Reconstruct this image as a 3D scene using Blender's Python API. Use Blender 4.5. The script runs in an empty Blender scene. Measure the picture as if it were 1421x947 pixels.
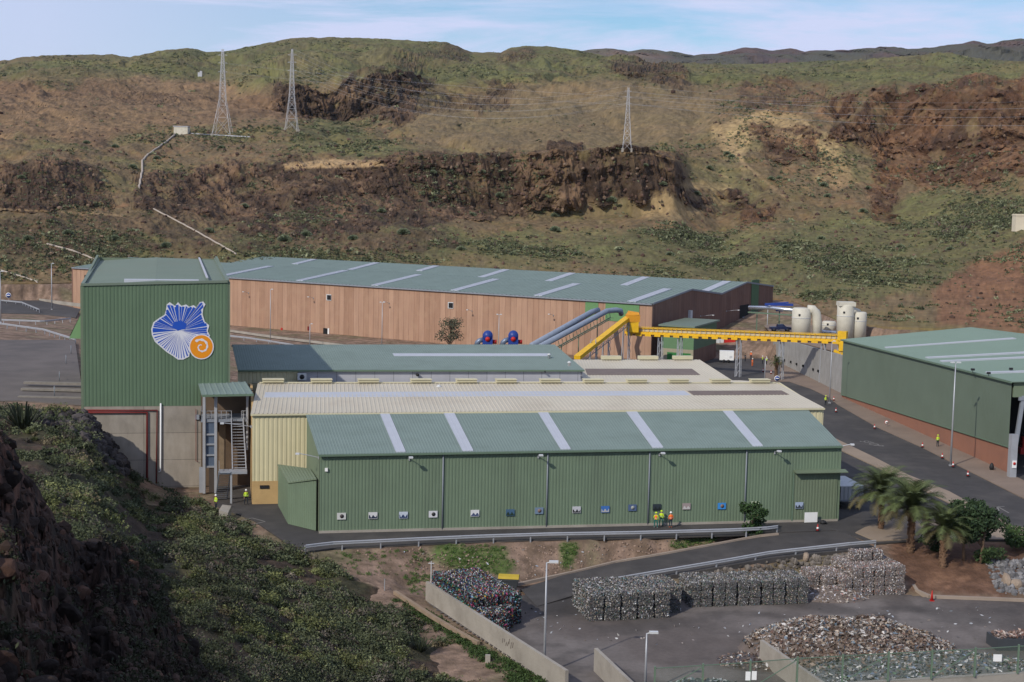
import bpy, math, random
import numpy as np
from mathutils import Vector, Matrix
random.seed(7); RNG = np.random.default_rng(11)
rad = math.radians
SC = bpy.context.scene
COL = SC.collection

# ------------------------------------------------------------------ camera
F, YH, ROLL, CH = 2070.0, 262.0, .021, 37.0          # focal length (px of a 1421 px frame), horizon row, roll, eye height
PITCH = math.atan((473.5-YH)/F)
_F = np.array([0, math.cos(PITCH), -math.sin(PITCH)]); _R0 = np.array([1., 0, 0]); _U0 = np.cross(_R0, _F)
_R = math.cos(ROLL)*_R0 + math.sin(ROLL)*_U0; _U = math.cos(ROLL)*_U0 - math.sin(ROLL)*_R0
EYE = np.array([0, 0, CH])
cam = bpy.data.cameras.new('camera'); camo = bpy.data.objects.new('camera', cam); COL.objects.link(camo)
cam.sensor_width = 36; cam.lens = F/1421*36; cam.clip_start = .5; cam.clip_end = 30000
camo.matrix_world = Matrix(((_R[0], _U[0], -_F[0], 0), (_R[1], _U[1], -_F[1], 0), (_R[2], _U[2], -_F[2], CH), (0, 0, 0, 1)))
SC.camera = camo

# ------------------------------------------------------------------ light
SUN_H = np.array([-.60, -.80]); SUN_H /= np.linalg.norm(SUN_H); SUN_EL = rad(35)
sd = Vector((SUN_H[0]*math.cos(SUN_EL), SUN_H[1]*math.cos(SUN_EL), math.sin(SUN_EL)))
sun = bpy.data.lights.new('sun', 'SUN'); sun.energy = 3.2; sun.angle = rad(.6); sun.color = (1, .94, .84)
suno = bpy.data.objects.new('sun', sun); COL.objects.link(suno); suno.rotation_euler = sd.to_track_quat('Z', 'Y').to_euler(); suno.location = (0, 0, 300)
W = bpy.data.worlds.new('World'); SC.world = W; W.use_nodes = True
nt = W.node_tree; nt.nodes.clear()
def wn(t, **k):
    n = nt.nodes.new(t)
    for a, b in k.items(): setattr(n, a, b)
    return n
sky = wn('ShaderNodeTexSky', sky_type='NISHITA', sun_disc=False, sun_elevation=SUN_EL, sun_rotation=math.atan2(SUN_H[0], SUN_H[1]), altitude=200, air_density=1.0, dust_density=.6, ozone_density=1.6)
tc = wn('ShaderNodeTexCoord'); mp = wn('ShaderNodeMapping'); mp.inputs['Scale'].default_value = (1.5, 1.5, 13); mp.inputs['Rotation'].default_value = (rad(-5), rad(5), 0)
nz = wn('ShaderNodeTexNoise'); nz.inputs['Scale'].default_value = 2.6; nz.inputs['Detail'].default_value = 8; nz.inputs['Roughness'].default_value = .62; nz.inputs['Distortion'].default_value = .5
cr = wn('ShaderNodeValToRGB'); cr.color_ramp.elements[0].position = .42; cr.color_ramp.elements[1].position = .60
sep = wn('ShaderNodeSeparateXYZ'); mr = wn('ShaderNodeMapRange'); mr.inputs[1].default_value = .16; mr.inputs[2].default_value = -.02; mr.inputs[3].default_value = .1; mr.inputs[4].default_value = 1.0
ad = wn('ShaderNodeMath', operation='MAXIMUM'); mu = wn('ShaderNodeMath', operation='MULTIPLY'); mu.inputs[1].default_value = .93
mx = wn('ShaderNodeMix', data_type='RGBA'); mx.inputs[7].default_value = (6.3, 6.8, 9.2, 1)
bg = wn('ShaderNodeBackground'); bg.inputs[1].default_value = .105; out = wn('ShaderNodeOutputWorld')
L = nt.links.new
L(tc.outputs['Generated'], mp.inputs[0]); L(mp.outputs[0], nz.inputs[0]); L(nz.outputs[0], cr.inputs[0])
L(tc.outputs['Generated'], sep.inputs[0]); L(sep.outputs[0], mr.inputs[0]); L(cr.outputs[0], ad.inputs[0])
mr2 = wn('ShaderNodeMapRange'); mr2.inputs[1].default_value = -.02; mr2.inputs[2].default_value = -.30; mr2.inputs[3].default_value = 0; mr2.inputs[4].default_value = .8
L(sep.outputs[0], mr2.inputs[0]); L(mr2.outputs[0], ad.inputs[1]); L(ad.outputs[0], mu.inputs[0])
tn = wn('ShaderNodeMix', data_type='RGBA', blend_type='MULTIPLY'); tn.inputs[0].default_value = 1; tn.inputs[7].default_value = (.74, .93, 1.10, 1); L(sky.outputs[0], tn.inputs[6]); L(mu.outputs[0], mx.inputs[0]); L(tn.outputs[2], mx.inputs[6]); L(mx.outputs[2], bg.inputs[0]); L(bg.outputs[0], out.inputs[0])
SC.view_settings.view_transform = 'Standard'; SC.view_settings.look = 'None'; SC.view_settings.exposure = 0.0; SC.view_settings.gamma = 1
SC.cycles.max_bounces = 6; SC.cycles.transparent_max_bounces = 8

# ------------------------------------------------------------------ surveying helpers (photo bearing -> place on the ground)
def ray(x, y): return _F + _R*(x-710.5)/F - _U*(y-473.5)/F
def G(x, y, z=0.):                                   # where that sight line meets level z
    d = ray(x, y); return EYE + d*((z-CH)/d[2])
def D(x, y, dist):                                   # ... at that ground distance
    d = ray(x, y); return EYE + d*(dist/math.hypot(d[0], d[1]))
def PR(P):
    d = np.asarray(P, float)-EYE; w = d@_F; return 710.5+F*(d@_R)/w, 473.5-F*(d@_U)/w
def PRv(P):
    d = P-EYE; w = d@_F; return 710.5+F*(d@_R)/w, 473.5-F*(d@_U)/w
def ZAT(P, y):                                       # height over P's spot that reaches row y
    lo, hi = -60., 400.
    for _ in range(50):
        m = (lo+hi)/2
        if PR((P[0], P[1], m))[1] > y: lo = m
        else: hi = m
    return m
A0 = G(443, 740); _b = G(1161, 723); UX = (_b-A0)/np.linalg.norm(_b-A0); VX = np.array([-UX[1], UX[0], 0.])
def UV(u, v, z=0.): return A0 + UX*u + VX*v + np.array([0, 0, z])
def VP(x, y, v):                                     # sight line meets the plane v = const of the plant's grid
    d = ray(x, y); return EYE + d*((v-(EYE-A0)@VX)/(d@VX))
def UP(x, y, u):
    d = ray(x, y); return EYE + d*((u-(EYE-A0)@UX)/(d@UX))
def xy(P, z): return np.array([P[0], P[1], z])

# ------------------------------------------------------------------ noise
def _h(ix, iy, iz, s):
    n = (ix*374761393 + iy*668265263 + iz*2147483647 + s*1274126177) & 0xffffffff
    n = ((n ^ (n >> 13))*1274126177) & 0xffffffff
    return ((n ^ (n >> 16)) & 0xffff)/65535.0
def vn(x, y, z=None, s=0):
    x = np.asarray(x, float); y = np.asarray(y, float); z = np.zeros_like(x) if z is None else np.asarray(z, float)
    ix, iy, iz = np.floor(x).astype(np.int64), np.floor(y).astype(np.int64), np.floor(z).astype(np.int64)
    fx, fy, fz = x-ix, y-iy, z-iz; fx = fx*fx*(3-2*fx); fy = fy*fy*(3-2*fy); fz = fz*fz*(3-2*fz)
    r = 0
    for a in (0, 1):
        for b in (0, 1):
            for c in (0, 1):
                w = (fx if a else 1-fx)*(fy if b else 1-fy)*(fz if c else 1-fz)
                r = r + w*_h(ix+a, iy+b, iz+c, s)
    return r*2-1
def fbm(x, y, z=None, o=5, s=0, g=.5):
    r = 0; a = 1.; t = 0
    for k in range(o):
        q = 2.03**k; r = r + a*vn(x*q+17*k, y*q-9*k, None if z is None else z*q, s+k); t += a; a *= g
    return r/t
def ridged(x, y, z=None, o=4, s=0):
    r = 0; a = 1.; t = 0
    for k in range(o):
        q = 2.1**k; r = r + a*(1-2*np.abs(vn(x*q+7*k, y*q, None if z is None else z*q, s+k))); t += a; a *= .5
    return r/t
def smooth(a, b, x): t = np.clip((x-a)/(b-a), 0, 1); return t*t*(3-2*t)
def inpoly(px, py, poly):
    px = np.asarray(px); py = np.asarray(py); r = np.zeros(px.shape, bool); n = len(poly)
    for i in range(n):
        x0, y0 = poly[i]; x1, y1 = poly[(i+1) % n]
        if y0 == y1: continue
        c = ((y0 > py) != (y1 > py)) & (px < (x1-x0)*(py-y0)/(y1-y0)+x0); r ^= c
    return r
def softpoly(px, py, poly, w=6, amp=8, f=.06, s=3):   # soft, noisy outline
    ox = amp*fbm(px*f, py*f, o=3, s=s); oy = amp*fbm(px*f+50, py*f, o=3, s=s+9)
    r = 0
    for dx, dy in ((0, 0), (w, 0), (-w, 0), (0, w*.6), (0, -w*.6)): r = r + inpoly(px+ox+dx, py+oy+dy, poly)
    return r/5.

# ------------------------------------------------------------------ materials
def mat(name, col, rough=.7, var=.12, vscale=1.5, bump=0., bscale=20., metal=0., spec=.3, dirt=None, dscale=.25, damt=.5, streak=0., uv=False):
    m = bpy.data.materials.new(name); m.use_nodes = True; n = m.node_tree; b = n.nodes['Principled BSDF']; l = n.links.new
    b.inputs['Roughness'].default_value = rough; b.inputs['Metallic'].default_value = metal; b.inputs['Specular IOR Level'].default_value = spec
    c = n.nodes.new('ShaderNodeTexCoord'); co = c.outputs['UV'] if uv else c.outputs['Object']
    base = n.nodes.new('ShaderNodeRGB'); base.outputs[0].default_value = (*col, 1); cur = base.outputs[0]
    if var:
        t = n.nodes.new('ShaderNodeTexNoise'); t.inputs['Scale'].default_value = vscale; t.inputs['Detail'].default_value = 6; l(co, t.inputs[0])
        r = n.nodes.new('ShaderNodeMapRange'); r.inputs[3].default_value = 1-var*1.6; r.inputs[4].default_value = 1+var*1.6; l(t.outputs[0], r.inputs[0])
        x = n.nodes.new('ShaderNodeMix'); x.data_type = 'RGBA'; x.blend_type = 'MULTIPLY'; x.inputs[0].default_value = 1; l(cur, x.inputs[6]); l(r.outputs[0], x.inputs[7]); cur = x.outputs[2]
    if dirt:
        t = n.nodes.new('ShaderNodeTexNoise'); t.inputs['Scale'].default_value = dscale; t.inputs['Detail'].default_value = 8; t.inputs['Roughness'].default_value = .65
        if streak:
            mpn = n.nodes.new('ShaderNodeMapping'); mpn.inputs['Scale'].default_value = (1, 1, 1/streak) if not uv else (1, 1/streak, 1); l(co, mpn.inputs[0]); l(mpn.outputs[0], t.inputs[0])
        else: l(co, t.inputs[0])
        r = n.nodes.new('ShaderNodeMapRange'); r.inputs[1].default_value = .48; r.inputs[2].default_value = .70; r.inputs[4].default_value = damt; l(t.outputs[0], r.inputs[0])
        x = n.nodes.new('ShaderNodeMix'); x.data_type = 'RGBA'; l(r.outputs[0], x.inputs[0]); l(cur, x.inputs[6]); x.inputs[7].default_value = (*dirt, 1); cur = x.outputs[2]
    l(cur, b.inputs['Base Color'])
    if bump:
        t = n.nodes.new('ShaderNodeTexNoise'); t.inputs['Scale'].default_value = bscale; t.inputs['Detail'].default_value = 6; l(co, t.inputs[0])
        q = n.nodes.new('ShaderNodeBump'); q.inputs['Strength'].default_value = bump; q.inputs['Distance'].default_value = .1; l(t.outputs[0], q.inputs['Height']); l(q.outputs[0], b.inputs['Normal'])
    return m
def vmat(name, rough=.9, bump=.0, bscale=1., bdist=.5, var=.0, vscale=2., spec=.15, transl=0., metal=0.):      # colour carried by the surface itself (mesh attribute)
    m = bpy.data.materials.new(name); m.use_nodes = True; n = m.node_tree; b = n.nodes['Principled BSDF']; l = n.links.new
    b.inputs['Roughness'].default_value = rough; b.inputs['Specular IOR Level'].default_value = spec; b.inputs['Metallic'].default_value = metal
    a = n.nodes.new('ShaderNodeAttribute'); a.attribute_name = 'Col'; cur = a.outputs[0]; c = n.nodes.new('ShaderNodeTexCoord')
    if var:
        t = n.nodes.new('ShaderNodeTexNoise'); t.inputs['Scale'].default_value = vscale; t.inputs['Detail'].default_value = 7; t.inputs['Roughness'].default_value = .65; l(c.outputs['Object'], t.inputs[0])
        r = n.nodes.new('ShaderNodeMapRange'); r.inputs[1].default_value = .25; r.inputs[2].default_value = .75; r.inputs[3].default_value = 1-var; r.inputs[4].default_value = 1+var; l(t.outputs[0], r.inputs[0])
        x = n.nodes.new('ShaderNodeMix'); x.data_type = 'RGBA'; x.blend_type = 'MULTIPLY'; x.inputs[0].default_value = 1; l(cur, x.inputs[6]); l(r.outputs[0], x.inputs[7]); cur = x.outputs[2]
    l(cur, b.inputs['Base Color'])
    if bump:
        t = n.nodes.new('ShaderNodeTexNoise'); t.inputs['Scale'].default_value = bscale; t.inputs['Detail'].default_value = 8; t.inputs['Roughness'].default_value = .6; l(c.outputs['Object'], t.inputs[0])
        q = n.nodes.new('ShaderNodeBump'); q.inputs['Strength'].default_value = bump; q.inputs['Distance'].default_value = bdist; l(t.outputs[0], q.inputs['Height']); l(q.outputs[0], b.inputs['Normal'])
    return m
def panelmat(name, c1, c2, mortar, bw, bh, rough=.8, msize=.02, noise=.25, streak=6., off=0., dirt=(.2, .15, .12), damt=.3):
    m = bpy.data.materials.new(name); m.use_nodes = True; n = m.node_tree; b = n.nodes['Principled BSDF']; l = n.links.new
    b.inputs['Roughness'].default_value = rough; b.inputs['Specular IOR Level'].default_value = .2
    c = n.nodes.new('ShaderNodeTexCoord'); t = n.nodes.new('ShaderNodeTexBrick'); l(c.outputs['UV'], t.inputs[0]); t.offset = off; t.squash = 1
    t.inputs['Color1'].default_value = (*c1, 1); t.inputs['Color2'].default_value = (*c2, 1); t.inputs['Mortar'].default_value = (*mortar, 1)
    t.inputs['Scale'].default_value = 1; t.inputs['Brick Width'].default_value = bw; t.inputs['Row Height'].default_value = bh; t.inputs['Mortar Size'].default_value = msize; t.inputs['Mortar Smooth'].default_value = .1
    mpn = n.nodes.new('ShaderNodeMapping'); mpn.inputs['Scale'].default_value = (1, 1/streak, 1); l(c.outputs['UV'], mpn.inputs[0])
    s = n.nodes.new('ShaderNodeTexNoise'); s.inputs['Scale'].default_value = .9; s.inputs['Detail'].default_value = 8; s.inputs['Roughness'].default_value = .6; l(mpn.outputs[0], s.inputs[0])
    r = n.nodes.new('ShaderNodeMapRange'); r.inputs[1].default_value = .3; r.inputs[2].default_value = .7; r.inputs[3].default_value = 1-noise; r.inputs[4].default_value = 1+noise; l(s.outputs[0], r.inputs[0])
    x = n.nodes.new('ShaderNodeMix'); x.data_type = 'RGBA'; x.blend_type = 'MULTIPLY'; x.inputs[0].default_value = 1; l(t.outputs[0], x.inputs[6]); l(r.outputs[0], x.inputs[7])
    s2 = n.nodes.new('ShaderNodeTexNoise'); s2.inputs['Scale'].default_value = .35; s2.inputs['Detail'].default_value = 9; l(c.outputs['UV'], s2.inputs[0])
    r2 = n.nodes.new('ShaderNodeMapRange'); r2.inputs[1].default_value = .5; r2.inputs[2].default_value = .75; r2.inputs[4].default_value = damt; l(s2.outputs[0], r2.inputs[0])
    x2 = n.nodes.new('ShaderNodeMix'); x2.data_type = 'RGBA'; l(r2.outputs[0], x2.inputs[0]); l(x.outputs[2], x2.inputs[6]); x2.inputs[7].default_value = (*dirt, 1)
    l(x2.outputs[2], b.inputs['Base Color']); return m
GREENW = mat('green_cladding', (.146, .198, .132), .55, .07, .5, dirt=(.115, .150, .105), dscale=.35, damt=.75, streak=7)
GREENW2 = mat('green_cladding_pale', (.150, .190, .125), .6, .08, .3, dirt=(.12, .15, .10), dscale=.12, damt=.5)
GREENR = mat('green_roof_sheet', (.185, .237, .212), .7, .06, .25, dirt=(.16, .205, .182), dscale=.3, damt=.8, spec=.15, streak=.15)
GREENR2 = mat('green_roof_sheet_old', (.15, .19, .145), .6, .08, .2, dirt=(.15, .17, .13), dscale=.1, damt=.6)
GREENF = mat('green_trim', (.12, .175, .12), .5, .05)
CREAMW = mat('cream_cladding', (.60, .54, .34), .55, .06, .5, dirt=(.48, .42, .27), dscale=.3, damt=.5, streak=5)
CREAMR = mat('cream_roof_sheet', (.50, .455, .36), .6, .08, .3, dirt=(.38, .33, .25), dscale=.15, damt=.7)
CREAMT = mat('cream_trim', (.55, .50, .33), .6, .08, .6)
OCHRE = mat('ochre_plaster', (.52, .35, .16), .85, .1, .8, dirt=(.35, .22, .1), dscale=.5, damt=.5)
SKYL = mat('translucent_sheet', (.43, .45, .49), .6, .06, .7)
BROWNL = mat('aged_brown_sheet', (.17, .135, .115), .7, .15, .8)
WHITEP = mat('white_panel', (.44, .44, .47), .5, .06, .3)
CONC = panelmat('cast_concrete', (.32, .28, .23), (.27, .24, .20), (.14, .12, .10), 7, 3.3, .9, .03, .18, 3, dirt=(.40, .36, .31), damt=.6)
CONC2 = mat('concrete_wall', (.33, .30, .255), .9, .14, .5, .2, 6, dirt=(.2, .175, .145), dscale=.35, damt=.6)
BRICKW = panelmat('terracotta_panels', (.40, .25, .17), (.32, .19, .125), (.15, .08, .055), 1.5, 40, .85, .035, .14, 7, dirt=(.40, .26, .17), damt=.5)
BRICKG = panelmat('shaded_terracotta_panels', (.20, .115, .085), (.16, .09, .07), (.07, .04, .03), 1.5, 40, .85, .035, .14, 7, dirt=(.22, .15, .12), damt=.45)  # darker copy of the terracotta, the gable's shade put into its colour
TERRA = mat('terracotta_plinth', (.27, .125, .08), .85, .08, .4, dirt=(.2, .10, .07), dscale=.3, damt=.5)
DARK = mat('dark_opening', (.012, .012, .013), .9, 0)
GLASS = mat('dark_glass', (.03, .04, .05), .15, 0, spec=.5)
STEEL = mat('galvanised_steel', (.40, .41, .43), .45, .1, 1, metal=.35)
STEELD = mat('grey_painted_steel', (.22, .24, .27), .5, .08)
STEELB = mat('bluish_steel', (.16, .20, .27), .4, .12, 1, metal=.3)
YELL = mat('yellow_steel', (.72, .42, .015), .5, .08, 1.5, dirt=(.4, .22, .03), dscale=.8, damt=.4)
ORNG = mat('orange_steel', (.62, .27, .02), .5, .06)
RED = mat('red_paint', (.45, .02, .015), .5, .05)
MAROON = mat('maroon_pipe_paint', (.16, .02, .018), .6, .08)
BLUE = mat('blue_paint', (.02, .05, .24), .4, .05)
WHITE = mat('white_paint', (.78, .78, .76), .5, .05)
LGREY = mat('light_grey', (.55, .56, .56), .5, .05)
BLACK = mat('black_paint', (.02, .02, .022), .6, 0)
BEIGE = mat('beige_tank', (.55, .52, .43), .6, .08, .6, dirt=(.38, .35, .28), dscale=.5, damt=.4)
SILVER = mat('silver_duct', (.62, .65, .70), .25, .06, metal=.8)
ASPH = mat('asphalt', (.056, .052, .050), .93, .22, .6, .2, 6, dirt=(.098, .088, .080), dscale=.16, damt=.8)
ASPH2 = mat('worn_asphalt', (.125, .108, .098), .95, .2, .25, .2, 4, dirt=(.075, .068, .065), dscale=.09, damt=.85)
PAVE = mat('pavement_slab', (.29, .225, .165), .9, .14, .4, .15, 5, dirt=(.15, .12, .095), dscale=.2, damt=.6)
PAVE2 = mat('brown_pavement', (.23, .172, .13), .9, .15, .4, .15, 5, dirt=(.13, .10, .08), dscale=.2, damt=.6)
KERB = mat('kerb_concrete', (.30, .24, .19), .9, .15, .6)
PAINT = mat('road_paint', (.20, .19, .175), .8, .25, 2)
TRUNK = mat('tree_bark', (.13, .085, .055), .95, .2, 3, .4, 8)
SKIN = mat('skin', (.42, .24, .16), .6, 0)
HIVY = mat('hi_vis_yellow', (.50, .68, .03), .7, .05)
HIVO = mat('hi_vis_orange', (.80, .16, .03), .7, .05)
NAVY = mat('dark_workwear', (.02, .028, .04), .8, .05)
TEALW = mat('teal_workwear', (.02, .13, .11), .8, .05)
STONE = vmat('stone', .95, .5, 2, .2, .2, 2)
EARTH = vmat('earth', .95, .5, .35, 1.2, .28, .35)
EARTHN = vmat('earth_near', .95, .7, .9, .5, .35, 1.1)
LEAF = vmat('leaf', .75, spec=.2)
CHIP = vmat('waste_chip', .5, spec=.4)

# ------------------------------------------------------------------ mesh building
def tag(o, label=None, cat=None, group=None, kind=None):
    if label: o['label'] = label
    if cat: o['category'] = cat
    if group: o['group'] = group
    if kind: o['kind'] = kind
    return o
def empty(name, P, label=None, cat=None, group=None, kind=None, rz=0.):
    o = bpy.data.objects.new(name, None); COL.objects.link(o); o.location = tuple(P); o.rotation_euler = (0, 0, rz); o.empty_display_size = .5
    o['_l'] = 0; del o['_l']
    return tag(o, label, cat, group, kind)
def rootloc(o):
    m = Matrix.Identity(4)
    while o is not None:
        m = Matrix.Translation(o.location) @ Matrix.Rotation(o.rotation_euler[2], 4, 'Z') @ m; o = o.parent
    return m
class MB:
    def __init__(s): s.v = []; s.f = []; s.uv = []; s.sm = []; s.mi = []
    def add(s, vs, fs, uvs=None, smooth=False, mi=0):
        o = len(s.v); s.v += [tuple(map(float, p)) for p in vs]
        for k, f in enumerate(fs):
            s.f.append(tuple(i+o for i in f)); s.sm.append(smooth); s.mi.append(mi)
            if uvs is not None: s.uv += [uvs[i] for i in f]
            else: s.uv += [(0, 0)]*len(f)
        return s
    def quad(s, a, b, c, d, uv=None, mi=0):
        a, b, c, d = map(np.asarray, (a, b, c, d))
        if uv is None:
            w = np.linalg.norm(b-a); h = np.linalg.norm(d-a); uv = [(0, 0), (w, 0), (w, h), (0, h)]
        return s.add([a, b, c, d], [(0, 1, 2, 3)], uv, mi=mi)
    def box(s, c, size, rz=0., mi=0, tilt=0.):
        sx, sy, sz = (q/2 for q in size); vs = []
        ca, sa = math.cos(rz), math.sin(rz)
        for z in (-sz, sz):
            for x, y in ((-sx, -sy), (sx, -sy), (sx, sy), (-sx, sy)): vs.append((c[0]+x*ca-y*sa, c[1]+x*sa+y*ca, c[2]+z+tilt*x))
        return s.add(vs, [(0, 3, 2, 1), (4, 5, 6, 7), (0, 1, 5, 4), (1, 2, 6, 5), (2, 3, 7, 6), (3, 0, 4, 7)], mi=mi)
    def beam(s, p, q, w, h=None, mi=0):               # rectangular bar from p to q
        p = np.asarray(p, float); q = np.asarray(q, float); h = h or w; d = q-p; d /= np.linalg.norm(d)+1e-9
        up = np.array([0, 0, 1.]) if abs(d[2]) < .95 else np.array([1., 0, 0]); r = np.cross(d, up); r /= np.linalg.norm(r); u = np.cross(r, d)
        vs = [e+r*a*w/2+u*b*h/2 for e in (p, q) for a, b in ((-1, -1), (1, -1), (1, 1), (-1, 1))]
        return s.add(vs, [(3, 2, 1, 0), (4, 5, 6, 7), (0, 1, 5, 4), (1, 2, 6, 5), (2, 3, 7, 6), (3, 0, 4, 7)], mi=mi)
    def tube(s, pts, r, n=8, mi=0, caps=True):
        pts = [np.asarray(p, float) for p in pts]; rs = r if hasattr(r, '__len__') else [r]*len(pts); vs = []; fs = []; px = None
        for i, p in enumerate(pts):
            d = pts[min(i+1, len(pts)-1)]-pts[max(i-1, 0)]; d /= np.linalg.norm(d)+1e-9
            if px is None:
                up = np.array([0, 0, 1.]) if abs(d[2]) < .9 else np.array([1., 0, 0]); px = np.cross(d, up)
            px = px-d*(px@d); px /= np.linalg.norm(px)+1e-9; py = np.cross(d, px)
            for k in range(n):
                a = 2*math.pi*k/n; vs.append(p+rs[i]*(px*math.cos(a)+py*math.sin(a)))
        for i in range(len(pts)-1):
            for k in range(n): fs.append((i*n+k, i*n+(k+1) % n, (i+1)*n+(k+1) % n, (i+1)*n+k))
        if caps: fs += [tuple(reversed(range(n))), tuple(range((len(pts)-1)*n, len(pts)*n))]
        return s.add(vs, fs, smooth=n > 6, mi=mi)
    def prism(s, poly, z0, z1, mi=0):                 # z0/z1 numbers or per-vertex lists
        n = len(poly); a = z0 if hasattr(z0, '__len__') else [z0]*n; b = z1 if hasattr(z1, '__len__') else [z1]*n
        ar = sum(poly[i][0]*poly[(i+1) % n][1]-poly[(i+1) % n][0]*poly[i][1] for i in range(n))
        if ar < 0: poly = poly[::-1]; a = list(a)[::-1]; b = list(b)[::-1]
        vs = [(p[0], p[1], z) for p, z in zip(poly, a)]+[(p[0], p[1], z) for p, z in zip(poly, b)]
        uvs = None
        s.add(vs, [tuple(reversed(range(n))), tuple(range(n, 2*n))], mi=mi)
        for i in range(n):
            j = (i+1) % n; w = math.hypot(poly[j][0]-poly[i][0], poly[j][1]-poly[i][1])
            s.add([vs[i], vs[j], vs[n+j], vs[n+i]], [(0, 1, 2, 3)], [(0, a[i]), (w, a[j]), (w, b[j]), (0, b[i])], mi=mi)
        return s
    def lathe(s, c, prof, n=16, mi=0):
        vs = [(c[0]+r*math.cos(2*math.pi*k/n), c[1]+r*math.sin(2*math.pi*k/n), c[2]+z) for r, z in prof for k in range(n)]; fs = []
        for i in range(len(prof)-1):
            for k in range(n): fs.append((i*n+k, i*n+(k+1) % n, (i+1)*n+(k+1) % n, (i+1)*n+k))
        fs += [tuple(reversed(range(n))), tuple(range((len(prof)-1)*n, len(prof)*n))]
        return s.add(vs, fs, smooth=True, mi=mi)
    def ribwall(s, P0, P1, z0, tops, pitch=.33, depth=.035, z0b=None, flip=False):
        """profiled sheet wall from P0 to P1; tops = z or [(fraction, z)...]; faces the side the camera hill is on unless flip"""
        P0 = np.array([P0[0], P0[1]]); P1 = np.array([P1[0], P1[1]]); d = P1-P0; Lw = np.linalg.norm(d); d /= Lw; n = np.array([d[1], -d[0]])
        if (n@(-P0) < 0) != flip: n = -n
        if not hasattr(tops, '__len__'): tops = [(0, tops), (1, tops)]
        z0b = z0 if z0b is None else z0b; fx, fz = zip(*tops); N = max(2, int(round(Lw/pitch))); ss = []
        for k in range(N):
            for a, o in ((0, 1), (.5, 1), (.62, 0), (.88, 0)): ss.append(((k+a)/N, o))
        ss.append((1, 1)); ss = sorted(ss+[(x, 1) for x in fx[1:-1]]); vs = []; uvs = []
        for t, o in ss:
            p = P0+d*Lw*t+n*depth*o; zb = z0+(z0b-z0)*t; zt = float(np.interp(t, fx, fz)); vs += [(p[0], p[1], zb), (p[0], p[1], zt)]; uvs += [(t*Lw, zb), (t*Lw, zt)]
        return s.add(vs, [(2*i, 2*i+2, 2*i+3, 2*i+1) for i in range(len(ss)-1)], uvs)
    def plain(s, P0, P1, z0, tops, thick=.3, z0b=None):
        d = np.array([P1[0]-P0[0], P1[1]-P0[1]]); Lw = np.linalg.norm(d); d /= Lw; n = np.array([d[1], -d[0]])
        if n@np.array([-P0[0], -P0[1]]) < 0: n = -n
        if not hasattr(tops, '__len__'): tops = [(0, tops), (1, tops)]
        fx, fz = zip(*tops); z0b = z0 if z0b is None else z0b
        for i in range(len(fx)-1):
            a = np.array(P0[:2])+d*Lw*fx[i]; b = np.array(P0[:2])+d*Lw*fx[i+1]; za = z0+(z0b-z0)*fx[i]; zb = z0+(z0b-z0)*fx[i+1]
            uv = [(fx[i]*Lw, za), (fx[i+1]*Lw, zb), (fx[i+1]*Lw, fz[i+1]), (fx[i]*Lw, fz[i])]
            s.quad((*a, za), (*b, zb), (*b, fz[i+1]), (*a, fz[i]), uv)
            a2 = a-n*thick; b2 = b-n*thick; s.quad((*b2, zb), (*a2, za), (*a2, fz[i]), (*b2, fz[i+1])); s.quad((*a, fz[i]), (*b, fz[i+1]), (*b2, fz[i+1]), (*a2, fz[i]))
        a = np.array(P0[:2]); b = np.array(P1[:2]); s.quad((*(a-n*thick), z0), (*a, z0), (*a, fz[0]), (*(a-n*thick), fz[0])); s.quad((*b, z0b), (*(b-n*thick), z0b), (*(b-n*thick), fz[-1]), (*b, fz[-1]))
        return s
    def ribroof(s, e0, e1, r1, r0, pitch=.5, depth=.04, nn=1, th=.12):
        e0, e1, r1, r0 = (np.asarray(q, float) for q in (e0, e1, r1, r0)); Lw = np.linalg.norm(e1-e0); N = max(2, int(round(Lw/pitch))); ss = []
        for k in range(N):
            for a, o in ((0, 0), (.62, 0), (.72, 1), (.9, 1)): ss.append(((k+a)/N, o))
        ss.append((1, 0)); vs = []; uvs = []; H = np.linalg.norm(r0-e0)
        for t, o in ss:
            a = e0+(e1-e0)*t; b = r0+(r1-r0)*t; up = np.array([0, 0, depth*o]); vs += [a+up, b+up]; uvs += [(t*Lw, 0), (t*Lw, H)]
        s.add(vs, [(2*i, 2*i+2, 2*i+3, 2*i+1) for i in range(len(ss)-1)], uvs)
        dn = np.array([0, 0, -th])
        for k in range(24):
            a0, a1 = k/24, (k+1)/24; s.quad(e0+(e1-e0)*a1+dn, e0+(e1-e0)*a0+dn, r0+(r1-r0)*a0+dn, r0+(r1-r0)*a1+dn)
        s.quad(e0+dn, e1+dn, e1, e0); s.quad(e1+dn, r1+dn, r1, e1); s.quad(r0+dn, e0+dn, e0, r0); s.quad(r1+dn, r0+dn, r0, r1)
        return s
    def build(s, name, m, parent=None, loc=None, world=True, kind=None):
        me = bpy.data.meshes.new(name); v = np.array(s.v, float)
        if parent is not None:
            if world:
                M = np.array(rootloc(parent).inverted()); v = v@M[:3, :3].T+M[:3, 3]; 
        elif loc is not None: v = v-np.asarray(loc, float)
        me.from_pydata([tuple(p) for p in v], [], s.f)
        for q in (m if isinstance(m, (list, tuple)) else [m]): me.materials.append(q)
        u = me.uv_layers.new(name='UVMap'); u.data.foreach_set('uv', np.array(s.uv, np.float32).ravel())
        me.polygons.foreach_set('use_smooth', s.sm); me.polygons.foreach_set('material_index', s.mi); me.update()
        o = bpy.data.objects.new(name, me); COL.objects.link(o)
        if parent is not None: o.parent = parent
        elif loc is not None: o.location = tuple(loc)
        if kind: o['kind'] = kind
        return o
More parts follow.
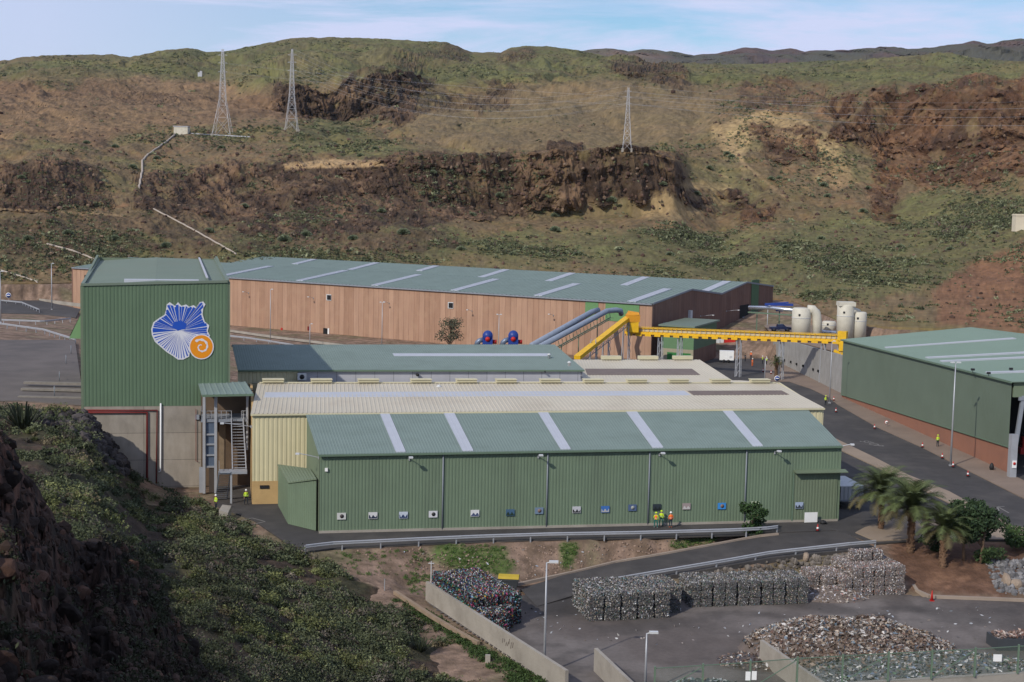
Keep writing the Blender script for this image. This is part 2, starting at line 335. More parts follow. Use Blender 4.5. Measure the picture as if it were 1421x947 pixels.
def npmesh(name, V, Fq, m, cols=None, parent=None, smooth=False, loc=None, kind=None):
    V = np.asarray(V, np.float32)
    if loc is not None: V = V-np.asarray(loc, np.float32)
    Fq = np.asarray(Fq, np.int32); k = Fq.shape[1]; me = bpy.data.meshes.new(name)
    me.vertices.add(len(V)); me.vertices.foreach_set('co', V.ravel()); me.loops.add(Fq.size); me.loops.foreach_set('vertex_index', Fq.ravel())
    me.polygons.add(len(Fq)); me.polygons.foreach_set('loop_start', np.arange(len(Fq), dtype=np.int32)*k); me.polygons.foreach_set('loop_total', np.full(len(Fq), k, np.int32))
    me.polygons.foreach_set('use_smooth', np.full(len(Fq), smooth)); me.update(calc_edges=True)
    if cols is not None:
        a = me.color_attributes.new('Col', 'FLOAT_COLOR', 'POINT'); c = np.ones((len(V), 4), np.float32); c[:, :3] = cols; a.data.foreach_set('color', c.ravel())
    me.materials.append(m); me.validate(); o = bpy.data.objects.new(name, me); COL.objects.link(o)
    if parent is not None: o.parent = parent
    if loc is not None: o.location = tuple(float(q) for q in loc)
    if kind: o['kind'] = kind
    return o
def cards(C, size, cols, aspect=1.6, flat=0., rng=RNG, N=None):
    """one small bent-free face per centre: returns verts, quads, per-vertex colour"""
    n = len(C); a = rng.normal(size=(n, 3)); a[:, 2] *= (1-flat*.7); a /= np.linalg.norm(a, axis=1)[:, None]
    b = rng.normal(size=(n, 3)); b -= a*np.sum(a*b, 1)[:, None]; b /= np.linalg.norm(b, axis=1)[:, None]+1e-9
    size = np.broadcast_to(size, (n,)); s = size[:, None]/2
    p = [C-a*s*aspect, C+b*s*.75, C+a*s*aspect, C-b*s*.75]
    V = np.stack(p, 1).reshape(-1, 3); Fq = np.arange(4*n).reshape(n, 4); return V, Fq, np.repeat(cols, 4, 0)
def grid_faces(nr, nc):
    i = np.arange(nr-1)[:, None]*nc+np.arange(nc-1)[None, :]; i = i.ravel(); return np.stack([i, i+1, i+nc+1, i+nc], 1)
def copy_tree(o, parent=None):
    c = o.copy(); COL.objects.link(c); c.parent = parent
    for ch in o.children: copy_tree(ch, c)
    return c
def mixc(a, b, t): t = np.asarray(t)[..., None]; return np.asarray(a)*(1-t)+np.asarray(b)*t

# ================================================================== TERRAIN
# ---- skyline and hill profiles: for each bearing (photo column) a list of (ground distance m, row) from foot to crest
SKY = [(-400, 92), (0, 85), (30, 80), (60, 77), (90, 76), (150, 76), (180, 79), (200, 75), (230, 70), (260, 67), (272, 68), (285, 73), (320, 70), (360, 62), (400, 54), (430, 52), (500, 53), (560, 56), (622, 59),
       (640, 66), (655, 73), (695, 73), (710, 66), (730, 63), (770, 65), (810, 71), (835, 77), (900, 89), (950, 90), (1000, 90), (1100, 87), (1150, 84), (1230, 83), (1300, 80), (1345, 82), (1421, 86), (1800, 90)]
PROF = {
 -400: [(440, 397), (470, 352), (520, 300), (580, 240), (760, 192), (900, 165), (1150, 130), (1400, 112), (1900, 84)],
 0: [(440, 395), (470, 352), (520, 295), (580, 240), (760, 192), (900, 165), (1150, 130), (1400, 110), (1900, 84)],
 60: [(440, 395), (470, 352), (520, 293), (570, 236), (760, 188), (930, 162), (1150, 130), (1400, 110), (1900, 84)],
 150: [(450, 392), (475, 350), (530, 300), (600, 237), (800, 181), (950, 160), (1200, 133), (1450, 110), (1900, 76)],
 230: [(450, 393), (478, 347), (530, 300), (610, 240), (820, 179), (950, 166), (1200, 137), (1450, 112), (1900, 76)],
 300: [(430, 400), (470, 345), (540, 310), (620, 240), (820, 184), (980, 170), (1200, 140), (1450, 115), (1900, 72)],
 400: [(430, 402), (480, 340), (560, 290), (640, 230), (820, 180), (1000, 168), (1150, 152), (1178, 108), (1900, 55)],
 500: [(430, 402), (480, 335), (585, 275), (622, 228), (800, 200), (980, 182), (1150, 163), (1185, 112), (1900, 53)],
 550: [(430, 402), (490, 333), (595, 268), (620, 222), (740, 212), (980, 172), (1170, 150), (1215, 104), (1900, 57)],
 600: [(430, 400), (500, 330), (600, 275), (617, 219), (720, 216), (950, 180), (1200, 138), (1300, 112), (1900, 57)],
 700: [(430, 400), (520, 330), (603, 290), (617, 214), (760, 206), (950, 175), (1250, 128), (1400, 108), (1900, 72)],
 800: [(430, 400), (520, 335), (603, 303), (616, 210), (800, 203), (950, 170), (1300, 115), (1450, 105), (1900, 68)],
 880: [(430, 402), (520, 338), (603, 306), (616, 209), (800, 204), (950, 162), (1330, 112), (1470, 102), (2100, 84)],
 935: [(430, 402), (520, 342), (603, 292), (618, 217), (790, 206), (950, 158), (1350, 110), (1500, 102), (2300, 90)],
 960: [(420, 404), (520, 345), (610, 310), (650, 262), (780, 210), (930, 160), (1330, 112), (1500, 102), (2300, 90)],
 1000: [(420, 410), (520, 350), (620, 318), (680, 270), (820, 190), (900, 155), (1280, 118), (1500, 104), (2300, 89)],
 1050: [(410, 415), (520, 345), (620, 300), (690, 265), (800, 190), (880, 150), (1250, 120), (1500, 106), (2300, 88)],
 1100: [(400, 420), (520, 345), (640, 300), (740, 230), (790, 190), (880, 150), (1200, 124), (1500, 108), (2300, 87)],
 1170: [(350, 450), (500, 358), (640, 300), (740, 240), (810, 190), (900, 140), (1200, 118), (1500, 104), (2300, 85)],
 1235: [(340, 458), (500, 362), (620, 310), (720, 268), (860, 190), (900, 128), (1200, 112), (1500, 100), (2300, 84)],
 1300: [(340, 460), (480, 370), (640, 300), (720, 265), (800, 215), (855, 130), (1200, 110), (1500, 96), (2300, 80)],
 1360: [(340, 462), (460, 385), (600, 300), (690, 262), (770, 200), (815, 120), (1150, 105), (1500, 94), (2300, 83)],
 1421: [(340, 464), (440, 390), (560, 310), (660, 255), (760, 190), (800, 118), (1100, 102), (1500, 92), (2300, 86)],
 1800: [(340, 470), (430, 390), (560, 300), (660, 250), (760, 190), (800, 110), (1100, 100), (1500, 94), (2300, 90)]}
HX = sorted(PROF)
def hills():
    cx = np.concatenate([np.arange(-330, -10, 6), np.arange(-10, 1432, 1.45), np.arange(1434, 1760, 6)]); nk = 9
    tab = np.array([PROF[x] for x in HX], float)
    # rows inside each band
    cnt = [26, 48, 66, 84, 52, 52, 62, 50, 60]
    tt = np.concatenate([k+np.arange(c)/c for k, c in enumerate(cnt[:8])]+[[8., 8.08, 8.2, 8.5, 9.]])
    T, X = np.meshgrid(tt, cx, indexing='ij')
    ks = np.arange(nk)
    colD = np.array([np.interp(cx, HX, tab[:, k, 0]) for k in ks]); colY = np.array([np.interp(cx, HX, tab[:, k, 1]) for k in ks])
    colY[8] = np.interp(cx, *zip(*SKY))
    # heights from rows
    dirs = np.array([_F + _R*(x-710.5)/F for x in cx])
    def zfrom(y, d, x):
        r = _F + _R*(x[..., None]-710.5)/F - _U*(y[..., None]-473.5)/F; hd = np.hypot(r[..., 0], r[..., 1]); return CH + r[..., 2]/hd*d, r[..., 0]/hd, r[..., 1]/hd
    zk = np.array([zfrom(colY[k], colD[k], cx)[0] for k in ks])
    colD = np.vstack([colD, colD[8:9]+700]); zk = np.vstack([zk, zk[8:9]-60])
    # a little smoothing across bearings so the profile breaks never show
    ker = np.hanning(15); ker /= ker.sum()
    def sm(a): return np.convolve(np.pad(a, 7, 'edge'), ker, 'valid')
    for k in range(8): colD[k] = sm(colD[k]); zk[k] = sm(zk[k])
    k0 = np.clip(np.floor(T).astype(int), 0, 8); fr = T-k0; ci = np.broadcast_to(np.arange(len(cx)), T.shape)
    fe = fr*.75+.25*(fr*fr*(3-2*fr))
    d = colD[k0, ci]*(1-fe)+colD[k0+1, ci]*fe; z = zk[k0, ci]*(1-fe)+zk[k0+1, ci]*fe
    _, ux, uy = zfrom(np.interp(T, ks, [400, 340, 300, 240, 200, 165, 130, 110, 80]), d, X)
    # crag masks in photo rows
    P0 = np.stack([ux*d, uy*d, z], -1); px, py = PRv(P0)
    fade = smooth(0, .35, T)*(1-smooth(7.6, 8, T)); kn = fbm(X/26, T*3.2, None, 4, 88)
    crag = np.zeros(T.shape)
    for poly, w in (([(455, 245), (560, 218), (700, 208), (860, 205), (946, 214), (948, 245), (900, 285), (800, 290), (640, 300), (500, 300), (430, 260)], 1.),
                    ([(0, 238), (60, 226), (130, 236), (160, 285), (0, 290)], .95), ([(190, 240), (330, 228), (600, 218), (640, 300), (480, 328), (330, 322), (180, 288)], .92), ([(0, 302), (200, 300), (620, 315), (640, 345), (400, 350), (0, 350)], .45), ([(380, 112), (600, 108), (570, 165), (430, 160), (380, 145)], .95), ([(560, 130), (720, 120), (700, 150), (560, 162)], .6), ([(590, 225), (480, 240), (330, 235), (200, 250), (220, 290), (500, 310), (590, 290)], .5),
                    ([(930, 250), (1010, 262), (1075, 280), (1070, 305), (960, 290), (930, 270)], .9), ([(1040, 165), (1130, 165), (1140, 215), (1060, 218)], .8), ([(840, 95), (950, 90), (960, 125), (870, 118)], .7),
                    ([(1150, 135), (1300, 118), (1421, 108), (1500, 105), (1500, 250), (1400, 240), (1350, 262), (1290, 268), (1240, 240), (1200, 195), (1150, 190)], .95), ([(1215, 215), (1255, 235), (1245, 305), (1205, 300)], .8), ([(1020, 115), (1150, 110), (1150, 150), (1030, 150)], .6),
                    ([(620, 58), (655, 70), (650, 90), (590, 92), (500, 112), (480, 100), (600, 75)], .5), ([(690, 70), (740, 63), (750, 80), (700, 88)], .6), ([(150, 125), (200, 122), (250, 140), (170, 145)], .5)):
        crag = np.maximum(crag, w*softpoly(px, py, poly, 5, 10, .045, 5))
    crag = crag*(1-.75*smooth(.12, .42, kn)*smooth(930, 1000, px)); crag = crag*(.62+.38*smooth(-.35, .1, fbm(X/14+31, T*9, None, 4, 93))); arc = X/F*d
    q1 = fbm(arc/9, z/22, d/30, 5, 31); q2 = ridged(arc/14, z/40, d/40, 4, 41); q3 = fbm(arc/2.4, z/3.5, d/6, 4, 61)
    sc = d/640.; LG = 640*np.log(d/640)
    dd = crag*fade*(q2*6+q1*5+q3*2.6+ridged(arc/6, z/50, d/60, 3, 47)*3.5)*sc
    ter = crag*fade*(np.abs(((z+3*q1)/9*1.0) % 1.-.5)-.25)*5*sc       # ledges
    d2 = d-dd-ter
    amp = (.6+1.5*smooth(0, 3, T)+1.5*smooth(4, 8, T))*fade
    rough = fbm(arc/(34*sc), LG/60, None, 6, 3); r2 = fbm(arc/(7*sc), LG/16, None, 5, 13)
    gul = ridged(arc/(55*sc)+.4*rough, LG/260, None, 3, 23)
    z2 = z+amp*sc**.5*(rough*2.6+r2*.75)-fade*sc*2.2*np.clip(gul-.45, 0, 1)*4*smooth(3.2, 5, T)+crag*fade*q3*1.2*sc
    z2 = z2+fbm(arc/(1.7*sc), LG/3, None, 3, 19)*.34*sc*fade*(1+1.3*crag)
    z2 = z2+np.where(T > 7.6, 1, 0)*fbm(arc/12, arc/12, None, 5, 77)*1.6
    P = np.stack([ux*d2, uy*d2, z2], -1); px, py = PRv(P)
    # ---- what the ground is made of
    n1 = fbm(arc/(26*sc), LG/34, None, 6, 51); n2 = fbm(arc/(4.5*sc), LG/8, None, 5, 52); n3 = fbm(P[..., 0]/90, P[..., 1]/120, None, 4, 53)
    red = np.array([.175, .100, .066]); brown = np.array([.170, .128, .083]); ochre = np.array([.38, .28, .165]); rock = np.array([.060, .041, .033]); rockl = np.array([.150, .098, .070])
    grass = np.array([.082, .104, .044]); grassb = np.array([.118, .140, .060]); dry = np.array([.24, .195, .125]); tan = np.array([.38, .27, .17])
    c = mixc(brown, red, smooth(-.2, .35, n2+.5*n1)); c = mixc(c, dry, .45*smooth(0, .5, n1-.3*n2))
    veg = smooth(-.25, .3, n1*.8+n2*.6-.05)*.75
    def reg(poly, w=8, a=14, f=.03, s=1): return softpoly(px, py, poly, w, a, f, s)
    topg = smooth(128, 96, py+8*n3)*smooth(-50, 350, px)+.5*smooth(120, 100, py); veg = np.clip(veg*.85+.6*np.clip(topg, 0, 1), 0, 1)
    dkr = reg([(-20, 300), (200, 300), (620, 300), (640, 350), (560, 365), (-20, 372)], 8, 10); c = mixc(c, [.085, .075, .048], dkr*.55)
    plain = reg([(-50, 122), (260, 108), (420, 140), (400, 165), (250, 172), (150, 195), (0, 190), (-50, 190)]); veg *= 1-.9*plain; c = mixc(c, mixc(np.array([.165, .105, .072]), np.array([.20, .135, .09]), smooth(-.2, .3, n3+.4*n2)), plain*.8)
    smoothz = reg([(540, 160), (720, 118), (950, 112), (1000, 150), (980, 190), (850, 205), (700, 205), (600, 205)]); veg *= 1-.75*smoothz; c = mixc(c, [.175, .136, .088], smoothz*.75)
    gr = reg([(600, 325), (900, 322), (1100, 320), (1230, 290), (1300, 262), (1421, 262), (1421, 360), (1200, 420), (1000, 395), (800, 372), (600, 350)]); veg = np.maximum(veg, gr*(.75+.5*n2)); 
    gr2 = reg([(410, 170), (470, 165), (590, 205), (560, 222), (440, 215), (400, 195)]); veg = np.maximum(veg, gr2*.8)
    gr3 = reg([(1000, 100), (1200, 92), (1300, 95), (1421, 92), (1421, 108), (1250, 118), (1150, 125), (1000, 105)]); veg = np.maximum(veg, gr3*.75)
    redb = reg([(1290, 400), (1421, 330), (1500, 320), (1500, 470), (1300, 450)], 6, 8); veg *= 1-.85*redb; c = mixc(c, [.20, .105, .070], redb*.85)
    g = mixc(grass, grassb, smooth(-.3, .4, n3+.5*n2)); c = mixc(c, g, np.clip(veg, 0, 1)*.78)
    och = reg([(985, 175), (1060, 150), (1110, 160), (1170, 205), (1165, 235), (1120, 222), (1060, 190), (1030, 215), (1040, 240), (1000, 200)], 5, 9, .05); c = mixc(c, ochre, och*.75)
    och = reg([(880, 275), (960, 250), (1020, 262), (1010, 280), (930, 310), (890, 300)], 5, 9, .05); c = mixc(c, ochre, och*.5)
    och = reg([(1120, 205), (1180, 225), (1190, 260), (1130, 255)], 5, 9, .05); c = mixc(c, [.32, .22, .13], och*.6)
    rr = mixc(rock, rockl, smooth(-.15, .45, q1+.5*q3)); hue = smooth(900, 1300, px)[..., None]*np.array([.03, .008, .0]); c = mixc(c, rr+hue, np.clip(crag*1.25-.35*smooth(.1, .5, n2), 0, 1))
    c = mixc(c, [.21, .118, .072], np.clip(crag, 0, 1)*.55*smooth(.05, .4, fbm(X/45+3, T*4, None, 4, 89))*smooth(850, 1100, px)); c = mixc(c, [.045, .033, .028], np.clip(crag, 0, 1)*.5*smooth(.0, .35, fbm(X/20+7, T*7, None, 4, 90)))
    c = mixc(c, rock*1.3, .4*smooth(.18, .4, r2*.7+q3*.5)*(1-crag)*smooth(.5, 1.5, T)*(1-smoothz)*(1-plain))
    tk = reg([(390, 228), (450, 222), (520, 222), (535, 231), (450, 233), (395, 236)], 2, 3); c = mixc(c, tan, tk*.85)
    for path, w in (([(835, 212), (900, 213), (960, 228), (1010, 247)], 1.6), ([(0, 290), (70, 294), (140, 297), (170, 300)], 2.2), ([(1000, 185), (1010, 200), (1030, 225), (1060, 250), (1090, 275)], 3.5)):
        dm = np.full(px.shape, 1e9)
        for (x0, y0), (x1, y1) in zip(path[:-1], path[1:]):
            tq = np.clip(((px-x0)*(x1-x0)+(py-y0)*(y1-y0))/((x1-x0)**2+(y1-y0)**2), 0, 1); dm = np.minimum(dm, np.hypot(px-x0-tq*(x1-x0), (py-y0-tq*(y1-y0))*1.5))
        c = mixc(c, tan*.9, .55*(1-smooth(w*.3, w*1.3, dm+1.5*n2)))
    c = c*(1+.32*n2[..., None]+.42*fbm(arc/(1.5*sc), LG/2.6, None, 4, 57)[..., None])
    c = c*np.array([1.03, .98, .80]); P[0, :, 2] -= 8
    nr, nc = T.shape
    npmesh('hills', P.reshape(-1, 3), grid_faces(nr, nc), EARTH, np.clip(c, .005, 1).reshape(-1, 3), smooth=False, kind='structure')
    return dict(P=P, px=px, py=py, crag=crag, veg=np.clip(veg, 0, 1), T=T, plain=plain, sz=smoothz, c=c, cx=cx, tt=tt)
HL = hills()
def hillpoint(x, y, dmin=0):
    """first place along a sight line that lies on the hills"""
    j = int(np.argmin(np.abs(HL['cx']-x))); col = HL['py'][:, j]; P = HL['P'][:, j]; best = y*0+1e9
    for i in range(len(col)-1):
        if col[i] >= y > col[i+1] and math.hypot(P[i][0], P[i][1]) > dmin:
            t = (col[i]-y)/(col[i]-col[i+1]+1e-9); return P[i]*(1-t)+P[i+1]*t
    i = int(np.argmin(np.abs(col-y))); return P[i]

# ---- far mountain range and tan hills behind the crest
def mountains():
    rng_ = [(-400, 100), (640, 92), (780, 76), (800, 68), (830, 68), (848, 70), (860, 72), (880, 69), (920, 71), (950, 75), (975, 72), (1000, 69), (1020, 64), (1035, 64), (1055, 67), (1080, 66), (1100, 72), (1120, 70), (1140, 70), (1160, 70), (1185, 66), (1205, 64), (1240, 67), (1280, 65), (1310, 60), (1330, 56), (1348, 60), (1370, 56), (1395, 53), (1421, 56), (1600, 60), (1800, 70)]
    cx = np.arange(560, 1760, 2.); tt = np.linspace(0, 1, 70); T, X = np.meshgrid(tt, cx, indexing='ij')
    top = np.interp(X, *zip(*rng_)); dist = 4200+1500*T; r = _F + _R*(X[..., None]-710.5)/F; hd = np.hypot(r[..., 0], r[..., 1])
    rt = _F + _R*(X[..., None]-710.5)/F - _U*(top[..., None]-473.5)/F; zt = CH+rt[..., 2]/np.hypot(rt[..., 0], rt[..., 1])*5400
    prof = np.interp(T, [0, .35, .55, .8, 1.], [-.1, .45, .85, 1., .9]); z = 150+(zt-150)*prof
    arc = X/F*dist; z = z+fbm(arc/300, dist/500, None, 5, 91)*26*np.clip(T*3, 0, 1)*(1-.7*smooth(.7, .8, T)); dist = dist+ridged(arc/120, z/90, None, 4, 95)*90
    P = np.stack([r[..., 0]/hd*dist, r[..., 1]/hd*dist, z], -1); n = fbm(arc/200, dist/200, None, 5, 92)
    c = mixc([.075, .072, .050], [.085, .055, .050], smooth(-.2, .3, n)); c = mixc(c, [.17, .125, .085], (.7*smooth(960, 840, X)+.3*smooth(.1, .4, n))*smooth(.85, .6, T))
    npmesh('mountains', P.reshape(-1, 3), grid_faces(*T.shape), EARTH, c.reshape(-1, 3), kind='structure')
mountains()
# ---- land beyond, out to the horizon
_g = MB(); _g.box((0, 0, -30), (26000, 26000, 1)); _g.build('ground', mat('far_ground', (.12, .09, .06), .95, .2, .004), kind='structure')

# ---- site ground: levels fixed where the photo shows them, relaxed in between
YARD = -2.7
def site():
    x0, x1, y0, y1, st = -190, 190, 92, 480, 1.
    xs = np.arange(x0, x1+st, st); ys = np.arange(y0, y1+st, st); Xg, Yg = np.meshgrid(xs, ys); Zf = np.full(Xg.shape, np.nan)
    def poly(pts, z, px=True):
        w = [(G(a, b, z)[:2] if px else (a, b)) for a, b in pts]; Zf[inpoly(Xg, Yg, w)] = z-.12
    def line(pts):                                   # (px, py, z)
        for (a, b, c), (d, e, f) in zip(pts[:-1], pts[1:]):
            P = G(a, b, c); Q = G(d, e, f); n = int(np.linalg.norm(P-Q)/.5)+2
            for t in np.linspace(0, 1, n):
                p = P+(Q-P)*t; i = int(round((p[1]-y0)/st)); j = int(round((p[0]-x0)/st))
                if 0 <= i < len(ys) and 0 <= j < len(xs): Zf[i, j] = p[2]-.12
    Zf[:, :] = np.nan
    # plant platform
    poly([(205, 671), (300, 702), (352, 722), (400, 755), (424, 768), (459, 763), (521, 760), (580, 757), (670, 753), (763, 750), (879, 748), (1020, 744), (1080, 742), (1215, 752), (1290, 750), (1421, 752), (1800, 760), (1800, 560), (1421, 560), (1180, 520), (1165, 545), (1075, 500), (1060, 497), (905, 505), (560, 488), (440, 505), (320, 545)], 0)
    poly([(G(a, b)[0], G(a, b)[1]) for a, b in []] or [(-40, 165), (60, 200), (90, 300), (50, 330), (-20, 355), (-20, 300)], 0, False)
    # upper yard, left road
    poly([(-300, 474), (104, 474), (117, 560), (30, 555), (-300, 560)], 8.6); poly([(-300, 405), (40, 412), (113, 428), (105, 441), (52, 437), (-300, 428)], 3.)
    _w = [(30.5, 325), (-123, 416), (-132, 400), (-60, 352), (20, 305)]; Zf[inpoly(Xg, Yg, _w)] = -.12
    # bale yard
    poly([(716, 832), (795, 812), (850, 822), (1120, 790), (1135, 812), (1275, 826), (1421, 831), (1800, 834), (1800, 1300), (800, 1300), (785, 960), (592, 834), (600, 818), (700, 815)], YARD)
    line([(560, 815, YARD), (592, 815, YARD), (680, 812, YARD), (720, 813, YARD)])
    # ramp
    inn = [(1160, 738, 0.0), (1078, 741, -0.14), (1020, 750, -0.54), (929, 767, -1.22), (853, 780, -1.82), (795, 794, -2.29), (730, 812, -2.7)]
    out = [(1215, 762, 0.0), (1180, 765, -0.14), (1125, 771, -0.47), (1070, 777, -0.81), (1014, 786, -1.22), (957, 796, -1.62), (901, 806, -2.03), (831, 818, -2.5), (770, 838, -2.7)]
    for r_ in (inn, out): line(r_)
    for k_ in range(6):
        for q_ in np.linspace(0, 1, 14):
            a_ = tuple(np.array(inn[k_])*(1-q_)+np.array(out[min(8, k_+1+(k_ > 2))])*q_); b_ = tuple(np.array(inn[k_+1])*(1-q_)+np.array(out[min(8, k_+2+(k_ > 1))])*q_); line([(a_[0], a_[1], a_[2]-.3), (b_[0], b_[1], b_[2]-.3)])
    # terrace of the tanks
    poly([(1075, 468), (1175, 492), (1300, 480), (1421, 470), (1800, 470), (1800, 440), (1421, 440), (1200, 450), (1085, 452)], 5.2)
    # gardens by the palms
    line([(1290, 770, -.5), (1350, 775, -.6), (1421, 778, -.7)]); line([(1260, 800, -1.8), (1400, 812, -2.)]); line([(1275, 826, YARD), (1421, 831, YARD)])
    # foot of the far hills and of the near slope
    for xa, xb in zip(HX[:-1], HX[1:]):
        for t_ in np.linspace(0, 1, 60):
            p = D(xa+(xb-xa)*t_, PROF[xa][0][1]*(1-t_)+PROF[xb][0][1]*t_, PROF[xa][0][0]*(1-t_)+PROF[xb][0][0]*t_); i = int(round(p[1]-y0)); j = int(round(p[0]-x0))
            if 0 <= i < len(ys)-1 and 0 <= j < len(xs)-1: Zf[i:i+2, j:j+2] = p[2]
    line([(-300, 560, 8.6), (30, 556, 8.6), (117, 563, 8.6)]); line([(117, 570, 9), (150, 605, 6.4), (180, 645, 2.6), (205, 671, 0)])
    line([(424, 768, 0), (470, 790, -.7), (520, 812, -1.35), (560, 835, -2.), (592, 860, -2.7), (650, 895, -2.7), (700, 925, -2.7), (760, 975, -2.7), (800, 1020, -2.7)])
    fixed = ~np.isnan(Zf)
    for a, b in ((0, 10.), (-1, 9.)): pass
    Zf[-3:, :] = np.where(np.isnan(Zf[-3:, :]), 12, Zf[-3:, :]); Zf[:, :2] = np.where(np.isnan(Zf[:, :2]), 12, Zf[:, :2]); Zf[:2, :] = np.where(np.isnan(Zf[:2, :]), -6, Zf[:2, :]); Zf[:, -2:] = np.where(np.isnan(Zf[:, -2:]), 0, Zf[:, -2:])
    fixed = ~np.isnan(Zf); Z = np.where(fixed, Zf, 0.)
    # coarse-to-fine relaxation
    Zc = None
    for s in (16, 8, 4, 2, 1):
        f = fixed[::s, ::s]; b = Zf[::s, ::s]
        z = np.zeros(f.shape) if Zc is None else np.kron(Zc, np.ones((2, 2)))[:f.shape[0], :f.shape[1]]
        if z.shape != f.shape: z = np.pad(z, ((0, f.shape[0]-z.shape[0]), (0, f.shape[1]-z.shape[1])), 'edge')
        z = np.where(f, np.nan_to_num(b), z)
        for _ in range(220):
            zp = np.pad(z, 1, 'edge'); z = np.where(f, z, .25*(zp[:-2, 1:-1]+zp[2:, 1:-1]+zp[1:-1, :-2]+zp[1:-1, 2:]))
        Zc = z
    return xs, ys, Xg, Yg, Zc, fixed, inn, out
SX, SY, SXG, SYG, SZ, SFIX, INN, OUT = site()
def gz(x, y):
    fx = np.clip((np.asarray(x)-SX[0]), 0, len(SX)-1.01); fy = np.clip((np.asarray(y)-SY[0]), 0, len(SY)-1.01); i = np.floor(fy).astype(int); j = np.floor(fx).astype(int); a = fx-j; b = fy-i
    return (SZ[i, j]*(1-a)+SZ[i, j+1]*a)*(1-b)+(SZ[i+1, j]*(1-a)+SZ[i+1, j+1]*a)*b
_q = (~SFIX).astype(float)
for _ in range(2): _p = np.pad(_q, 1, 'edge'); _q = np.minimum(_q, .25*(_p[:-2, 1:-1]+_p[2:, 1:-1]+_p[1:-1, :-2]+_p[1:-1, 2:]))
def NFG(X, Y):
    i = np.clip(np.round(Y-SY[0]).astype(int), 0, len(SY)-1); j = np.clip(np.round(X-SX[0]).astype(int), 0, len(SX)-1); return _q[i, j]
def site_mesh():
    # refined sheet over the visible near part
    xs = np.arange(-185, 185, .6); ys = np.arange(93, 440, .6); X, Y = np.meshgrid(xs, ys); Z = gz(X, Y)
    flat = gz(X+1, Y)-Z; gyy = gz(X, Y+1)-Z; sl = smooth(.03, .2, np.hypot(flat, gyy))
    NFx = NFG(X, Y); Z = Z+sl*NFx*(fbm(X/3, Y/3, None, 5, 8)*.22+fbm(X/.8, Y/.8, None, 3, 9)*.08)-(1-sl)*.03
    n1 = fbm(X/6, Y/6, None, 5, 81); n2 = fbm(X/1.2, Y/1.2, None, 4, 82)
    c = mixc([.165, .115, .080], [.24, .165, .12], smooth(-.3, .3, n2)); c = mixc(c, [.10, .115, .05], .45*smooth(.05, .4, n1+.3*n2)); px, py = PRv(np.stack([X, Y, Z], -1))
    rd = softpoly(px, py, [(1235, 745), (1421, 755), (1421, 800), (1400, 826), (1270, 822), (1240, 790)], 4, 6); c = mixc(c, mixc(np.array([.125, .066, .042]), np.array([.19, .10, .06]), smooth(-.3, .4, n1+.6*n2)), rd*.85)
    gp = softpoly(px, py, [(605, 755), (700, 762), (715, 790), (700, 800), (620, 790), (600, 770)], 4, 8, .08)+softpoly(px, py, [(775, 755), (800, 755), (795, 790), (782, 790)], 3, 4)+softpoly(px, py, [(925, 750), (1000, 745), (990, 755), (930, 762)], 3, 4)
    c = mixc(c, [.055, .12, .018], np.clip(gp, 0, 1)*.7)
    npmesh('terrain', np.stack([X, Y, Z], -1).reshape(-1, 3), grid_faces(*X.shape), EARTHN, (c*(1+.3*n2[..., None])).reshape(-1, 3), smooth=True, kind='structure')
site_mesh()
def sheet(name, pts, z, m, step=None, kind='structure', off=0.):
    b = MB(); w = [G(x, y, z) for x, y in pts]; b.prism([(p[0], p[1]) for p in w], z-.16+off, z+off); return b.build(name, m, kind=kind)
# paved levels
YARD_PX = [(722, 829), (795, 806), (850, 822), (1120, 789), (1135, 812), (1278, 829), (1421, 835), (1800, 838), (1800, 1300), (800, 1300), (786, 961), (592, 834), (600, 818), (700, 815)]
def yard_mesh():
    w = [G(x, y, YARD)[:2] for x, y in YARD_PX]; xs = np.arange(-15, 110, .4); ys = np.arange(60, 165, .4); X, Y = np.meshgrid(xs, ys); ins = inpoly(X, Y, w); Fq = grid_faces(*X.shape); I = ins.ravel()
    Fq = Fq[I[Fq].any(1)]; P = np.stack([X, Y, np.full(X.shape, YARD)], -1); px, py = PRv(P); n1 = fbm(X/7, Y/7, None, 6, 501); n2 = fbm(X/1.1, Y/2.6, None, 5, 502); n3 = fbm(X/30, Y/14, None, 4, 503)
    c = mixc([.118, .100, .090], [.165, .145, .132], smooth(-.35, .35, n1)); c = mixc(c, [.075, .067, .062], .6*smooth(.05, .4, fbm(X/5+9, Y/3, None, 6, 504)))
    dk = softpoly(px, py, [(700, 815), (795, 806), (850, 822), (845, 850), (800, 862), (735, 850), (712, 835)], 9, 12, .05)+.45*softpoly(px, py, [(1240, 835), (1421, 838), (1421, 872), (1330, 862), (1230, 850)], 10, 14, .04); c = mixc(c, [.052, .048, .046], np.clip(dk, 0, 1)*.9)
    for R0, cx_, cy_ in ((17, 14, 118), (19, 14, 118), (23, 16, 120), (25.2, 16, 120), (30, 30, 105), (32, 30, 105), (38, 34, 100)):
        rr = np.hypot(X-cx_, Y-cy_)+.5*n1; c = mixc(c, [.06, .055, .052], .28*np.exp(-((rr-R0)/.35)**2)*smooth(-.2, .3, n3+.3*n1))
    c = c*(1+.22*n2[..., None]); u, inv = np.unique(Fq, return_inverse=True)
    npmesh('yard', P.reshape(-1, 3)[u], inv.reshape(Fq.shape), vmat('yard_surface', .93, .25, 5, .03, .14, 2.5), c.reshape(-1, 3)[u], kind='structure')
yard_mesh()
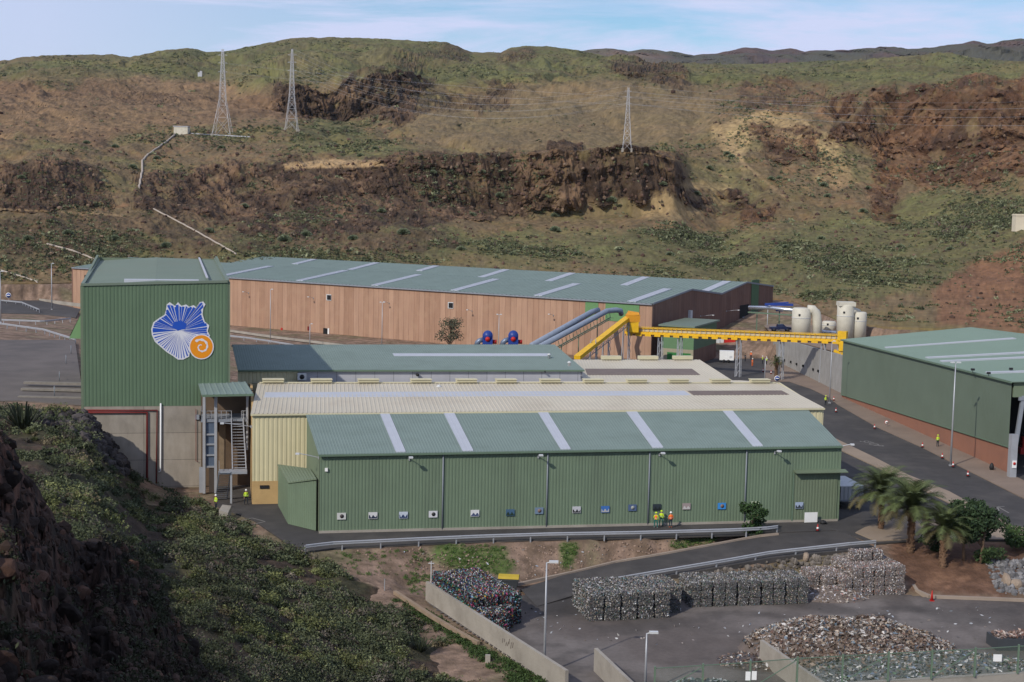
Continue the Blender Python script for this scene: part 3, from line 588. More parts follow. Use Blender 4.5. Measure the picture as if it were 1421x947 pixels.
sheet('apron', [(300, 702), (352, 722), (400, 755), (424, 766), (459, 761.5), (521, 758.5), (580, 755.5), (670, 751.5), (763, 748.5), (879, 746.5), (1020, 742.5), (1078, 739), (1160, 736), (1215, 754), (1290, 749), (1421, 750), (1800, 752), (1800, 560), (1421, 562), (1165, 540), (1075, 497), (905, 498), (800, 498), (560, 500), (350, 650), (300, 660)], 0., ASPH)
b = MB()
ni = [G(*p) for p in [(1165, 737, 0), (1078, 741, -.13), (1020, 750, -.54), (929, 767, -1.215), (853, 780, -1.82), (795, 794, -2.3), (722, 818, -2.68)]]; no = [G(*p) for p in [(1215, 760, 0.), (1125, 769, -.34), (1070, 775, -.68), (986, 790, -1.35), (901, 804, -2.), (831, 816, -2.43), (745, 842, -2.68)]]
for i in range(6):
    for k in range(6):
        a, c = ni[i]*(1-k/6)+ni[i+1]*k/6, ni[i]*(1-(k+1)/6)+ni[i+1]*(k+1)/6; d, e = no[i]*(1-k/6)+no[i+1]*k/6, no[i]*(1-(k+1)/6)+no[i+1]*(k+1)/6; up = np.array([0, 0, .02])
        b.quad(a+up, d+up, e+up, c+up); b.quad(d+up, d-[0, 0, .5], e-[0, 0, .5], e+up); b.quad(a-[0, 0, .5], a+up, c+up, c-[0, 0, .5])
b.build('ramp_road', ASPH, kind='structure')
sheet('upper_yard', [(-300, 472), (104, 472), (117, 562), (30, 556), (-300, 560)], 8.6, ASPH2)
sheet('upper_road', [(-300, 405), (40, 414), (112, 429), (105, 441), (52, 436), (-300, 428)], 3., ASPH)
sheet('street', [(1135, 548), (1162, 562), (1218, 594), (1280, 622), (1421, 693), (1600, 780), (1560, 860), (1421, 741), (1317, 684), (1260, 661), (1218, 639), (1150, 607), (1100, 560)], 0., ASPH, off=.004)
sheet('pavement', [(1150, 552), (1168, 549), (1398, 657), (1421, 668), (1500, 705), (1421, 693), (1280, 622), (1218, 594), (1162, 562)], 0., PAVE2, off=.12)
sheet('pavement_edge', [(1148, 604), (1218, 638), (1260, 660), (1317, 683), (1421, 740), (1470, 775), (1421, 752), (1303, 692), (1218, 650), (1150, 618)], 0., PAVE, off=.12)
sheet('pavement_beyond', [(1062, 500), (1080, 503), (1167, 545), (1168, 549), (1150, 552), (1125, 540), (1095, 530), (1060, 530), (1062, 515)], 0., PAVE2, off=.11)
sheet('garden_pavement', [(1187, 740), (1200, 733), (1236, 722), (1262, 716), (1300, 719), (1421, 733), (1480, 742), (1480, 758), (1421, 750), (1290, 748), (1215, 752)], 0., PAVE, off=.1)
def kerbline(name, pts, w=.3, h=.18, m=KERB, rise=0.):
    b = MB()
    for p, q in zip(pts[:-1], pts[1:]): P = G(*p); Q = G(*q); b.beam(P+[0, 0, h/2-.06+rise], Q+[0, 0, h/2-.06+rise], w, h+.1)
    return b.build(name, m, kind='structure')
kerbline('kerb_of_ramp', [(1080, 742, -.1), (1055, 744.5, -.24), (1020, 751, -.54), (929, 768, -1.21), (853, 781, -1.82), (795, 795, -2.3), (716, 812, -2.65), (690, 817, -2.65)])
kerbline('kerb_of_yard', [(1262, 806, -2.3), (1272, 822, -2.65), (1290, 830, YARD), (1421, 835, YARD), (1600, 838, YARD)], .35, .3)
b = MB(); b.beam(G(1303, 689, 0)+[0, 0, .16], G(1218, 646, 0)+[0, 0, .16], .25, .1); b.build('kerb_of_street', KERB, kind='structure')
# painted marks
def text_mark(txt, P, size, rz, m, name, tilt=0.):
    c = bpy.data.curves.new(name, 'FONT'); c.body = txt; c.size = size; c.extrude = .002; c.align_x = 'CENTER'; o = bpy.data.objects.new(name, c); COL.objects.link(o)
    dg = bpy.context.evaluated_depsgraph_get(); me = bpy.data.meshes.new_from_object(o.evaluated_get(dg)); bpy.data.objects.remove(o); me.materials.clear(); me.materials.append(m)
    q = bpy.data.objects.new(name, me); COL.objects.link(q); q.location = tuple(P); q.rotation_euler = (tilt, 0, rz); return q
def marks(name, segs, z, w, m=PAINT):
    b = MB()
    for (x0, y0), (x1, y1) in segs: b.beam(G(x0, y0, z), G(x1, y1, z), w, .006)
    return b.build(name, m, kind='structure')
marks('arrow_marking', [((1384, 703), (1400, 712)), ((1384, 703), (1386, 709)), ((1384, 703), (1394, 703))], .012, .2)
marks('lane_marking', [((1400, 728), (1421, 737)), ((1372, 706), (1384, 712))], .012, .15)
marks('box_marking', [((334, 723), (350, 719)), ((350, 719), (368, 724)), ((368, 724), (351, 728)), ((351, 728), (334, 723))], .012, .14)
t = text_mark('STOP', G(1204, 616, .012), 2.1, -1.25, PAINT, 'stop_marking'); t['kind'] = 'structure'

# ================================================================== BUILDINGS
def roofstrip(name, e0, e1, r1, r0, a, b, c, d, m, parent, up=.06):
    """strip of other sheeting on a roof: fractions a..b along the eave, c..d from eave to ridge"""
    e0, e1, r1, r0 = map(np.asarray, (e0, e1, r1, r0))
    def at(s, t): return (e0*(1-s)+e1*s)*(1-t)+(r0*(1-s)+r1*s)*t
    mb = MB(); q = [at(a, c), at(b, c), at(b, d), at(a, d)]; n = max(1, int(np.linalg.norm(q[1]-q[0])/.35)) if b-a < .2 else 1
    P = [p+[0, 0, up] for p in q]; mb.quad(*P); lo = [p+[0, 0, -.02] for p in q]
    for i in range(4): j = (i+1) % 4; mb.quad(lo[i], lo[j], P[j], P[i])
    if b-a < .2:
        for k in range(n+1):
            s_ = a+(b-a)*k/n; mb.beam(at(s_, c)+[0, 0, up+.01], at(s_, d)+[0, 0, up+.01], .05, .03)
    return mb.build(name, m, parent)
def seg_t(P, Q, x):                                   # fraction along P->Q that shows in column x
    lo, hi = 0., 1.
    for _ in range(40):
        m = (lo+hi)/2; v = PR(P*(1-m)+Q*m)[0]
        if (v < x) == (PR(P)[0] < PR(Q)[0]): lo = m
        else: hi = m
    return lo
def wallamp(P, n, parent, arm=1.1, name='wall_lamp', m=STEEL):
    """bracket lamp on a wall at P, n = outward"""
    P = np.asarray(P, float); n = np.array([n[0], n[1], 0.]); b = MB(); b.tube([P, P+n*arm*.5+[0, 0, .25], P+n*arm+[0, 0, .45]], .045, 6); b.box(P+n*.04, (.16, .16, .3))
    o = b.build(name, m, parent); h = MB(); q = P+n*(arm+.2)+[0, 0, .42]; h.box(q, (.42, .42, .16), math.atan2(n[1], n[0])); h.build('lamp_head', LGREY, o); return o

# ---- main green warehouse with lean-to roof
e0, e1 = UV(0, 0, 8.6), UV(58.8, 0, 8.78); h0, h1 = UV(-.5, 15.2, 10.5), UV(60.9, 15.2, 10.5)
wg = empty('warehouse', UV(29, 7.5), 'long green ribbed warehouse at the front with a row of small pictures on its wall', 'warehouse')
b = MB(); b.ribwall(UV(0, 0), UV(58.8, 0), .25, [(0, 8.55), (1, 8.73)], .36, .032); b.build('front_wall', GREENW, wg)
b = MB(); b.ribwall(UV(0, 0), UV(-.5, 15.2), 0.05, [(0, 8.55), (1, 10.45)], .36, .03); b.build('side_wall', GREENW2, wg)
b = MB(); b.plain(UV(58.8, 0), UV(60.9, 15.2), 0.0, [(0, 8.7), (1, 10.45)], .2); b.build('side_wall', GREENW, wg)
b = MB(); b.beam(UV(-.05, -.06, .12), UV(58.85, -.06, .12), .22, .26); b.build('base_plinth', CONC2, wg)
ov = -.35*VX
b = MB(); b.ribroof(e0+ov-UX*.15+[0, 0, -.02], e1+ov+UX*.15+[0, 0, -.02], h1+UX*.15, h0-UX*.15, .33, .035); rf = b.build('roof', GREENR, wg)
b = MB(); b.beam(e0+ov+[0, 0, -.16]-UX*.15-VX*.07, e1+ov+[0, 0, -.16]+UX*.15-VX*.07, .16, .2); b.build('gutter', GREENF, wg)
EE = (e0+ov, e1+ov, h1, h0)
for xt0, xt1, xb0, xb1 in ((524, 537, 553, 566), (612, 625, 646, 662), (740, 753, 785, 799), (863, 876, 912, 928), (995, 1008, 1053, 1067)):
    tb0, tb1 = seg_t(EE[0], EE[1], xb0), seg_t(EE[0], EE[1], xb1); tt0, tt1 = seg_t(EE[3], EE[2], xt0), seg_t(EE[3], EE[2], xt1)
    roofstrip('skylight', *EE, (tb0+tt0)/2, (tb1+tt1)/2, .015, .995, SKYL, wg)
for x in (615, 760, 901.5, 1036):
    t = seg_t(e0, e1, x); P = e0*(1-t)+e1*t; b = MB(); b.tube([P-VX*.14+[0, 0, -.1], xy(P-VX*.14, .15)], .075, 8); b.build('downpipe', GREENF if False else STEELD, wg)
for x in (568, 747, 915, 1075):
    t = seg_t(e0, e1, x); P = e0*(1-t)+e1*t; wallamp(P-VX*.05+[0, 0, -.75], -VX, wg, 1.2)
P = VP(453, 652, -.1); b = MB(); b.box(P, (.3, .25, .35)); b.build('wall_box', WHITE, wg)
P0, P1 = VP(1098, 725, 0), VP(1159, 722, 0)
b = MB(); b.ribwall(xy(P0, 0)-VX*.12, xy(P1, 0)-VX*.12, .12, 5.6, .36, .03); b.build('sliding_door', GREENW2, wg)
b = MB(); b.beam(xy(P0, 0.15)-VX*.13, xy(P0, 5.6)-VX*.13, .14); b.build('door_frame', GREENF, wg)
b = MB(); q0, q1 = xy(P0, 5.85), xy(P1, 5.85); b.prism([tuple((q0-VX*.05)[:2]), tuple((q1+UX*.9-VX*.05)[:2]), tuple((q1+UX*.9-VX*1.0)[:2]), tuple((q0-VX*1.0)[:2])], [5.75]*4, [6.0, 6.0, 5.86, 5.86]); b.build('door_canopy', GREENW2, wg)
wallamp(UV(58.9, 1, 8.3), np.array([.99, -.1]), wg, 1.5)
wallamp(UV(-.02, .8, 8.0), np.array([-.95, -.1]), wg, 2.2)

# ---- small lean-to beside it
Q0, Q1, Q2 = G(386, 702), G(400, 728), G(437.5, 737.5); Q3 = UV(-.5, 9.5)
zz = [ZAT(Q0, 646), ZAT(Q1, 670), ZAT(Q2, 665)]; z3 = zz[0]+.35
an = empty('lean_to', (Q0+Q2)/2, 'small green lean-to shed against the left end of the front warehouse', 'shed')
b = MB(); b.ribwall(Q1, Q2+UX*.1, .05, [(0, zz[1]), (1, zz[2])], .36, .035); b.build('front_wall', GREENW, an)
b = MB(); b.ribwall(Q0, Q1, .05, [(0, zz[0]), (1, zz[1])], .36, .03); b.build('side_wall', GREENW, an)
b = MB(); r = [xy(Q1, zz[1]), xy(Q2, zz[2]), xy(Q3, z3), xy(Q0, zz[0])]; c_ = sum(r)/4; r = [p+(p-c_)*.05+[0, 0, .08] for p in r]; b.ribroof(r[0], r[1], r[2], r[3], .5, .03); b.build('roof', GREENW2, an)

# ---- cream warehouse
cw = empty('warehouse', UV(28, 30), 'cream ribbed warehouse with pale grey-cream roof behind the front green warehouse', 'warehouse')
ce0, ce1 = UV(-6.75, 15.35, 10.6), UV(63., 15.35, 10.75); cr0, cr1 = VP(360, 532, 29.5), VP(1076, 532, 29.5); cb0, cb1 = UV(-6, 44, 10.4), UV(62.5, 44, 10.4)
P0 = G(350, 700); P1 = G(386.5, 697)
b = MB(); b.ribwall(UV(-6.75, 15.3), UV(0., 15.3), 2.7, 10.5, .5, .04); b.build('front_wall', CREAMW, cw)
b = MB(); b.ribwall(UV(59, 15.33), UV(62.95, 15.33), .1, 10.65, .5, .04); b.build('front_wall', CREAMW, cw)
b = MB(); b.plain(UV(-6.72, 15.25), UV(0, 15.25), 0, 2.7, .3); b.build('plinth_wall', OCHRE, cw)
P = VP(367, 676, 15.2); b = MB(); b.box(P, (1.05, .08, .38), math.atan2(UX[1], UX[0])); sg = b.build('sign', BLACK, cw)
b = MB(); b.plain(UV(-6.7, 44), UV(-6.75, 15.4), 0, [(0, 10.3), (.5, 12.1), (1, 10.5)], .3); b.build('side_wall', OCHRE, cw)
b = MB(); b.ribroof(ce0-VX*.25-UX*.2, ce1-VX*.25+UX*.2, cr1+UX*.2, cr0-UX*.2, .5, .045); b.ribroof(cb1+UX*.2, cb0-UX*.2, cr0-UX*.2+[0, 0, .02], cr1+UX*.2+[0, 0, .02], .5, .04); b.build('roof', CREAMR, cw)
b = MB(); b.beam(ce0-VX*.33-UX*.2+[0, 0, -.12], ce1-VX*.33+UX*.2+[0, 0, -.12], .15, .18); b.build('gutter', CREAMT, cw)
b = MB(); b.plain(UV(62.9, 15.4), UV(62.4, 44), 0, [(0, 10.5), (.5, 12.), (1, 10.3)], .3); b.build('side_wall', CREAMW, cw)
CE = (ce0, ce1, cr1, cr0)
roofstrip('skylight', *CE, seg_t(ce0, ce1, 362), seg_t(ce0, ce1, 985), .50, .67, SKYL, cw)
roofstrip('brown_roof_band', *CE, seg_t(ce0, ce1, 985)+.006, seg_t(ce0, ce1, 1128), .50, .67, BROWNL, cw)
b = MB(); b.beam(cr0+[0, 0, .08], cr1+[0, 0, .08], .5, .1); b.build('ridge_cap', CREAMT, cw)
for k, x in enumerate((379, 446, 511, 584, 647, 702, 763, 823, 883, 941, 999, 1054)):
    t = seg_t(cr0, cr1, x); P = cr0*(1-t)+cr1*t; b = MB(); b.box(P+[0, 0, .33], (2.6, 1., .3), math.atan2(UX[1], UX[0])); b.box(P+[0, 0, .52], (2.7, 1.3, .08), math.atan2(UX[1], UX[0])); b.build('ridge_vent', CREAMT, cw)
P = VP(609, 541, 27.5); b = MB(); b.tube([P+[0, 0, -.3], P+[0, 0, .35]], .18, 10); b.lathe(P+[0, 0, .3], [(.3, 0), (.34, .12), (.1, .3)], 10); b.build('roof_cowl', LGREY, cw)

# ---- second cream roof behind
c2 = empty('warehouse', UV(50, 55), 'smaller cream roofed warehouse behind the ridge of the larger cream one', 'warehouse')
de0, de1 = VP(800, 535, 46), VP(1027, 535, 46); dr0, dr1 = VP(790, 499.5, 62), VP(971, 499.5, 62); db0, db1 = dr0+VX*12+[0, 0, -1.6], dr1+VX*12+[0, 0, -1.6]
b = MB(); b.ribroof(de0, de1, dr1, dr0, .5, .04); b.ribroof(db1, db0, dr0, dr1, .5, .04); b.build('roof', CREAMR, c2)
b = MB(); b.prism([tuple(p[:2]) for p in (de0+[.3, .3, 0], de1+[-.3, .3, 0], db1-VX*.3, db0-VX*.3)], 0, [de0[2]-.2, de1[2]-.2, db1[2]-.3, db0[2]-.3]); b.prism([tuple(p[:2]) for p in (de1-UX*.3, dr1-UX*.3, db1-UX*.3, db1-UX*.6, de1-UX*.6)], 5, [de1[2]-.1, dr1[2]-.1, db1[2]-.1, db1[2]-.1, de1[2]-.1]); b.build('wall', CREAMW, c2)
roofstrip('brown_roof_band', de0, de1, dr1, dr0, .09, .84, .38, .62, BROWNL, c2)
for x in (848, 899, 947): P = dr0+(dr1-dr0)*seg_t(dr0, dr1, x); b = MB(); b.box(P+[0, 0, .35], (3.0, 1.1, .5), math.atan2(UX[1], UX[0])); b.build('ridge_vent', CREAMT, c2)

# ---- long green-roofed building with white panel wall
lg = empty('office_block', UV(16, 50), 'low building with white panel wall and long dull green roof behind the cream warehouse', 'building')
le0, le1 = VP(330, 513.5, 45), VP(811, 513.5, 45); lr0, lr1 = VP(322, 478.5, 62), VP(770, 478.5, 62)
b = MB(); b.ribroof(le0, le1, lr1, lr0, .33, .03); b.ribroof(lr1+VX*14+[0, 0, -1.7], lr0+VX*14+[0, 0, -1.7], lr0, lr1, .33, .03); b.build('roof', GREENR, lg)
b = MB(); b.beam(le0-VX*.08+[0, 0, -.12], le1-VX*.08+[0, 0, -.12], .16, .2); b.build('gutter', GREENF, lg)
PNL = panelmat('white_wall_panels', (.43, .43, .46), (.40, .40, .43), (.12, .12, .13), 2.6, 12, .5, .03, .05, 6, dirt=(.34, .34, .35), damt=.3)
tx = seg_t(le0, le1, 414)
wl = le0*(1-tx)+le1*tx
b = MB(); b.plain(xy(wl+VX*.3, 0), xy(le1+VX*.3-UX*.2, 0), 5, [(0, wl[2]-.15), (1, le1[2]-.15)], .3); b.build('wall', PNL, lg)
b = MB(); b.ribwall(xy(le0+VX*.3, 0), xy(wl+VX*.3, 0), 5, le0[2]-.15, .5, .04); b.build('cream_wall_end', CREAMW, lg)
b = MB(); b.prism([tuple(p[:2]) for p in (le1+VX*.3-UX*.5, le1+VX*.3-UX*.2, lr1-UX*.2, lr1+VX*13-UX*.2, lr1+VX*13-UX*.5, lr1-UX*.5)], 0, [le1[2]-.15, le1[2]-.15, lr1[2]-.15, lr1[2]-1.8, lr1[2]-1.8, lr1[2]-.15]); b.build('end_wall', PNL, lg)
roofstrip('skylight', le0, le1, lr1, lr0, seg_t(le0, le1, 560), seg_t(le0, le1, 785), .52, .62, SKYL, lg)
P = VP(419, 523, 44.6); ac = MB(); ac.box(P, (1.2, .5, .9), math.atan2(UX[1], UX[0])); ac = ac.build('air_conditioner', LGREY, lg); b = MB(); b.tube([P-VX*.26, P-VX*.29], .33, 16); b.build('fan_grille', BLACK, ac)
P = VP(579, 520, 44.9); b = MB(); b.tube([P+VX*.1, P-VX*.4], .22, 10); b.build('vent_outlet', BLACK, lg)
P = VP(756, 516, 44.9); b = MB(); b.tube([P+VX*.1, P-VX*.3], .12, 8); b.build('vent_outlet', BLACK, lg)
for x, y in ((762, 495), (790, 506)): P = G(x, y, le0[2]+.9); b = MB(); b.lathe(P+[0, 0, -.2], [(.2, 0), (.2, .4), (.35, .45), (.1, .65)], 8); b.build('roof_cowl', LGREY, lg)

# ---- tall green tower with emblem on concrete base
TL, TR = UV(-26.45, 26.6), UV(-9.5, 26.6); TD = np.array([-math.sin(rad(13.2)), math.cos(rad(13.2)), 0]); TH = 25.0; DD = 45.
TH = ZAT(TR, 392.5); THL = ZAT(TL, 397)
tw = empty('tower_building', (TL+TR)/2, 'tall dark green ribbed tower block with blue and orange emblem above a concrete base', 'building')
b = MB(); b.ribwall(TL, TR, 9.9, [(0, THL), (1, TH)], .42, .03); b.build('front_wall', mat('green_tower_cladding', (.105, .160, .098), .55, .06, .4, dirt=(.075, .12, .072), dscale=.2, damt=.5, streak=5), tw)
b = MB(); b.plain(TL-VX*.02, TR-VX*.02, -.5, 9.9, .5); b.plain(TR+[0, 0, 0], TR+TD*DD, -.5, 9.9, .4); b.build('concrete_base', CONC, tw)
b = MB(); b.plain(TL+VX*.05, TL+TD*DD, 6, [(0, THL), (1, TH+1)], .3); b.plain(TR+TD*DD, TR+VX*.05, 9.9, [(0, TH+1), (1, TH)], .3); b.plain(TL+TD*DD, TR+TD*DD, 5, TH+.6, .3); b.build('side_wall', GREENW2, tw)
RZ = lambda P, z: xy(P, z)
mF = (TL+TR)/2; mB = mF+TD*DD
zl, zr = ZAT(TL+TD*DD, 362), ZAT(TR+TD*DD, 361); zm = ZAT(mB, 357.5); zmf = (THL+TH)/2+.8*(zm-(zl+zr)/2)
b = MB(); b.ribroof(xy(TL, THL), xy(TL+TD*DD, zl), xy(mB, zm), xy(mF, zmf), 1., .03); b.ribroof(xy(TR+TD*DD, zr), xy(TR, TH), xy(mF, zmf), xy(mB, zm), 1., .03); b.build('roof', GREENR2, tw)
b = MB(); b.beam(xy(TL, THL+.15), xy(TR, TH+.15), .35, .3); b.beam(xy(TL, THL+.15), xy(TL+TD*DD, zl+.15), .4, .35); b.beam(xy(TR, TH+.15), xy(TR+TD*DD, zr+.15), .4, .35); b.build('roof_edge', GREENR2, tw)
q = TR*.86+TL*.14; b = MB(); b.beam(xy(q+TD*2, TH+.45), xy(q+TD*DD, zr+.3), .25, .12); b.build('roof_flashing', WHITEP, tw)
b = MB(); b.prism([tuple(p[:2]) for p in (mF*.56+TL*.44+TD*1.2, mF*.4+TR*.6+TD*1.2, mF*.4+TR*.6+TD*2.6, mF*.56+TL*.44+TD*2.6)], zmf-.6, zmf+.12); b.build('roof_skylight', SKYL, tw)
# awning on the left side
a0, a1 = xy(TL+TD*3, 21.6), xy(TL+TD*9, 21.4); out_ = -UX*1.8
b = MB(); b.quad(a0+out_+[0, 0, -3.6], a0+[0, 0, 0], a1, a1+out_+[0, 0, -3.6]); b.quad(a0+out_+[0, 0, -3.8], a1+out_+[0, 0, -3.8], a1+[0, 0, -.2], a0+[0, 0, -.2]); b.quad(a0+out_+[0, 0, -3.8], a0+[0, 0, -3.8], a0+[0, 0, 0], a0+[0, 0, 0]); b.build('side_awning', mat('pale_green_sheet', (.17, .30, .14), .6, .05), tw)
# concrete grooves come with the material; pipes on the base
def onbase(x, y, off=.2): return VP(x, y, 26.6-off)
b = MB(); b.tube([onbase(117, 572.5), onbase(204, 572.5), onbase(204, 671)], .13, 8); b.build('fire_pipe', MAROON, tw)
b = MB(); b.tube([onbase(117, 569.5), onbase(218, 569.5), onbase(217, 671)], .09, 8); b.build('fire_pipe', MAROON, tw)
b = MB(); b.tube([onbase(223, 560), onbase(223, 654), onbase(220, 655)], .10, 8); b.build('drain_pipe', WHITE, tw)
b = MB(); b.tube([onbase(272, 568), onbase(272, 640), onbase(275, 641)], .04, 6); b.build('conduit', MAROON, tw)
b = MB(); b.box(onbase(274, 579, .1), (.5, .3, .6)); b.build('junction_box', STEELD, tw)
# emblem: island outline with rays and a spiral sun
def tp(x, y, off=.09): return VP(x, y, 26.6-off)
isl = [(232, 424), (236, 421), (243, 426), (247, 421), (252, 426), (258, 424), (262, 427), (268, 425), (272, 428), (276, 426), (276, 421), (281, 420), (284, 424), (281, 429), (280, 437), (283, 447), (289, 452), (287, 460), (290, 466), (282, 478), (271, 484), (263, 487), (262, 494), (254, 498), (247, 498), (240, 493), (232, 488), (224, 481), (216, 474), (212, 465), (211, 457), (214, 448), (222, 442), (229, 438), (231, 431)]
cx0, cy0 = 249, 459
def lerp2(a, b, t): return (a[0]+(b[0]-a[0])*t, a[1]+(b[1]-a[1])*t)
def flatpoly(mb, pts, off, mi=0, th=.03):
    P = [tp(x, y, off) for x, y in pts]; c = sum(P)/len(P); n = len(P); mb.add([c]+P, [(0, i+1, (i+1) % n+1) for i in range(n)], mi=mi)
    B_ = [p+VX*th for p in P]
    for i in range(n): mb.quad(B_[i], B_[(i+1) % n], P[(i+1) % n], P[i], mi=mi)
EMW = mat('emblem_white', (.62, .62, .66), .5, 0); EMB = mat('emblem_blue', (.015, .075, .42), .5, 0); EMO = mat('emblem_orange', (.72, .25, .01), .5, 0)
mb = MB(); cc = (cx0, cy0)
fan = [lerp2(cc, p, 1.035) for p in isl]; P = [tp(*p, .10) for p in fan]; n = len(P); mb.add([tp(*cc, .10)]+P, [(0, i+1, (i+1) % n+1) for i in range(n)], mi=0)
for i in range(n): mb.quad(P[i]+VX*.04, P[(i+1) % n]+VX*.04, P[(i+1) % n], P[i], mi=0)
def rim(a):                                           # outline point at angle a
    best = None; dx, dy = math.cos(a), math.sin(a)
    for i in range(len(isl)):
        (x1, y1), (x2, y2) = isl[i], isl[(i+1) % len(isl)]; det = dx*(y1-y2)-dy*(x1-x2)
        if abs(det) < 1e-9: continue
        t = ((x1-cx0)*(y1-y2)-(y1-cy0)*(x1-x2))/det; u = (dx*(y1-cy0)-dy*(x1-cx0))/det
        if t > 0 and 0 <= u <= 1 and (best is None or t > best): best = t
    return best or 20
rr_ = random.Random(4); a = 0
while a < 2*math.pi:
    up_ = math.sin(a) < .12; w = rr_.uniform(.03, .06) if up_ else rr_.uniform(.012, .03); R_ = rim(a)*.985; r0 = rr_.uniform(.0, .18) if up_ else rr_.uniform(.05, .35)
    p0 = (cx0+math.cos(a)*R_*r0, cy0+math.sin(a)*R_*r0); p1 = (cx0+math.cos(a-w)*R_, cy0+math.sin(a-w)*R_); p2 = (cx0+math.cos(a+w)*min(R_, rim(a+w)*.985), cy0+math.sin(a+w)*min(R_, rim(a+w)*.985))
    mb.add([tp(*p0, .115), tp(*p1, .115), tp(*p2, .115)], [(0, 1, 2)], mi=1); a += w*(2.1 if up_ else 2.4)+rr_.uniform(0, .02)*(0 if up_ else 1)+(rr_.uniform(.0, .022) if up_ else .05)
flatpoly(mb, [(cx0+9*math.cos(k*.5236+.2)*(1+.25*(k % 2)), cy0-7+6*math.sin(k*.5236+.2)*(1+.25*(k % 2))) for k in range(12)], .12, 1)
sx_, sy_ = 279.5, 481.5
flatpoly(mb, [(sx_+17.3*math.cos(k*.2618), sy_+17.6*math.sin(k*.2618)) for k in range(24)], .135, 0)
flatpoly(mb, [(sx_+15.8*math.cos(k*.2618), sy_+16.1*math.sin(k*.2618)) for k in range(24)], .15, 2)
sp = []
for k in range(34):                                    # the pale spiral
    t = k/33; a = -2.4+t*7.4; r = 10.8-8.6*t; sp.append((a, r, 1.5*(1-.55*t)*(1+.35*math.sin(k*1.9))))
for (a1_, r1_, w1), (a2_, r2_, w2) in zip(sp[:-1], sp[1:]):
    q = [(sx_+(r)*math.cos(a_), sy_+(r)*math.sin(a_)) for a_, r in ((a1_, r1_-w1), (a1_, r1_+w1), (a2_, r2_+w2), (a2_, r2_-w2))]; mb.add([tp(*p, .165) for p in q], [(0, 1, 2, 3)], mi=0)
mb.build('emblem', [EMW, EMB, EMO], tw)

# ---- stair tower between the tower and the cream warehouse
st = empty('stair_tower', G(300, 690), 'open steel stair tower with small green canopy between tower and cream warehouse', 'stairs')
fv = 22.0
def S(x, y, v=fv): return VP(x, y, v)
cp = [VP(280, 548.5, 20.5), VP(352, 547, 20.5), VP(341, 530, 27.), VP(275, 532, 26.8)]
b = MB(); b.ribroof(cp[0], cp[1], cp[2], cp[3], .8, .05); b.build('canopy', GREENR, st)
b = MB(); b.beam(cp[0]+[0, 0, -.1], cp[1]+[0, 0, -.1], .2, .25); b.build('canopy_fascia', GREENF, st)
b = MB()
zt = cp[0][2]-.2
for x in (283.5, 299.5): Pb = xy(S(x, 674), 0); b.beam(Pb, xy(Pb, zt), .32)
Pb = xy(S(343, 640), 5.2); b.beam(Pb, xy(Pb, zt), .25); b.build('frame', STEEL, st)
zl1 = S(310, 582)[2]
b = MB(); p0, p1 = xy(S(279, 600), zl1), xy(S(345, 600), zl1); b.prism([tuple(p0[:2]), tuple(p1[:2]), tuple((p1+VX*4.5)[:2]), tuple((p0+VX*4.5)[:2])], zl1-.35, zl1); b.build('landing', STEELD, st)
b = MB(); q0 = xy(S(284, 600), 0)+VX*.15; q1 = xy(S(299, 600), 0)+VX*.15; b.quad(xy(q0, 3.2), xy(q1, 3.2), xy(q1, zl1-.4), xy(q0, zl1-.4)); b.build('glazed_panel', mat('blue_grey_glazing', (.10, .13, .18), .3, .1), st)
b = MB()
for z in (3.2, 4.6, 5.9, 7.1): b.beam(xy(q0, z)-VX*.1, xy(q1, z)-VX*.1, .14, .2)
b.build('glazing_bars', STEEL, st)
b = MB(); b.quad(xy(q0+UX*.5, .05), xy(q1, .05), xy(q1, 3.0), xy(q0+UX*.5, 3.0)); dr = b.build('door', mat('brown_door', (.07, .055, .045), .6, .1), st)
b = MB(); b.box(xy((q0+q1)/2-UX*1.0, 1.6), (.55, .2, 3.1), math.atan2(UX[1], UX[0])); b.build('door_jamb', STEEL, st)
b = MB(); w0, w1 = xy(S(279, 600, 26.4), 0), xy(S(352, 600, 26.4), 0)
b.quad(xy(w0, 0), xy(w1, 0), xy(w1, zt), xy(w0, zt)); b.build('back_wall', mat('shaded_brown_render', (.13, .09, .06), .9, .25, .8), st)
b = MB(); b.quad(*[S(x, y, 24.4) for x, y in ((304, 655), (313, 655), (313, 590), (304, 590))]); b.build('service_shaft', mat('beige_render', (.24, .18, .12), .9, .2), st)
def railing(mb, P, Q, h=1.0, n=6):
    P = np.asarray(P); Q = np.asarray(Q); up = np.array([0, 0, 1.])
    for z in (h, h*.5): mb.beam(P+up*z, Q+up*z, .05)
    for k in range(n+1): a = P+(Q-P)*k/n; mb.beam(a, a+up*h, .05)
b = MB(); railing(b, p0, xy(S(321, 600), zl1)); railing(b, xy(S(335, 600), zl1), p1, n=3); railing(b, p0+VX*.0, p0+VX*4, n=4); b.build('railing', STEEL, st)
# flights
mz = 4.0; m0, m1 = VP(304, 655, 15.8), VP(343, 655, 15.8); mz = m0[2]
fa, fb = xy(VP(338 if False else 322.5, 650, 17.2), mz), xy(VP(341.5, 650, 17.2), mz); ta, tb = xy(VP(321, 583, fv), zl1), xy(VP(337, 583, fv), zl1); ta = fa+(ta-fa); 
N = 17; b = MB()
for k in range(N):
    t = (k+.5)/N; a = fa+(ta-fa)*t; c = fb+(tb-fb)*t; b.quad(a, c, c+VX*.24, a+VX*.24); b.quad(a+[0, 0, -.05], c+[0, 0, -.05], c, a)
b.build('stair_treads', STEEL, st)
b = MB(); b.beam(fa, ta, .1, .3); b.beam(fb, tb, .1, .3)
for k in range(2): p, q = ((fa, ta), (fb, tb))[k]; b.beam(p+[0, 0, 1.], q+[0, 0, 1.], .05); b.beam(p+[0, 0, .55], q+[0, 0, .55], .04)
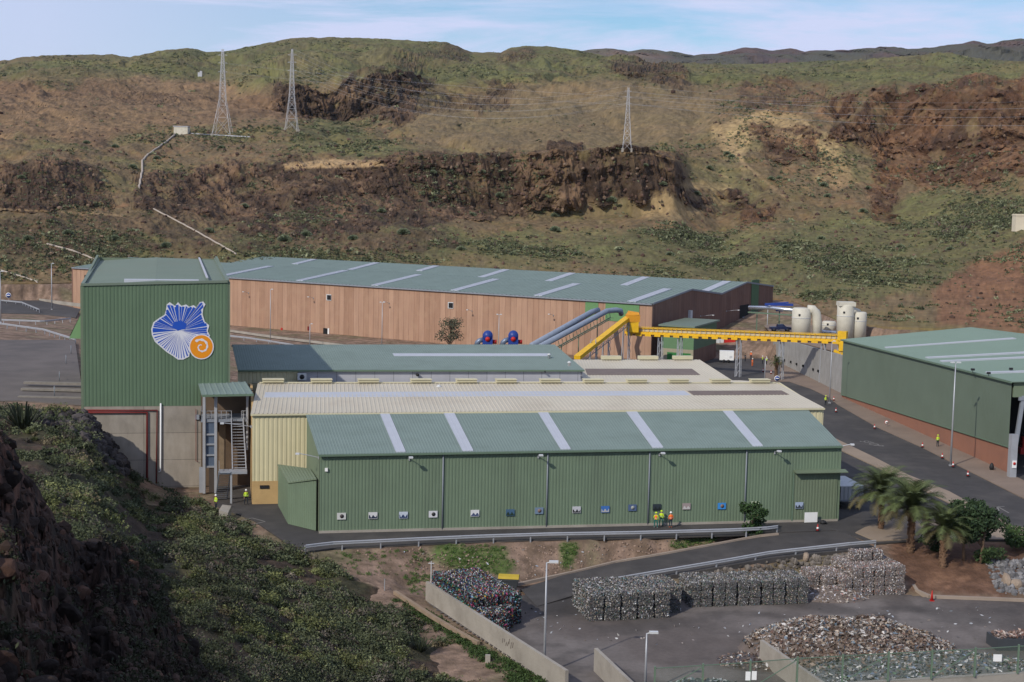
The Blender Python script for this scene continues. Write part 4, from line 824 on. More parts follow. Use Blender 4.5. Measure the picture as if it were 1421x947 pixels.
b.build('stringers', STEEL, st)
b = MB(); b.prism([tuple(m0[:2]), tuple(m1[:2]), tuple((m1+VX*1.6)[:2]), tuple((m0+VX*1.6)[:2])], mz-.3, mz); b.build('half_landing', STEEL, st)
b = MB(); railing(b, m0+[0, 0, 0], m0+VX*1.6, 1., 2); b.beam(xy(VP(321, 655, 16), mz-.2), xy(VP(321, 655, 16), 0), .22); b.build('landing_post', STEEL, st)
b = MB(); l0, l1 = xy(VP(302, 681, 13.6), .0), xy(VP(316, 681, 13.6), 0.0); u0, u1 = xy(VP(304, 656, 15.8), mz), xy(VP(320, 656, 15.8), mz)
l0 = u0-VX*3.4; l0[2] = 0; l1 = u1-VX*3.4; l1[2] = 0
l0 = xy(u0+VX*2.6-UX*.4, 0); l1 = xy(u1+VX*2.6-UX*.4, 0)
for k in range(14): t = (k+.5)/14; a = l0+(u0-l0)*t; c = l1+(u1-l1)*t; b.quad(a, c, c-VX*.24, a-VX*.24)
b.beam(l0, u0, .1, .25); b.beam(l1, u1, .1, .25); b.build('lower_flight', STEELD, st)
wallamp(UV(-6.8, 16.5, 8.9), np.array([-.97, -.2]), st, 3.2)

# ---- terracotta-panelled hall
BC = G(905, 502); BL = G(101, 372, 12.4); BR_ = G(1073, 399, 12.4); BC = np.array([30.55, 325.5, 0]); bl = xy(BL, 0); br = xy(BR_, 0)
bd = (bl-BC); bd /= np.linalg.norm(bd); bg_ = (br-BC); BLn = np.linalg.norm(bl-BC); GW = np.linalg.norm(bg_); bg_ /= GW
BE = ZAT(BC, 422.5)
bh = empty('industrial_hall', (BC+bl)/2, 'very long hall of terracotta panels with grey-green double-pitched roof below the hillside', 'warehouse')
def GP(t): return BC+bg_*GW*t
def fy(y, x):                                         # height on gable plane
    t = seg_t(xy(GP(0), 13), xy(GP(1), 13), x); return t, ZAT(GP(t), y)
pk1, vly, pk2 = fy(402.5, 959.), fy(408.5, 1001.), fy(392.5, 1036.)
prof = [(0, BE), pk1, vly, pk2, (1, 12.6)]
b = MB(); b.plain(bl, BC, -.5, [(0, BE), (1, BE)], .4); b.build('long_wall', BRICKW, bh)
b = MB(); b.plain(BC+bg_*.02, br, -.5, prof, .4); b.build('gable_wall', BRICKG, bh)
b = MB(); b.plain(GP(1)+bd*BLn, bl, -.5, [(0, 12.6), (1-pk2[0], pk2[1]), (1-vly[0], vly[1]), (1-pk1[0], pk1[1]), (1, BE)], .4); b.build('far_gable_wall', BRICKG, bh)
b = MB(); segs = list(zip(prof[:-1], prof[1:])); rfs = []
for (t0, z0), (t1, z1) in segs:
    e0_, r0_ = xy(GP(t0), z0+.12), xy(GP(t1), z1+.12); e1_, r1_ = e0_+bd*BLn, r0_+bd*BLn
    if t0 == 0: e0_ = e0_-bg_*.4; e1_ = e1_-bg_*.4
    b.ribroof(e1_, e0_, r0_, r1_, 1.15, .09); rfs.append((e1_, e0_, r0_, r1_))
b.build('roof', GREENR, bh)
b = MB(); b.beam(rfs[0][0]+[0, 0, -.15], rfs[0][1]+[0, 0, -.15], .25, .3); b.build('gutter', STEELD, bh)
b = MB()
for (t0, z0), (t1, z1) in segs: b.beam(xy(GP(t0), z0+.1)-bd*.15, xy(GP(t1), z1+.1)-bd*.15, .12, .4)
b.build('verge_trim', STEELD, bh)
# skylights: (photo eave-side point, ridge-side point) on slope 0 and 2
def onroof(x, y, k):
    e1_, e0_, r0_, r1_ = rfs[k]; n = np.cross(e0_-e1_, r1_-e1_); d = ray(x, y); t = ((e1_-EYE)@n)/(d@n); P = EYE+d*t; s = ((P-e1_)@(-bd))/BLn; w = ((P-e1_)@bg_)/((r1_-e1_)@bg_); return s, w
for k, (xa, ya, xb, yb) in ((0, (418, 391, 481, 375)), (0, (522, 397, 585, 381)), (0, (632, 404, 690, 388)), (0, (745, 412, 800, 395)), (0, (878, 420, 928, 401)), (0, (300, 388, 380, 367)),
                            (2, (570, 373.5, 610, 369)), (2, (664, 384, 704, 375)), (2, (762, 390.5, 797, 379.5)), (2, (866, 397, 898, 385.5)), (2, (981, 404, 1012, 391)), (2, (480, 374, 526, 365)), (2, (410, 366, 440, 360))):
    sa, wa = onroof(xa, ya, k); sb, wb = onroof(xb, yb, k); s = (sa+sb)/2 if k == 0 else sb
    lo, hi = (.04, .93) if k == 0 else (max(.05, min(wa, .6)), .97)
    roofstrip('skylight', *rfs[k], s-.006, s+.006, lo, hi, SKYL, bh, .14)
def onwall(x, y, off=.05):                            # long wall
    n = np.array([bd[1], -bd[0], 0]); n = n if n@(-BC) > 0 else -n; d = ray(x, y); return EYE+d*(((BC-EYE)@n+off)/(d@n)), n
def longbox(name, x, y, w, h, m, th=.2):
    P, n = onwall(x, y); b = MB(); b.box(P, (w, th, h), math.atan2(bd[1], bd[0])); return b.build(name, m, bh)
for x, y in ((456.5, 413), (625.5, 424)): o = longbox('louvre_window', x, y, 1.5, 1.5, LGREY); P, n = onwall(x, y, .2); q = MB(); q.box(P, (1.15, .12, 1.15), math.atan2(bd[1], bd[0])); q.build('louvre', DARK, o)
for x0, x1, m in ((812, 830, GREENW2), (840, 887, GREENW2)):
    P, n = onwall((x0+x1)/2, 434, .08); t = MB(); Pa, _ = onwall(x0, 430, .1); Pb, _ = onwall(x1, 430, .1); t.prism([tuple(Pa[:2]), tuple(Pb[:2]), tuple((Pb-n*.3)[:2]), tuple((Pa-n*.3)[:2])], 8.2, BE-.35); t.build('green_cladding_bay', mat('mid_green_sheet', (.12, .24, .10), .6, .06), bh)
o = longbox('door', 454, 463, 1.3, 2.6, WHITE, .25); P, n = onwall(456, 463, .25); q = MB(); q.box(P+bd*1.0, (1.2, .3, 2.5), math.atan2(bd[1], bd[0])); q.build('doorway', DARK, o)
for x, y in ((435, 414), (540, 421), (655, 432), (768, 438), (345, 407)): P, n = onwall(x, y); wallamp(P, n, bh, 1.8)
P, n = onwall(119, 387); b = MB(); b.box(P, (.8, .2, 2.), math.atan2(bd[1], bd[0])); b.build('small_window', DARK, bh)
for x, y in ((391, 458), (428, 456)): P, n = onwall(x, y); b = MB(); b.box(P, (.5, .2, 1.), math.atan2(bd[1], bd[0])); b.build('wall_box', RED if x < 400 else MAROON, bh)
def ong(x, y, off=.05):
    n = np.array([bg_[1], -bg_[0], 0]); d = ray(x, y); return EYE+d*(((BC-EYE)@n+off)/(d@n)), n
P, n = ong(1032.5, 460); gz_ = MB(); Pa, _ = ong(1026, 460, .12); Pb, _ = ong(1038, 460, .12); gz_.prism([tuple(Pa[:2]), tuple(Pb[:2]), tuple((Pb-n*.3)[:2]), tuple((Pa-n*.3)[:2])], -.2, 9.); o = gz_.build('gate_opening', DARK, bh)
Pa, _ = ong(1030.5, 460, .3); Pb, _ = ong(1036, 460, .3); q = MB(); q.prism([tuple(Pa[:2]), tuple(Pb[:2]), tuple((Pb-n*.2)[:2]), tuple((Pa-n*.2)[:2])], -.2, 6.); q.build('gate_leaf', WHITEP, bh)
Pa, _ = ong(1041, 460, .1); Pb, _ = ong(1051, 460, .1); q = MB(); q.prism([tuple(Pa[:2]), tuple(Pb[:2]), tuple((Pb-n*.2)[:2]), tuple((Pa-n*.2)[:2])], -.2, 15.0); q.build('green_cladding_bay', mat('deep_green_sheet', (.07, .14, .07), .6, .06), bh)
for x, y in ((921, 448), (972, 439), (1008, 432)): P, n = ong(x, y); wallamp(P, n, bh, 3.0)
P, n = ong(958, 437, .3); b = MB(); b.box(P, (1.2, .6, 2.), math.atan2(bg_[1], bg_[0])); b.build('extractor_box', LGREY, bh)

# ---- green kiosk in front of the gable
K0 = G(961.5, 508); kf = np.array([-math.cos(rad(10)), .05, 0]); k1 = G(920, 500); KB = G(993, 497)
kd = KB-K0; kz = ZAT(K0, 455)
kb = empty('kiosk', K0, 'pale green flat-roofed gatehouse in front of the dark gable wall', 'building')
kl = xy(K0+(k1-K0)*1.0, 0); kl = K0+np.array([-6.6, 3.2, 0]); kfl = kl
b = MB(); b.plain(kl, K0, 3.4, [(0, kz), (1, kz)], .2); b.build('front_wall', mat('pale_green_panel', (.11, .20, .10), .6, .06), kb)
b = MB(); b.plain(kl, K0, 0, 3.4, .2); b.build('lower_wall', mat('green_beige_wall', (.30, .27, .19), .7, .08), kb)
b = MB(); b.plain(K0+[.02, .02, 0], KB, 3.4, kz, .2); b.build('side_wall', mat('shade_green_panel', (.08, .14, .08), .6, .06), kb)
b = MB(); b.plain(K0+[.02, .02, 0], KB, 0, 3.4, .2); b.build('side_plinth', BRICKG, kb)
bk = kl+kd
b = MB(); c_ = (K0+bk)/2; pr = [c_+(p-c_)*1.12 for p in (kl, K0, KB, bk)]; b.prism([tuple(p[:2]) for p in pr], kz, kz+.35); b.build('roof', GREENR2, kb)
for t in (.2, .62):
    a = kl+(K0-kl)*t; c2_ = kl+(K0-kl)*(t+.3); n = np.array([-.45, -.9, 0]); q = MB(); q.prism([tuple((a+n*.15)[:2]), tuple((c2_+n*.15)[:2]), tuple((c2_-n*.1)[:2]), tuple((a-n*.1)[:2])], 0, 2.6); q.build('door', mat('vivid_green_door', (.03, .16, .04), .6, .05), kb)

# ---- green hall on the right
RF, RN = G(1168, 552), G(1399, 657); RF[2] = RN[2] = 0; rdir = (RN-RF); RLn = np.linalg.norm(rdir); rdir /= RLn; rper = np.array([-rdir[1], rdir[0], 0]); rper = rper if rper[0] > 0 else -rper
zf, zn = ZAT(RF, 471.5), ZAT(RN, 529); ov_ = rper*-.5
rh = empty('industrial_hall', (RF+RN)/2, 'green hall with terracotta plinth and open dark gable at the right edge', 'warehouse')
pb0, pb1 = 3.2, 3.2
zb0, zb1 = ZAT(RF, 547.5), ZAT(RN, 620.5)
zp = (zb0+zb1)/2
b = MB(); b.ribwall(RF-rper*.15, RN-rper*.15, zb0, [(0, zf), (1, zn)], .5, .02, z0b=zb1); b.build('long_wall', mat('grey_green_cladding', (.125, .160, .118), .65, .07, .25, dirt=(.10, .13, .09), dscale=.1, damt=.5), rh)
b = MB(); b.plain(RF, RN, -.2, [(0, zb0+.2), (1, zb1+.2)], .4); b.build('plinth', TERRA, rh)
b = MB(); b.beam(xy(RF-rper*.2, zb0), xy(RN-rper*.2, zb1), .1, .16); b.build('drip_trim', GREENF, rh)
RW = 24.; pkz = (zf+zn)/2+1.6
r = [xy(RF, zf)+ov_-rdir*.4, xy(RN, zn)+ov_+rdir*.6, xy(RN+rper*RW, pkz)+rdir*.6, xy(RF+rper*RW, pkz)-rdir*.4, xy(RF+rper*2*RW, zf)-rdir*.4, xy(RN+rper*2*RW, zn)+rdir*.6]
b = MB(); b.ribroof(r[0], r[1], r[2], r[3], .6, .04); b.ribroof(r[4], r[5], r[2], r[3], .6, .04); b.build('roof', mat('pale_green_roof_sheet', (.18, .245, .195), .55, .06, .2, dirt=(.155, .215, .17), dscale=.1, damt=.5), rh)
b = MB(); b.beam(r[0]+[0, 0, -.12], r[1]+[0, 0, -.12], .2, .25); b.build('gutter', GREENF, rh)
def onr(x, y):
    n = np.cross(r[1]-r[0], r[3]-r[0]); d = ray(x, y); P = EYE+d*(((r[0]-EYE)@n)/(d@n)); return ((P-r[0])@rdir)/RLn, ((P-r[0])@rper)/RW
for (xa, ya, xb, yb) in ((1210, 481.5, 1372, 473), (1268, 495, 1421, 487), (1287, 500.5, 1421, 493), (1358, 517, 1421, 512)):
    sa, wa = onr(xa, ya); sb, wb = onr(xb, yb); s = (sa+sb)/2; roofstrip('skylight', *r[:4], s-.009, s+.009, .05, .97, SKYL, rh, .16)
b = MB(); b.plain(RF+rper*2*RW, RF+rper*.1, -.2, [(0, zf), (.5, pkz-.1), (1, zf)], .3); b.build('far_gable', GREENW, rh)
# near gable: frame around a dark opening
b = MB(); b.plain(RN+rper*.1, RN+rper*2*RW, zn-2.2, [(0, zn-.1), (.5, pkz-.1), (1, zn-.1)], .3); b.build('gable_fascia', GREENW2, rh)
b = MB(); b.beam(xy(RN+rper*.5-rdir*.2, 0), xy(RN+rper*1.6-rdir*.2, zn-2.), .5, .5); b.beam(xy(RN+rper*.9, zn-2.4), xy(RN+rper*12, zn-1.7), .3, .5); b.build('portal_frame', STEELD, rh)
b = MB(); b.plain(RN-rdir*22+rper*.5, RN-rdir*22+rper*47, -.1, zn-1, .3); b.build('dark_interior', DARK, rh)  # near-black sheet stands for the unlit depth of the hall
b = MB(); b.quad(xy(RN+rper*.4-rdir*22, .05), xy(RN+rper*.4, .05), xy(RN+rper*47, .05), xy(RN+rper*47-rdir*22, .05)); b.build('inner_floor', ASPH, rh)
P = G(1403.5, 663); b = MB(); b.box(xy(P, 2.9)+[0, 0, 0], (.9, .9, 5.9), .1); b.build('corner_column', STEEL, rh)
b = MB(); b.box(xy(P, 1.9)+np.array([.1, -.55, 0]), (.6, .08, 1.0), .1); sg = b.build('notice', WHITE, rh); b = MB(); b.tube([xy(P, 2.)+np.array([.1, -.6, 0]), xy(P, 2.)+np.array([.1, -.64, 0])], .2, 12); b.build('red_symbol', RED, sg)
P = G(1415, 640); b = MB(); b.box(xy(P, 1.6)+[3, 6, 0], (1.6, 1., 1.9)); b.box(xy(P, .5)+[3, 6, 0], (2.2, 1.4, 1.)); tag(b.build('machine', RED, loc=xy(P, 0)), 'red machine parked inside the open gable of the right hall', 'machine')

# ---- retaining wall and tanks terrace
W0, W1 = G(1072, 499), G(1168, 547); z0_, z1_ = ZAT(W0, 467.5), ZAT(W1, 494)
wd = (W1-W0)/np.linalg.norm(W1-W0)
b = MB(); b.plain(W0, W1+wd*.5, -.2, [(0, z0_), (1, z1_)], .6)
rw = b.build('retaining_wall', panelmat('grey_concrete', (.31, .30, .28), (.28, .27, .25), (.2, .19, .17), 5, 8, .9, .02, .15, 2, dirt=(.22, .21, .19), damt=.5), loc=W0); tag(rw, 'long grey concrete retaining wall with a row of square holes behind the street palm', 'wall')
rwn = np.array([wd[1], -wd[0], 0]); rwn = rwn if rwn@(-W0) > 0 else -rwn
for x, y in ((1052, 485), (1055, 487), (1060, 489), (1067, 492), (1072, 493), (1077, 494), (1089, 500), (1098, 502.5), (1106, 505.5), (1115, 508), (1129, 513), (1136, 515)):
    if x < 1074: continue
    d = ray(x, y); P = EYE+d*(((W0-EYE)@rwn+.02)/(d@rwn)); b = MB(); b.box(P-W0, (.5, .5, .45), math.atan2(wd[1], wd[0])); o = b.build('weep_hole', DARK); o.parent = rw
sheet('terrace', [(1074, 466), (1172, 491), (1300, 480), (1300, 452), (1080, 447), (1060, 452)], 5.3, PAVE2)

# ================================================================== NEAR SLOPE, SHRUBS, HILL COVER
NEAR = {-320: [(180, 566), (140, 650), (100, 760), (80, 850), (62, 947), (42, 1200)], 0: [(182, 566), (140, 650), (105, 750), (82, 850), (65, 947), (42, 1200)], 60: [(182, 568), (140, 655), (108, 750), (85, 850), (67, 947), (43, 1200)],
        117: [(180, 572), (141, 670), (112, 750), (88, 850), (71, 947), (45, 1200)], 150: [(184, 605), (150, 680), (118, 760), (92, 850), (75, 947), (48, 1200)], 180: [(186, 646), (158, 700), (124, 770), (95, 860), (78, 947), (49, 1200)],
        205: [(187, 673), (165, 712), (132, 780), (100, 860), (79, 947), (50, 1200)], 300: [(171, 703), (150, 745), (130, 795), (107, 860), (86, 947), (56, 1200)], 352: [(165, 724), (150, 760), (133, 805), (113, 865), (92, 947), (60, 1200)],
        424: [(151, 770), (142, 800), (132, 835), (119, 885), (104, 947), (72, 1200)], 470: [(147.6, 792), (140, 820), (132, 850), (122, 895), (110, 947), (76, 1200)], 520: [(145.7, 814), (139, 840), (132, 868), (124, 905), (114, 950), (80, 1200)],
        560: [(143.7, 837), (138, 858), (132, 880), (125, 912), (116, 955), (82, 1200)], 592: [(141.3, 861), (136, 880), (130, 905), (124, 930), (117, 962), (85, 1200)], 650: [(133.6, 897), (130, 912), (126, 930), (121, 955), (114, 985), (86, 1200)],
        700: [(127.6, 927), (124, 942), (121, 958), (117, 980), (110, 1010), (88, 1200)], 760: [(118.7, 977), (116, 990), (113, 1005), (110, 1022), (106, 1045), (90, 1200)], 820: [(111, 1020), (109, 1035), (106, 1050), (103, 1065), (100, 1085), (92, 1200)]}
for _x in NEAR:
    if _x >= 470:
        _r = NEAR[_x][0]; _z = CH+(-(_r[1]-473.5)/F-math.tan(PITCH))*_r[0] if False else (37-(_r[1]-(YH+.021*(_x-710.5)))*_r[0]/F); _k = (37-.675*_z)/(37-_z); NEAR[_x] = [(a*_k, b_) for a, b_ in NEAR[_x]]
NX = sorted(NEAR); _nt = np.array([NEAR[x] for x in NX], float)
def near_slope():
    cx = np.arange(-320, 820, 2.2); tt = np.linspace(0, 5, 330); T, X = np.meshgrid(tt, cx, indexing='ij')
    nk = 6; dk = np.array([np.interp(cx, NX, _nt[:, k, 0]) for k in range(nk)]); yk = np.array([np.interp(cx, NX, _nt[:, k, 1]) for k in range(nk)])
    r = _F[None, None] + _R*(cx[None, :, None]-710.5)/F - _U*(yk[..., None]-473.5)/F; hd = np.hypot(r[..., 0], r[..., 1]); zk = CH+r[..., 2]/hd*dk
    k0 = np.clip(np.floor(T).astype(int), 0, nk-2); fr = T-k0; ci = np.broadcast_to(np.arange(len(cx)), T.shape)
    d = dk[k0, ci]*(1-fr)+dk[k0+1, ci]*fr; z = zk[k0, ci]*(1-fr)+zk[k0+1, ci]*fr; ux = (r[..., 0]/hd)[k0, ci]; uy = (r[..., 1]/hd)[k0, ci]
    x, y = ux*d, uy*d; fd = smooth(0, .25, T); z = z+fd*(fbm(x/9, y/9, None, 5, 71)*1.1+fbm(x/1.8, y/1.8, None, 4, 72)*.35)-.15*(1-fd)
    P = np.stack([x, y, z], -1); px, py = PRv(P); n = fbm(x/5, y/5, None, 5, 73); n2 = fbm(x/.9, y/.9, None, 4, 74)
    c = mixc([.050, .036, .026], [.075, .052, .036], smooth(-.3, .3, n2)); c = mixc(c, [.045, .055, .025], .5*smooth(-.1, .3, n))
    dm = np.full(px.shape, 1e9); path = [(396, 757), (424, 770), (455, 780), (490, 795), (520, 808), (548, 818)]
    for (x0, y0), (x1, y1) in zip(path[:-1], path[1:]):
        tq = np.clip(((px-x0)*(x1-x0)+(py-y0)*(y1-y0))/((x1-x0)**2+(y1-y0)**2), 0, 1); dm = np.minimum(dm, np.hypot(px-x0-tq*(x1-x0), py-y0-tq*(y1-y0)))
    tr = 1-smooth(4, 8, dm+3*n2); c = mixc(c, [.27, .19, .13], tr)
    npmesh('near_slope', P.reshape(-1, 3), grid_faces(*T.shape)[:, ::-1], EARTHN, np.clip(c*(1+.3*n2[..., None]), .004, 1).reshape(-1, 3), smooth=True, kind='structure')
    return P, px, py, tr
NP_, NPX, NPY, NTR = near_slope()
def rock_mesh(n, rng, r=1.):
    """faceted boulder"""
    import bmesh
    bm = bmesh.new(); bmesh.ops.create_icosphere(bm, subdivisions=n, radius=r); o = rng.uniform(0, 50, 3)
    V = np.array([v.co for v in bm.verts]); k = 1+.32*fbm(V[:, 0]*1.1+o[0], V[:, 1]*1.1+o[1], V[:, 2]*1.1+o[2], 3, 5); V = V*k[:, None]; V = V*rng.uniform(.65, 1.25, 3)
    Fq = np.array([[v.index for v in f.verts] for f in bm.faces]); bm.free(); return V, Fq
RK = [rock_mesh(1, RNG) for _ in range(7)]
def fine_rock(rng):
    V, Fq = rock_mesh(3, rng); o = rng.uniform(0, 50, 3); n = V/np.linalg.norm(V, axis=1)[:, None]
    for _ in range(11):
        q = rng.normal(size=3); q /= np.linalg.norm(q); h = rng.uniform(.55, .85)*np.max(V@q); e_ = np.maximum(V@q-h, 0); V = V-q*e_[:, None]*.95
    V = V+n*(.05*ridged(V[:, 0]*2+o[0], V[:, 1]*2+o[1], V[:, 2]*2.6+o[2], 3, 7)+.06*fbm(V[:, 0]*7+o[0], V[:, 1]*7, V[:, 2]*9, 3, 9))[:, None]; V[:, 2] = V[:, 2]*.75+.05*np.floor(V[:, 2]*4)/4; return V, Fq
RKF = [fine_rock(RNG) for _ in range(7)]
def rubble(name, C, S_, cols, kind='stuff', m=None, RK=None):
    RK = RK or globals()['RK']
    Vs, Fs, Cs = [], [], []; o = 0
    for i, (c, s) in enumerate(zip(C, S_)):
        V, Fq = RK[i % 7]; a = RNG.uniform(0, 6.28); R3 = np.array([[math.cos(a), -math.sin(a), 0], [math.sin(a), math.cos(a), 0], [0, 0, 1]]); Vs.append(V@R3.T*s+c); Fs.append(Fq+o); Cs.append(np.tile(cols[i], (len(V), 1))); o += len(V)
    return npmesh(name, np.concatenate(Vs), np.concatenate(Fs), m or STONE, np.concatenate(Cs), kind=kind)
def bushes(C, R_, base, nleaf, lsize, shape=.75, rng=RNG, var=.28):
    """leaf faces filling low domes: C centres (n,3), R_ radii (n,), base colours (n,3)"""
    n = len(C); k = nleaf; v = rng.normal(size=(n, k, 3)); v /= np.linalg.norm(v, axis=2)[..., None]; v[..., 2] = np.abs(v[..., 2])
    rr = rng.uniform(.45, 1.02, (n, k, 1)); lob = 1+.28*np.sin(v[..., :1]*5+np.arange(n)[:, None, None]*1.7)*np.cos(v[..., 1:2]*4.3+np.arange(n)[:, None, None])
    P = C[:, None]+v*rr*lob*R_[:, None, None]*np.array([1, 1, shape]); c = base[:, None]*(1+rng.uniform(-var, var, (n, k, 1)))
    V, Fq, cc = cards(P.reshape(-1, 3), np.repeat(lsize*R_ if np.ndim(lsize) == 0 else lsize, k)*rng.uniform(.7, 1.35, n*k), c.reshape(-1, 3)); return V, Fq, cc
def spur():                                            # rock spur right under the viewpoint, shade put into its dark colours
    sil = [(-380, 430), (-100, 540), (0, 600), (16, 612), (30, 652), (50, 676), (72, 712), (84, 735), (112, 748), (150, 742), (180, 752), (206, 790), (222, 815), (250, 868), (285, 925), (330, 985), (420, 1060)]
    cx = np.concatenate([np.arange(-380, -20, 6.), np.arange(-20, 345, 1.1), np.arange(345, 420, 5.)]); tt = np.concatenate([np.linspace(-1, -.02, 40), np.linspace(0, 1, 620)]); T, X = np.meshgrid(tt, cx, indexing='ij')
    ys = np.interp(X, *zip(*sil))+9*fbm(X/18, X*0, None, 4, 220); dsil = np.interp(X, [-380, 0, 100, 200, 420], [44, 47, 52, 58, 66]); u_ = np.clip(T, 0, 1)
    row = ys+(1180-ys)*u_**1.1; d = dsil*(1-u_)+(20+.012*X)*u_
    r = _F + _R*(X[..., None]-710.5)/F - _U*(row[..., None]-473.5)/F; hd = np.hypot(r[..., 0], r[..., 1]); z = CH+r[..., 2]/hd*d
    back = np.clip(-T, 0, 1); d = d+back*14; z = z-back*13; x_ = X/F*d
    n3 = fbm(x_/7, z/4, d/7, 4, 207); n1 = ridged(x_/2.6, z/1.5, d/3, 5, 201); n2 = fbm(x_/.6, z/.28, d/.8, 6, 205); n4 = fbm(x_/.16, z/.12, d/.25, 3, 209)
    ph = z/1.15+1.1*n3; led = (smooth(.0, .75, ph % 1.)-smooth(.8, 1., ph % 1.)); ph2 = z/.37+1.7*n3+.6*n1; led2 = (smooth(0, .7, ph2 % 1)-smooth(.78, 1, ph2 % 1)); w = smooth(0, .03, u_+back*.2)
    n5 = ridged(x_/1.3, d/2.2, None, 5, 231); n6 = fbm(x_/.33, d/.5, None, 4, 233); d2 = d-(n1*.5+n2*.25-led*.5)*w; z = z+(n3*1.1*smooth(.02, .2, u_)+(n5-.3)*.85*smooth(0, .12, u_)+n6*.22+n4*.05)*w
    P = np.stack([r[..., 0]/hd*d2, r[..., 1]/hd*d2, z], -1)
    c = mixc([.024, .018, .015], [.105, .056, .040], smooth(-.2, .45, n2+.4*n1)*smooth(150, 10, X)+.22*smooth(.05, .4, n2+.3*n4)); c = mixc(c, [.020, .022, .013], .55*smooth(.0, .25, n3))  # dark tones stand for shade, lighter orange at the left for lit rock
    npmesh('rock_spur', P.reshape(-1, 3), grid_faces(*T.shape)[:, ::-1], vmat('shade_dark_rock', .95, .6, 6, .06, .35, 4), np.clip(c*(1+.4*n4[..., None]), .003, 1).reshape(-1, 3), kind='structure')
    px, py = PRv(P); m = (px > -10) & (px < 360) & (py < 960) & (T > 0); den = smooth(-.25, .25, n3+.3*n1)*(.25+smooth(60, 200, X)); idx = RNG.choice(P.shape[0]*P.shape[1], 620, p=(m*den).ravel()/(m*den).sum()); C = P.reshape(-1, 3)[idx]
    t = RNG.random((len(C), 1)); base = np.where(t < .5, [.030, .036, .018], np.where(t < .8, [.045, .048, .026], [.05, .038, .028]))
    V, Fq, cc = bushes(C-[0, 0, .05], .14+.40*RNG.random(len(C))**2, base, 70, .16, .8, var=.4); npmesh('spur_scrub', V, Fq, LEAF, cc, kind='stuff')
    bo = RNG.choice(P.shape[0]*P.shape[1], 210, p=m.ravel()/m.sum()); BC_ = P.reshape(-1, 3)[bo]; gb = RNG.uniform(.5, 1.5, (len(bo), 1)); rubble('spur_boulders', BC_-[0, 0, .1], .12+.42*RNG.random(len(bo))**2.4, np.where(RNG.random((len(bo), 1)) < .72, [.026, .019, .016], [.075, .042, .030])*gb, RK=RKF, m=vmat('spur_rock', .95, .7, 5, .08, .4, 3))  # boulders coloured near-black to stand for deep shadow
    idx = RNG.choice(P.shape[0]*P.shape[1], 900, p=m.ravel()/m.sum()); return P.reshape(-1, 3)[idx]
SPR = spur()
# unseen hill added out of frame to the left, shaped to shade the spur
def knoll():
    xs = np.linspace(-130, -14, 110); ys = np.linspace(-110, 34, 110); X, Y = np.meshgrid(xs, ys)
    r = np.hypot((X+62)/46, (Y+38)/58); z = 14+58*np.exp(-r**2*1.3)*smooth(0, 1, (-14-X)/22)*smooth(0, 1, (36-Y)/24)-14*smooth(0, .8, 1-(-14-X)/22)+fbm(X/12, Y/12, None, 5, 301)*5
    npmesh('added_shade_hill', np.stack([X, Y, z], -1).reshape(-1, 3), grid_faces(110, 110), EARTHN, np.tile([.09, .055, .04], (X.size, 1)), kind='structure')
knoll()

# shrub cover of the near slope
def near_cover():
    m = (NPX > -20) & (NPX < 800) & (NPY > 555) & (NPY < 990) & (NTR < .4)
    hole = inpoly(NPX, NPY, [(280, 690), (352, 715), (400, 752), (360, 745), (300, 712)])|inpoly(NPX, NPY, [(110, 565), (150, 570), (200, 660), (170, 662), (130, 620)])
    idx = np.argwhere(m & ~hole); P = NP_[idx[:, 0], idx[:, 1]]; px = NPX[idx[:, 0], idx[:, 1]]; py = NPY[idx[:, 0], idx[:, 1]]
    d = np.hypot(P[:, 0], P[:, 1]); n = fbm(P[:, 0]/7, P[:, 1]/7, None, 4, 401); ok = n > -.26; P, d, px, py, n = P[ok], d[ok], px[ok], py[ok], n[ok]
    sel = RNG.choice(len(P), 3400, replace=False); C = P[sel]+[0, 0, .05]; d = d[sel]; n = n[sel]; px = px[sel]; py = py[sel]
    R_ = (.35+1.0*RNG.random(len(C))**1.7)*(1+.6*n); R_[px > 560] *= .55
    t = RNG.random(len(C))[:, None]; pn = fbm(C[:, 0]/6, C[:, 1]/6, None, 3, 431)[:, None]; g1, g2, g3 = np.array([.066, .080, .038]), np.array([.105, .118, .058]), np.array([.110, .095, .070])
    base = np.where(t < .5, g1, np.where(t < .85, g2, g3))*(.68+.85*RNG.random((len(C), 1)))*(1+.7*pn)*np.where(pn > .15, [1.05, 1, .8], [1, 1, 1.05]); base = base*np.where((px < 330)[:, None] & (py > 780)[:, None], .75, 1.)  # lower-left shrubs darkened, the dimness there put into their colour
    V, Fq, c = bushes(C, R_, base*.92, 150, .0+np.clip(d/100, .5, 1.5)*.115, .8, var=.4)
    npmesh('shrub_cover', V, Fq, LEAF, c, kind='stuff')
near_cover()
def pick_hill(n, wfun, region=None):
    px, py, P, T = HL['px'], HL['py'], HL['P'], HL['T']; m = (px > -10) & (px < 1431) & (py > 50) & (py < 470) & (T > .1) & (T < 7.95)
    vis = np.minimum.accumulate(py, axis=0) >= py-.01; m &= vis
    dy = np.abs(np.gradient(py, axis=0)); w = np.where(m, wfun(px, py)*np.clip(dy, 0, 4), 0).ravel(); w /= w.sum(); s = RNG.choice(w.size, n, replace=True, p=w)
    i, j = np.unravel_index(s, px.shape); P_ = P[i, j]+np.stack([RNG.normal(0, .5, n), RNG.normal(0, .8, n), np.zeros(n)], 1); return P_, px[i, j], py[i, j], HL['c'][i, j]
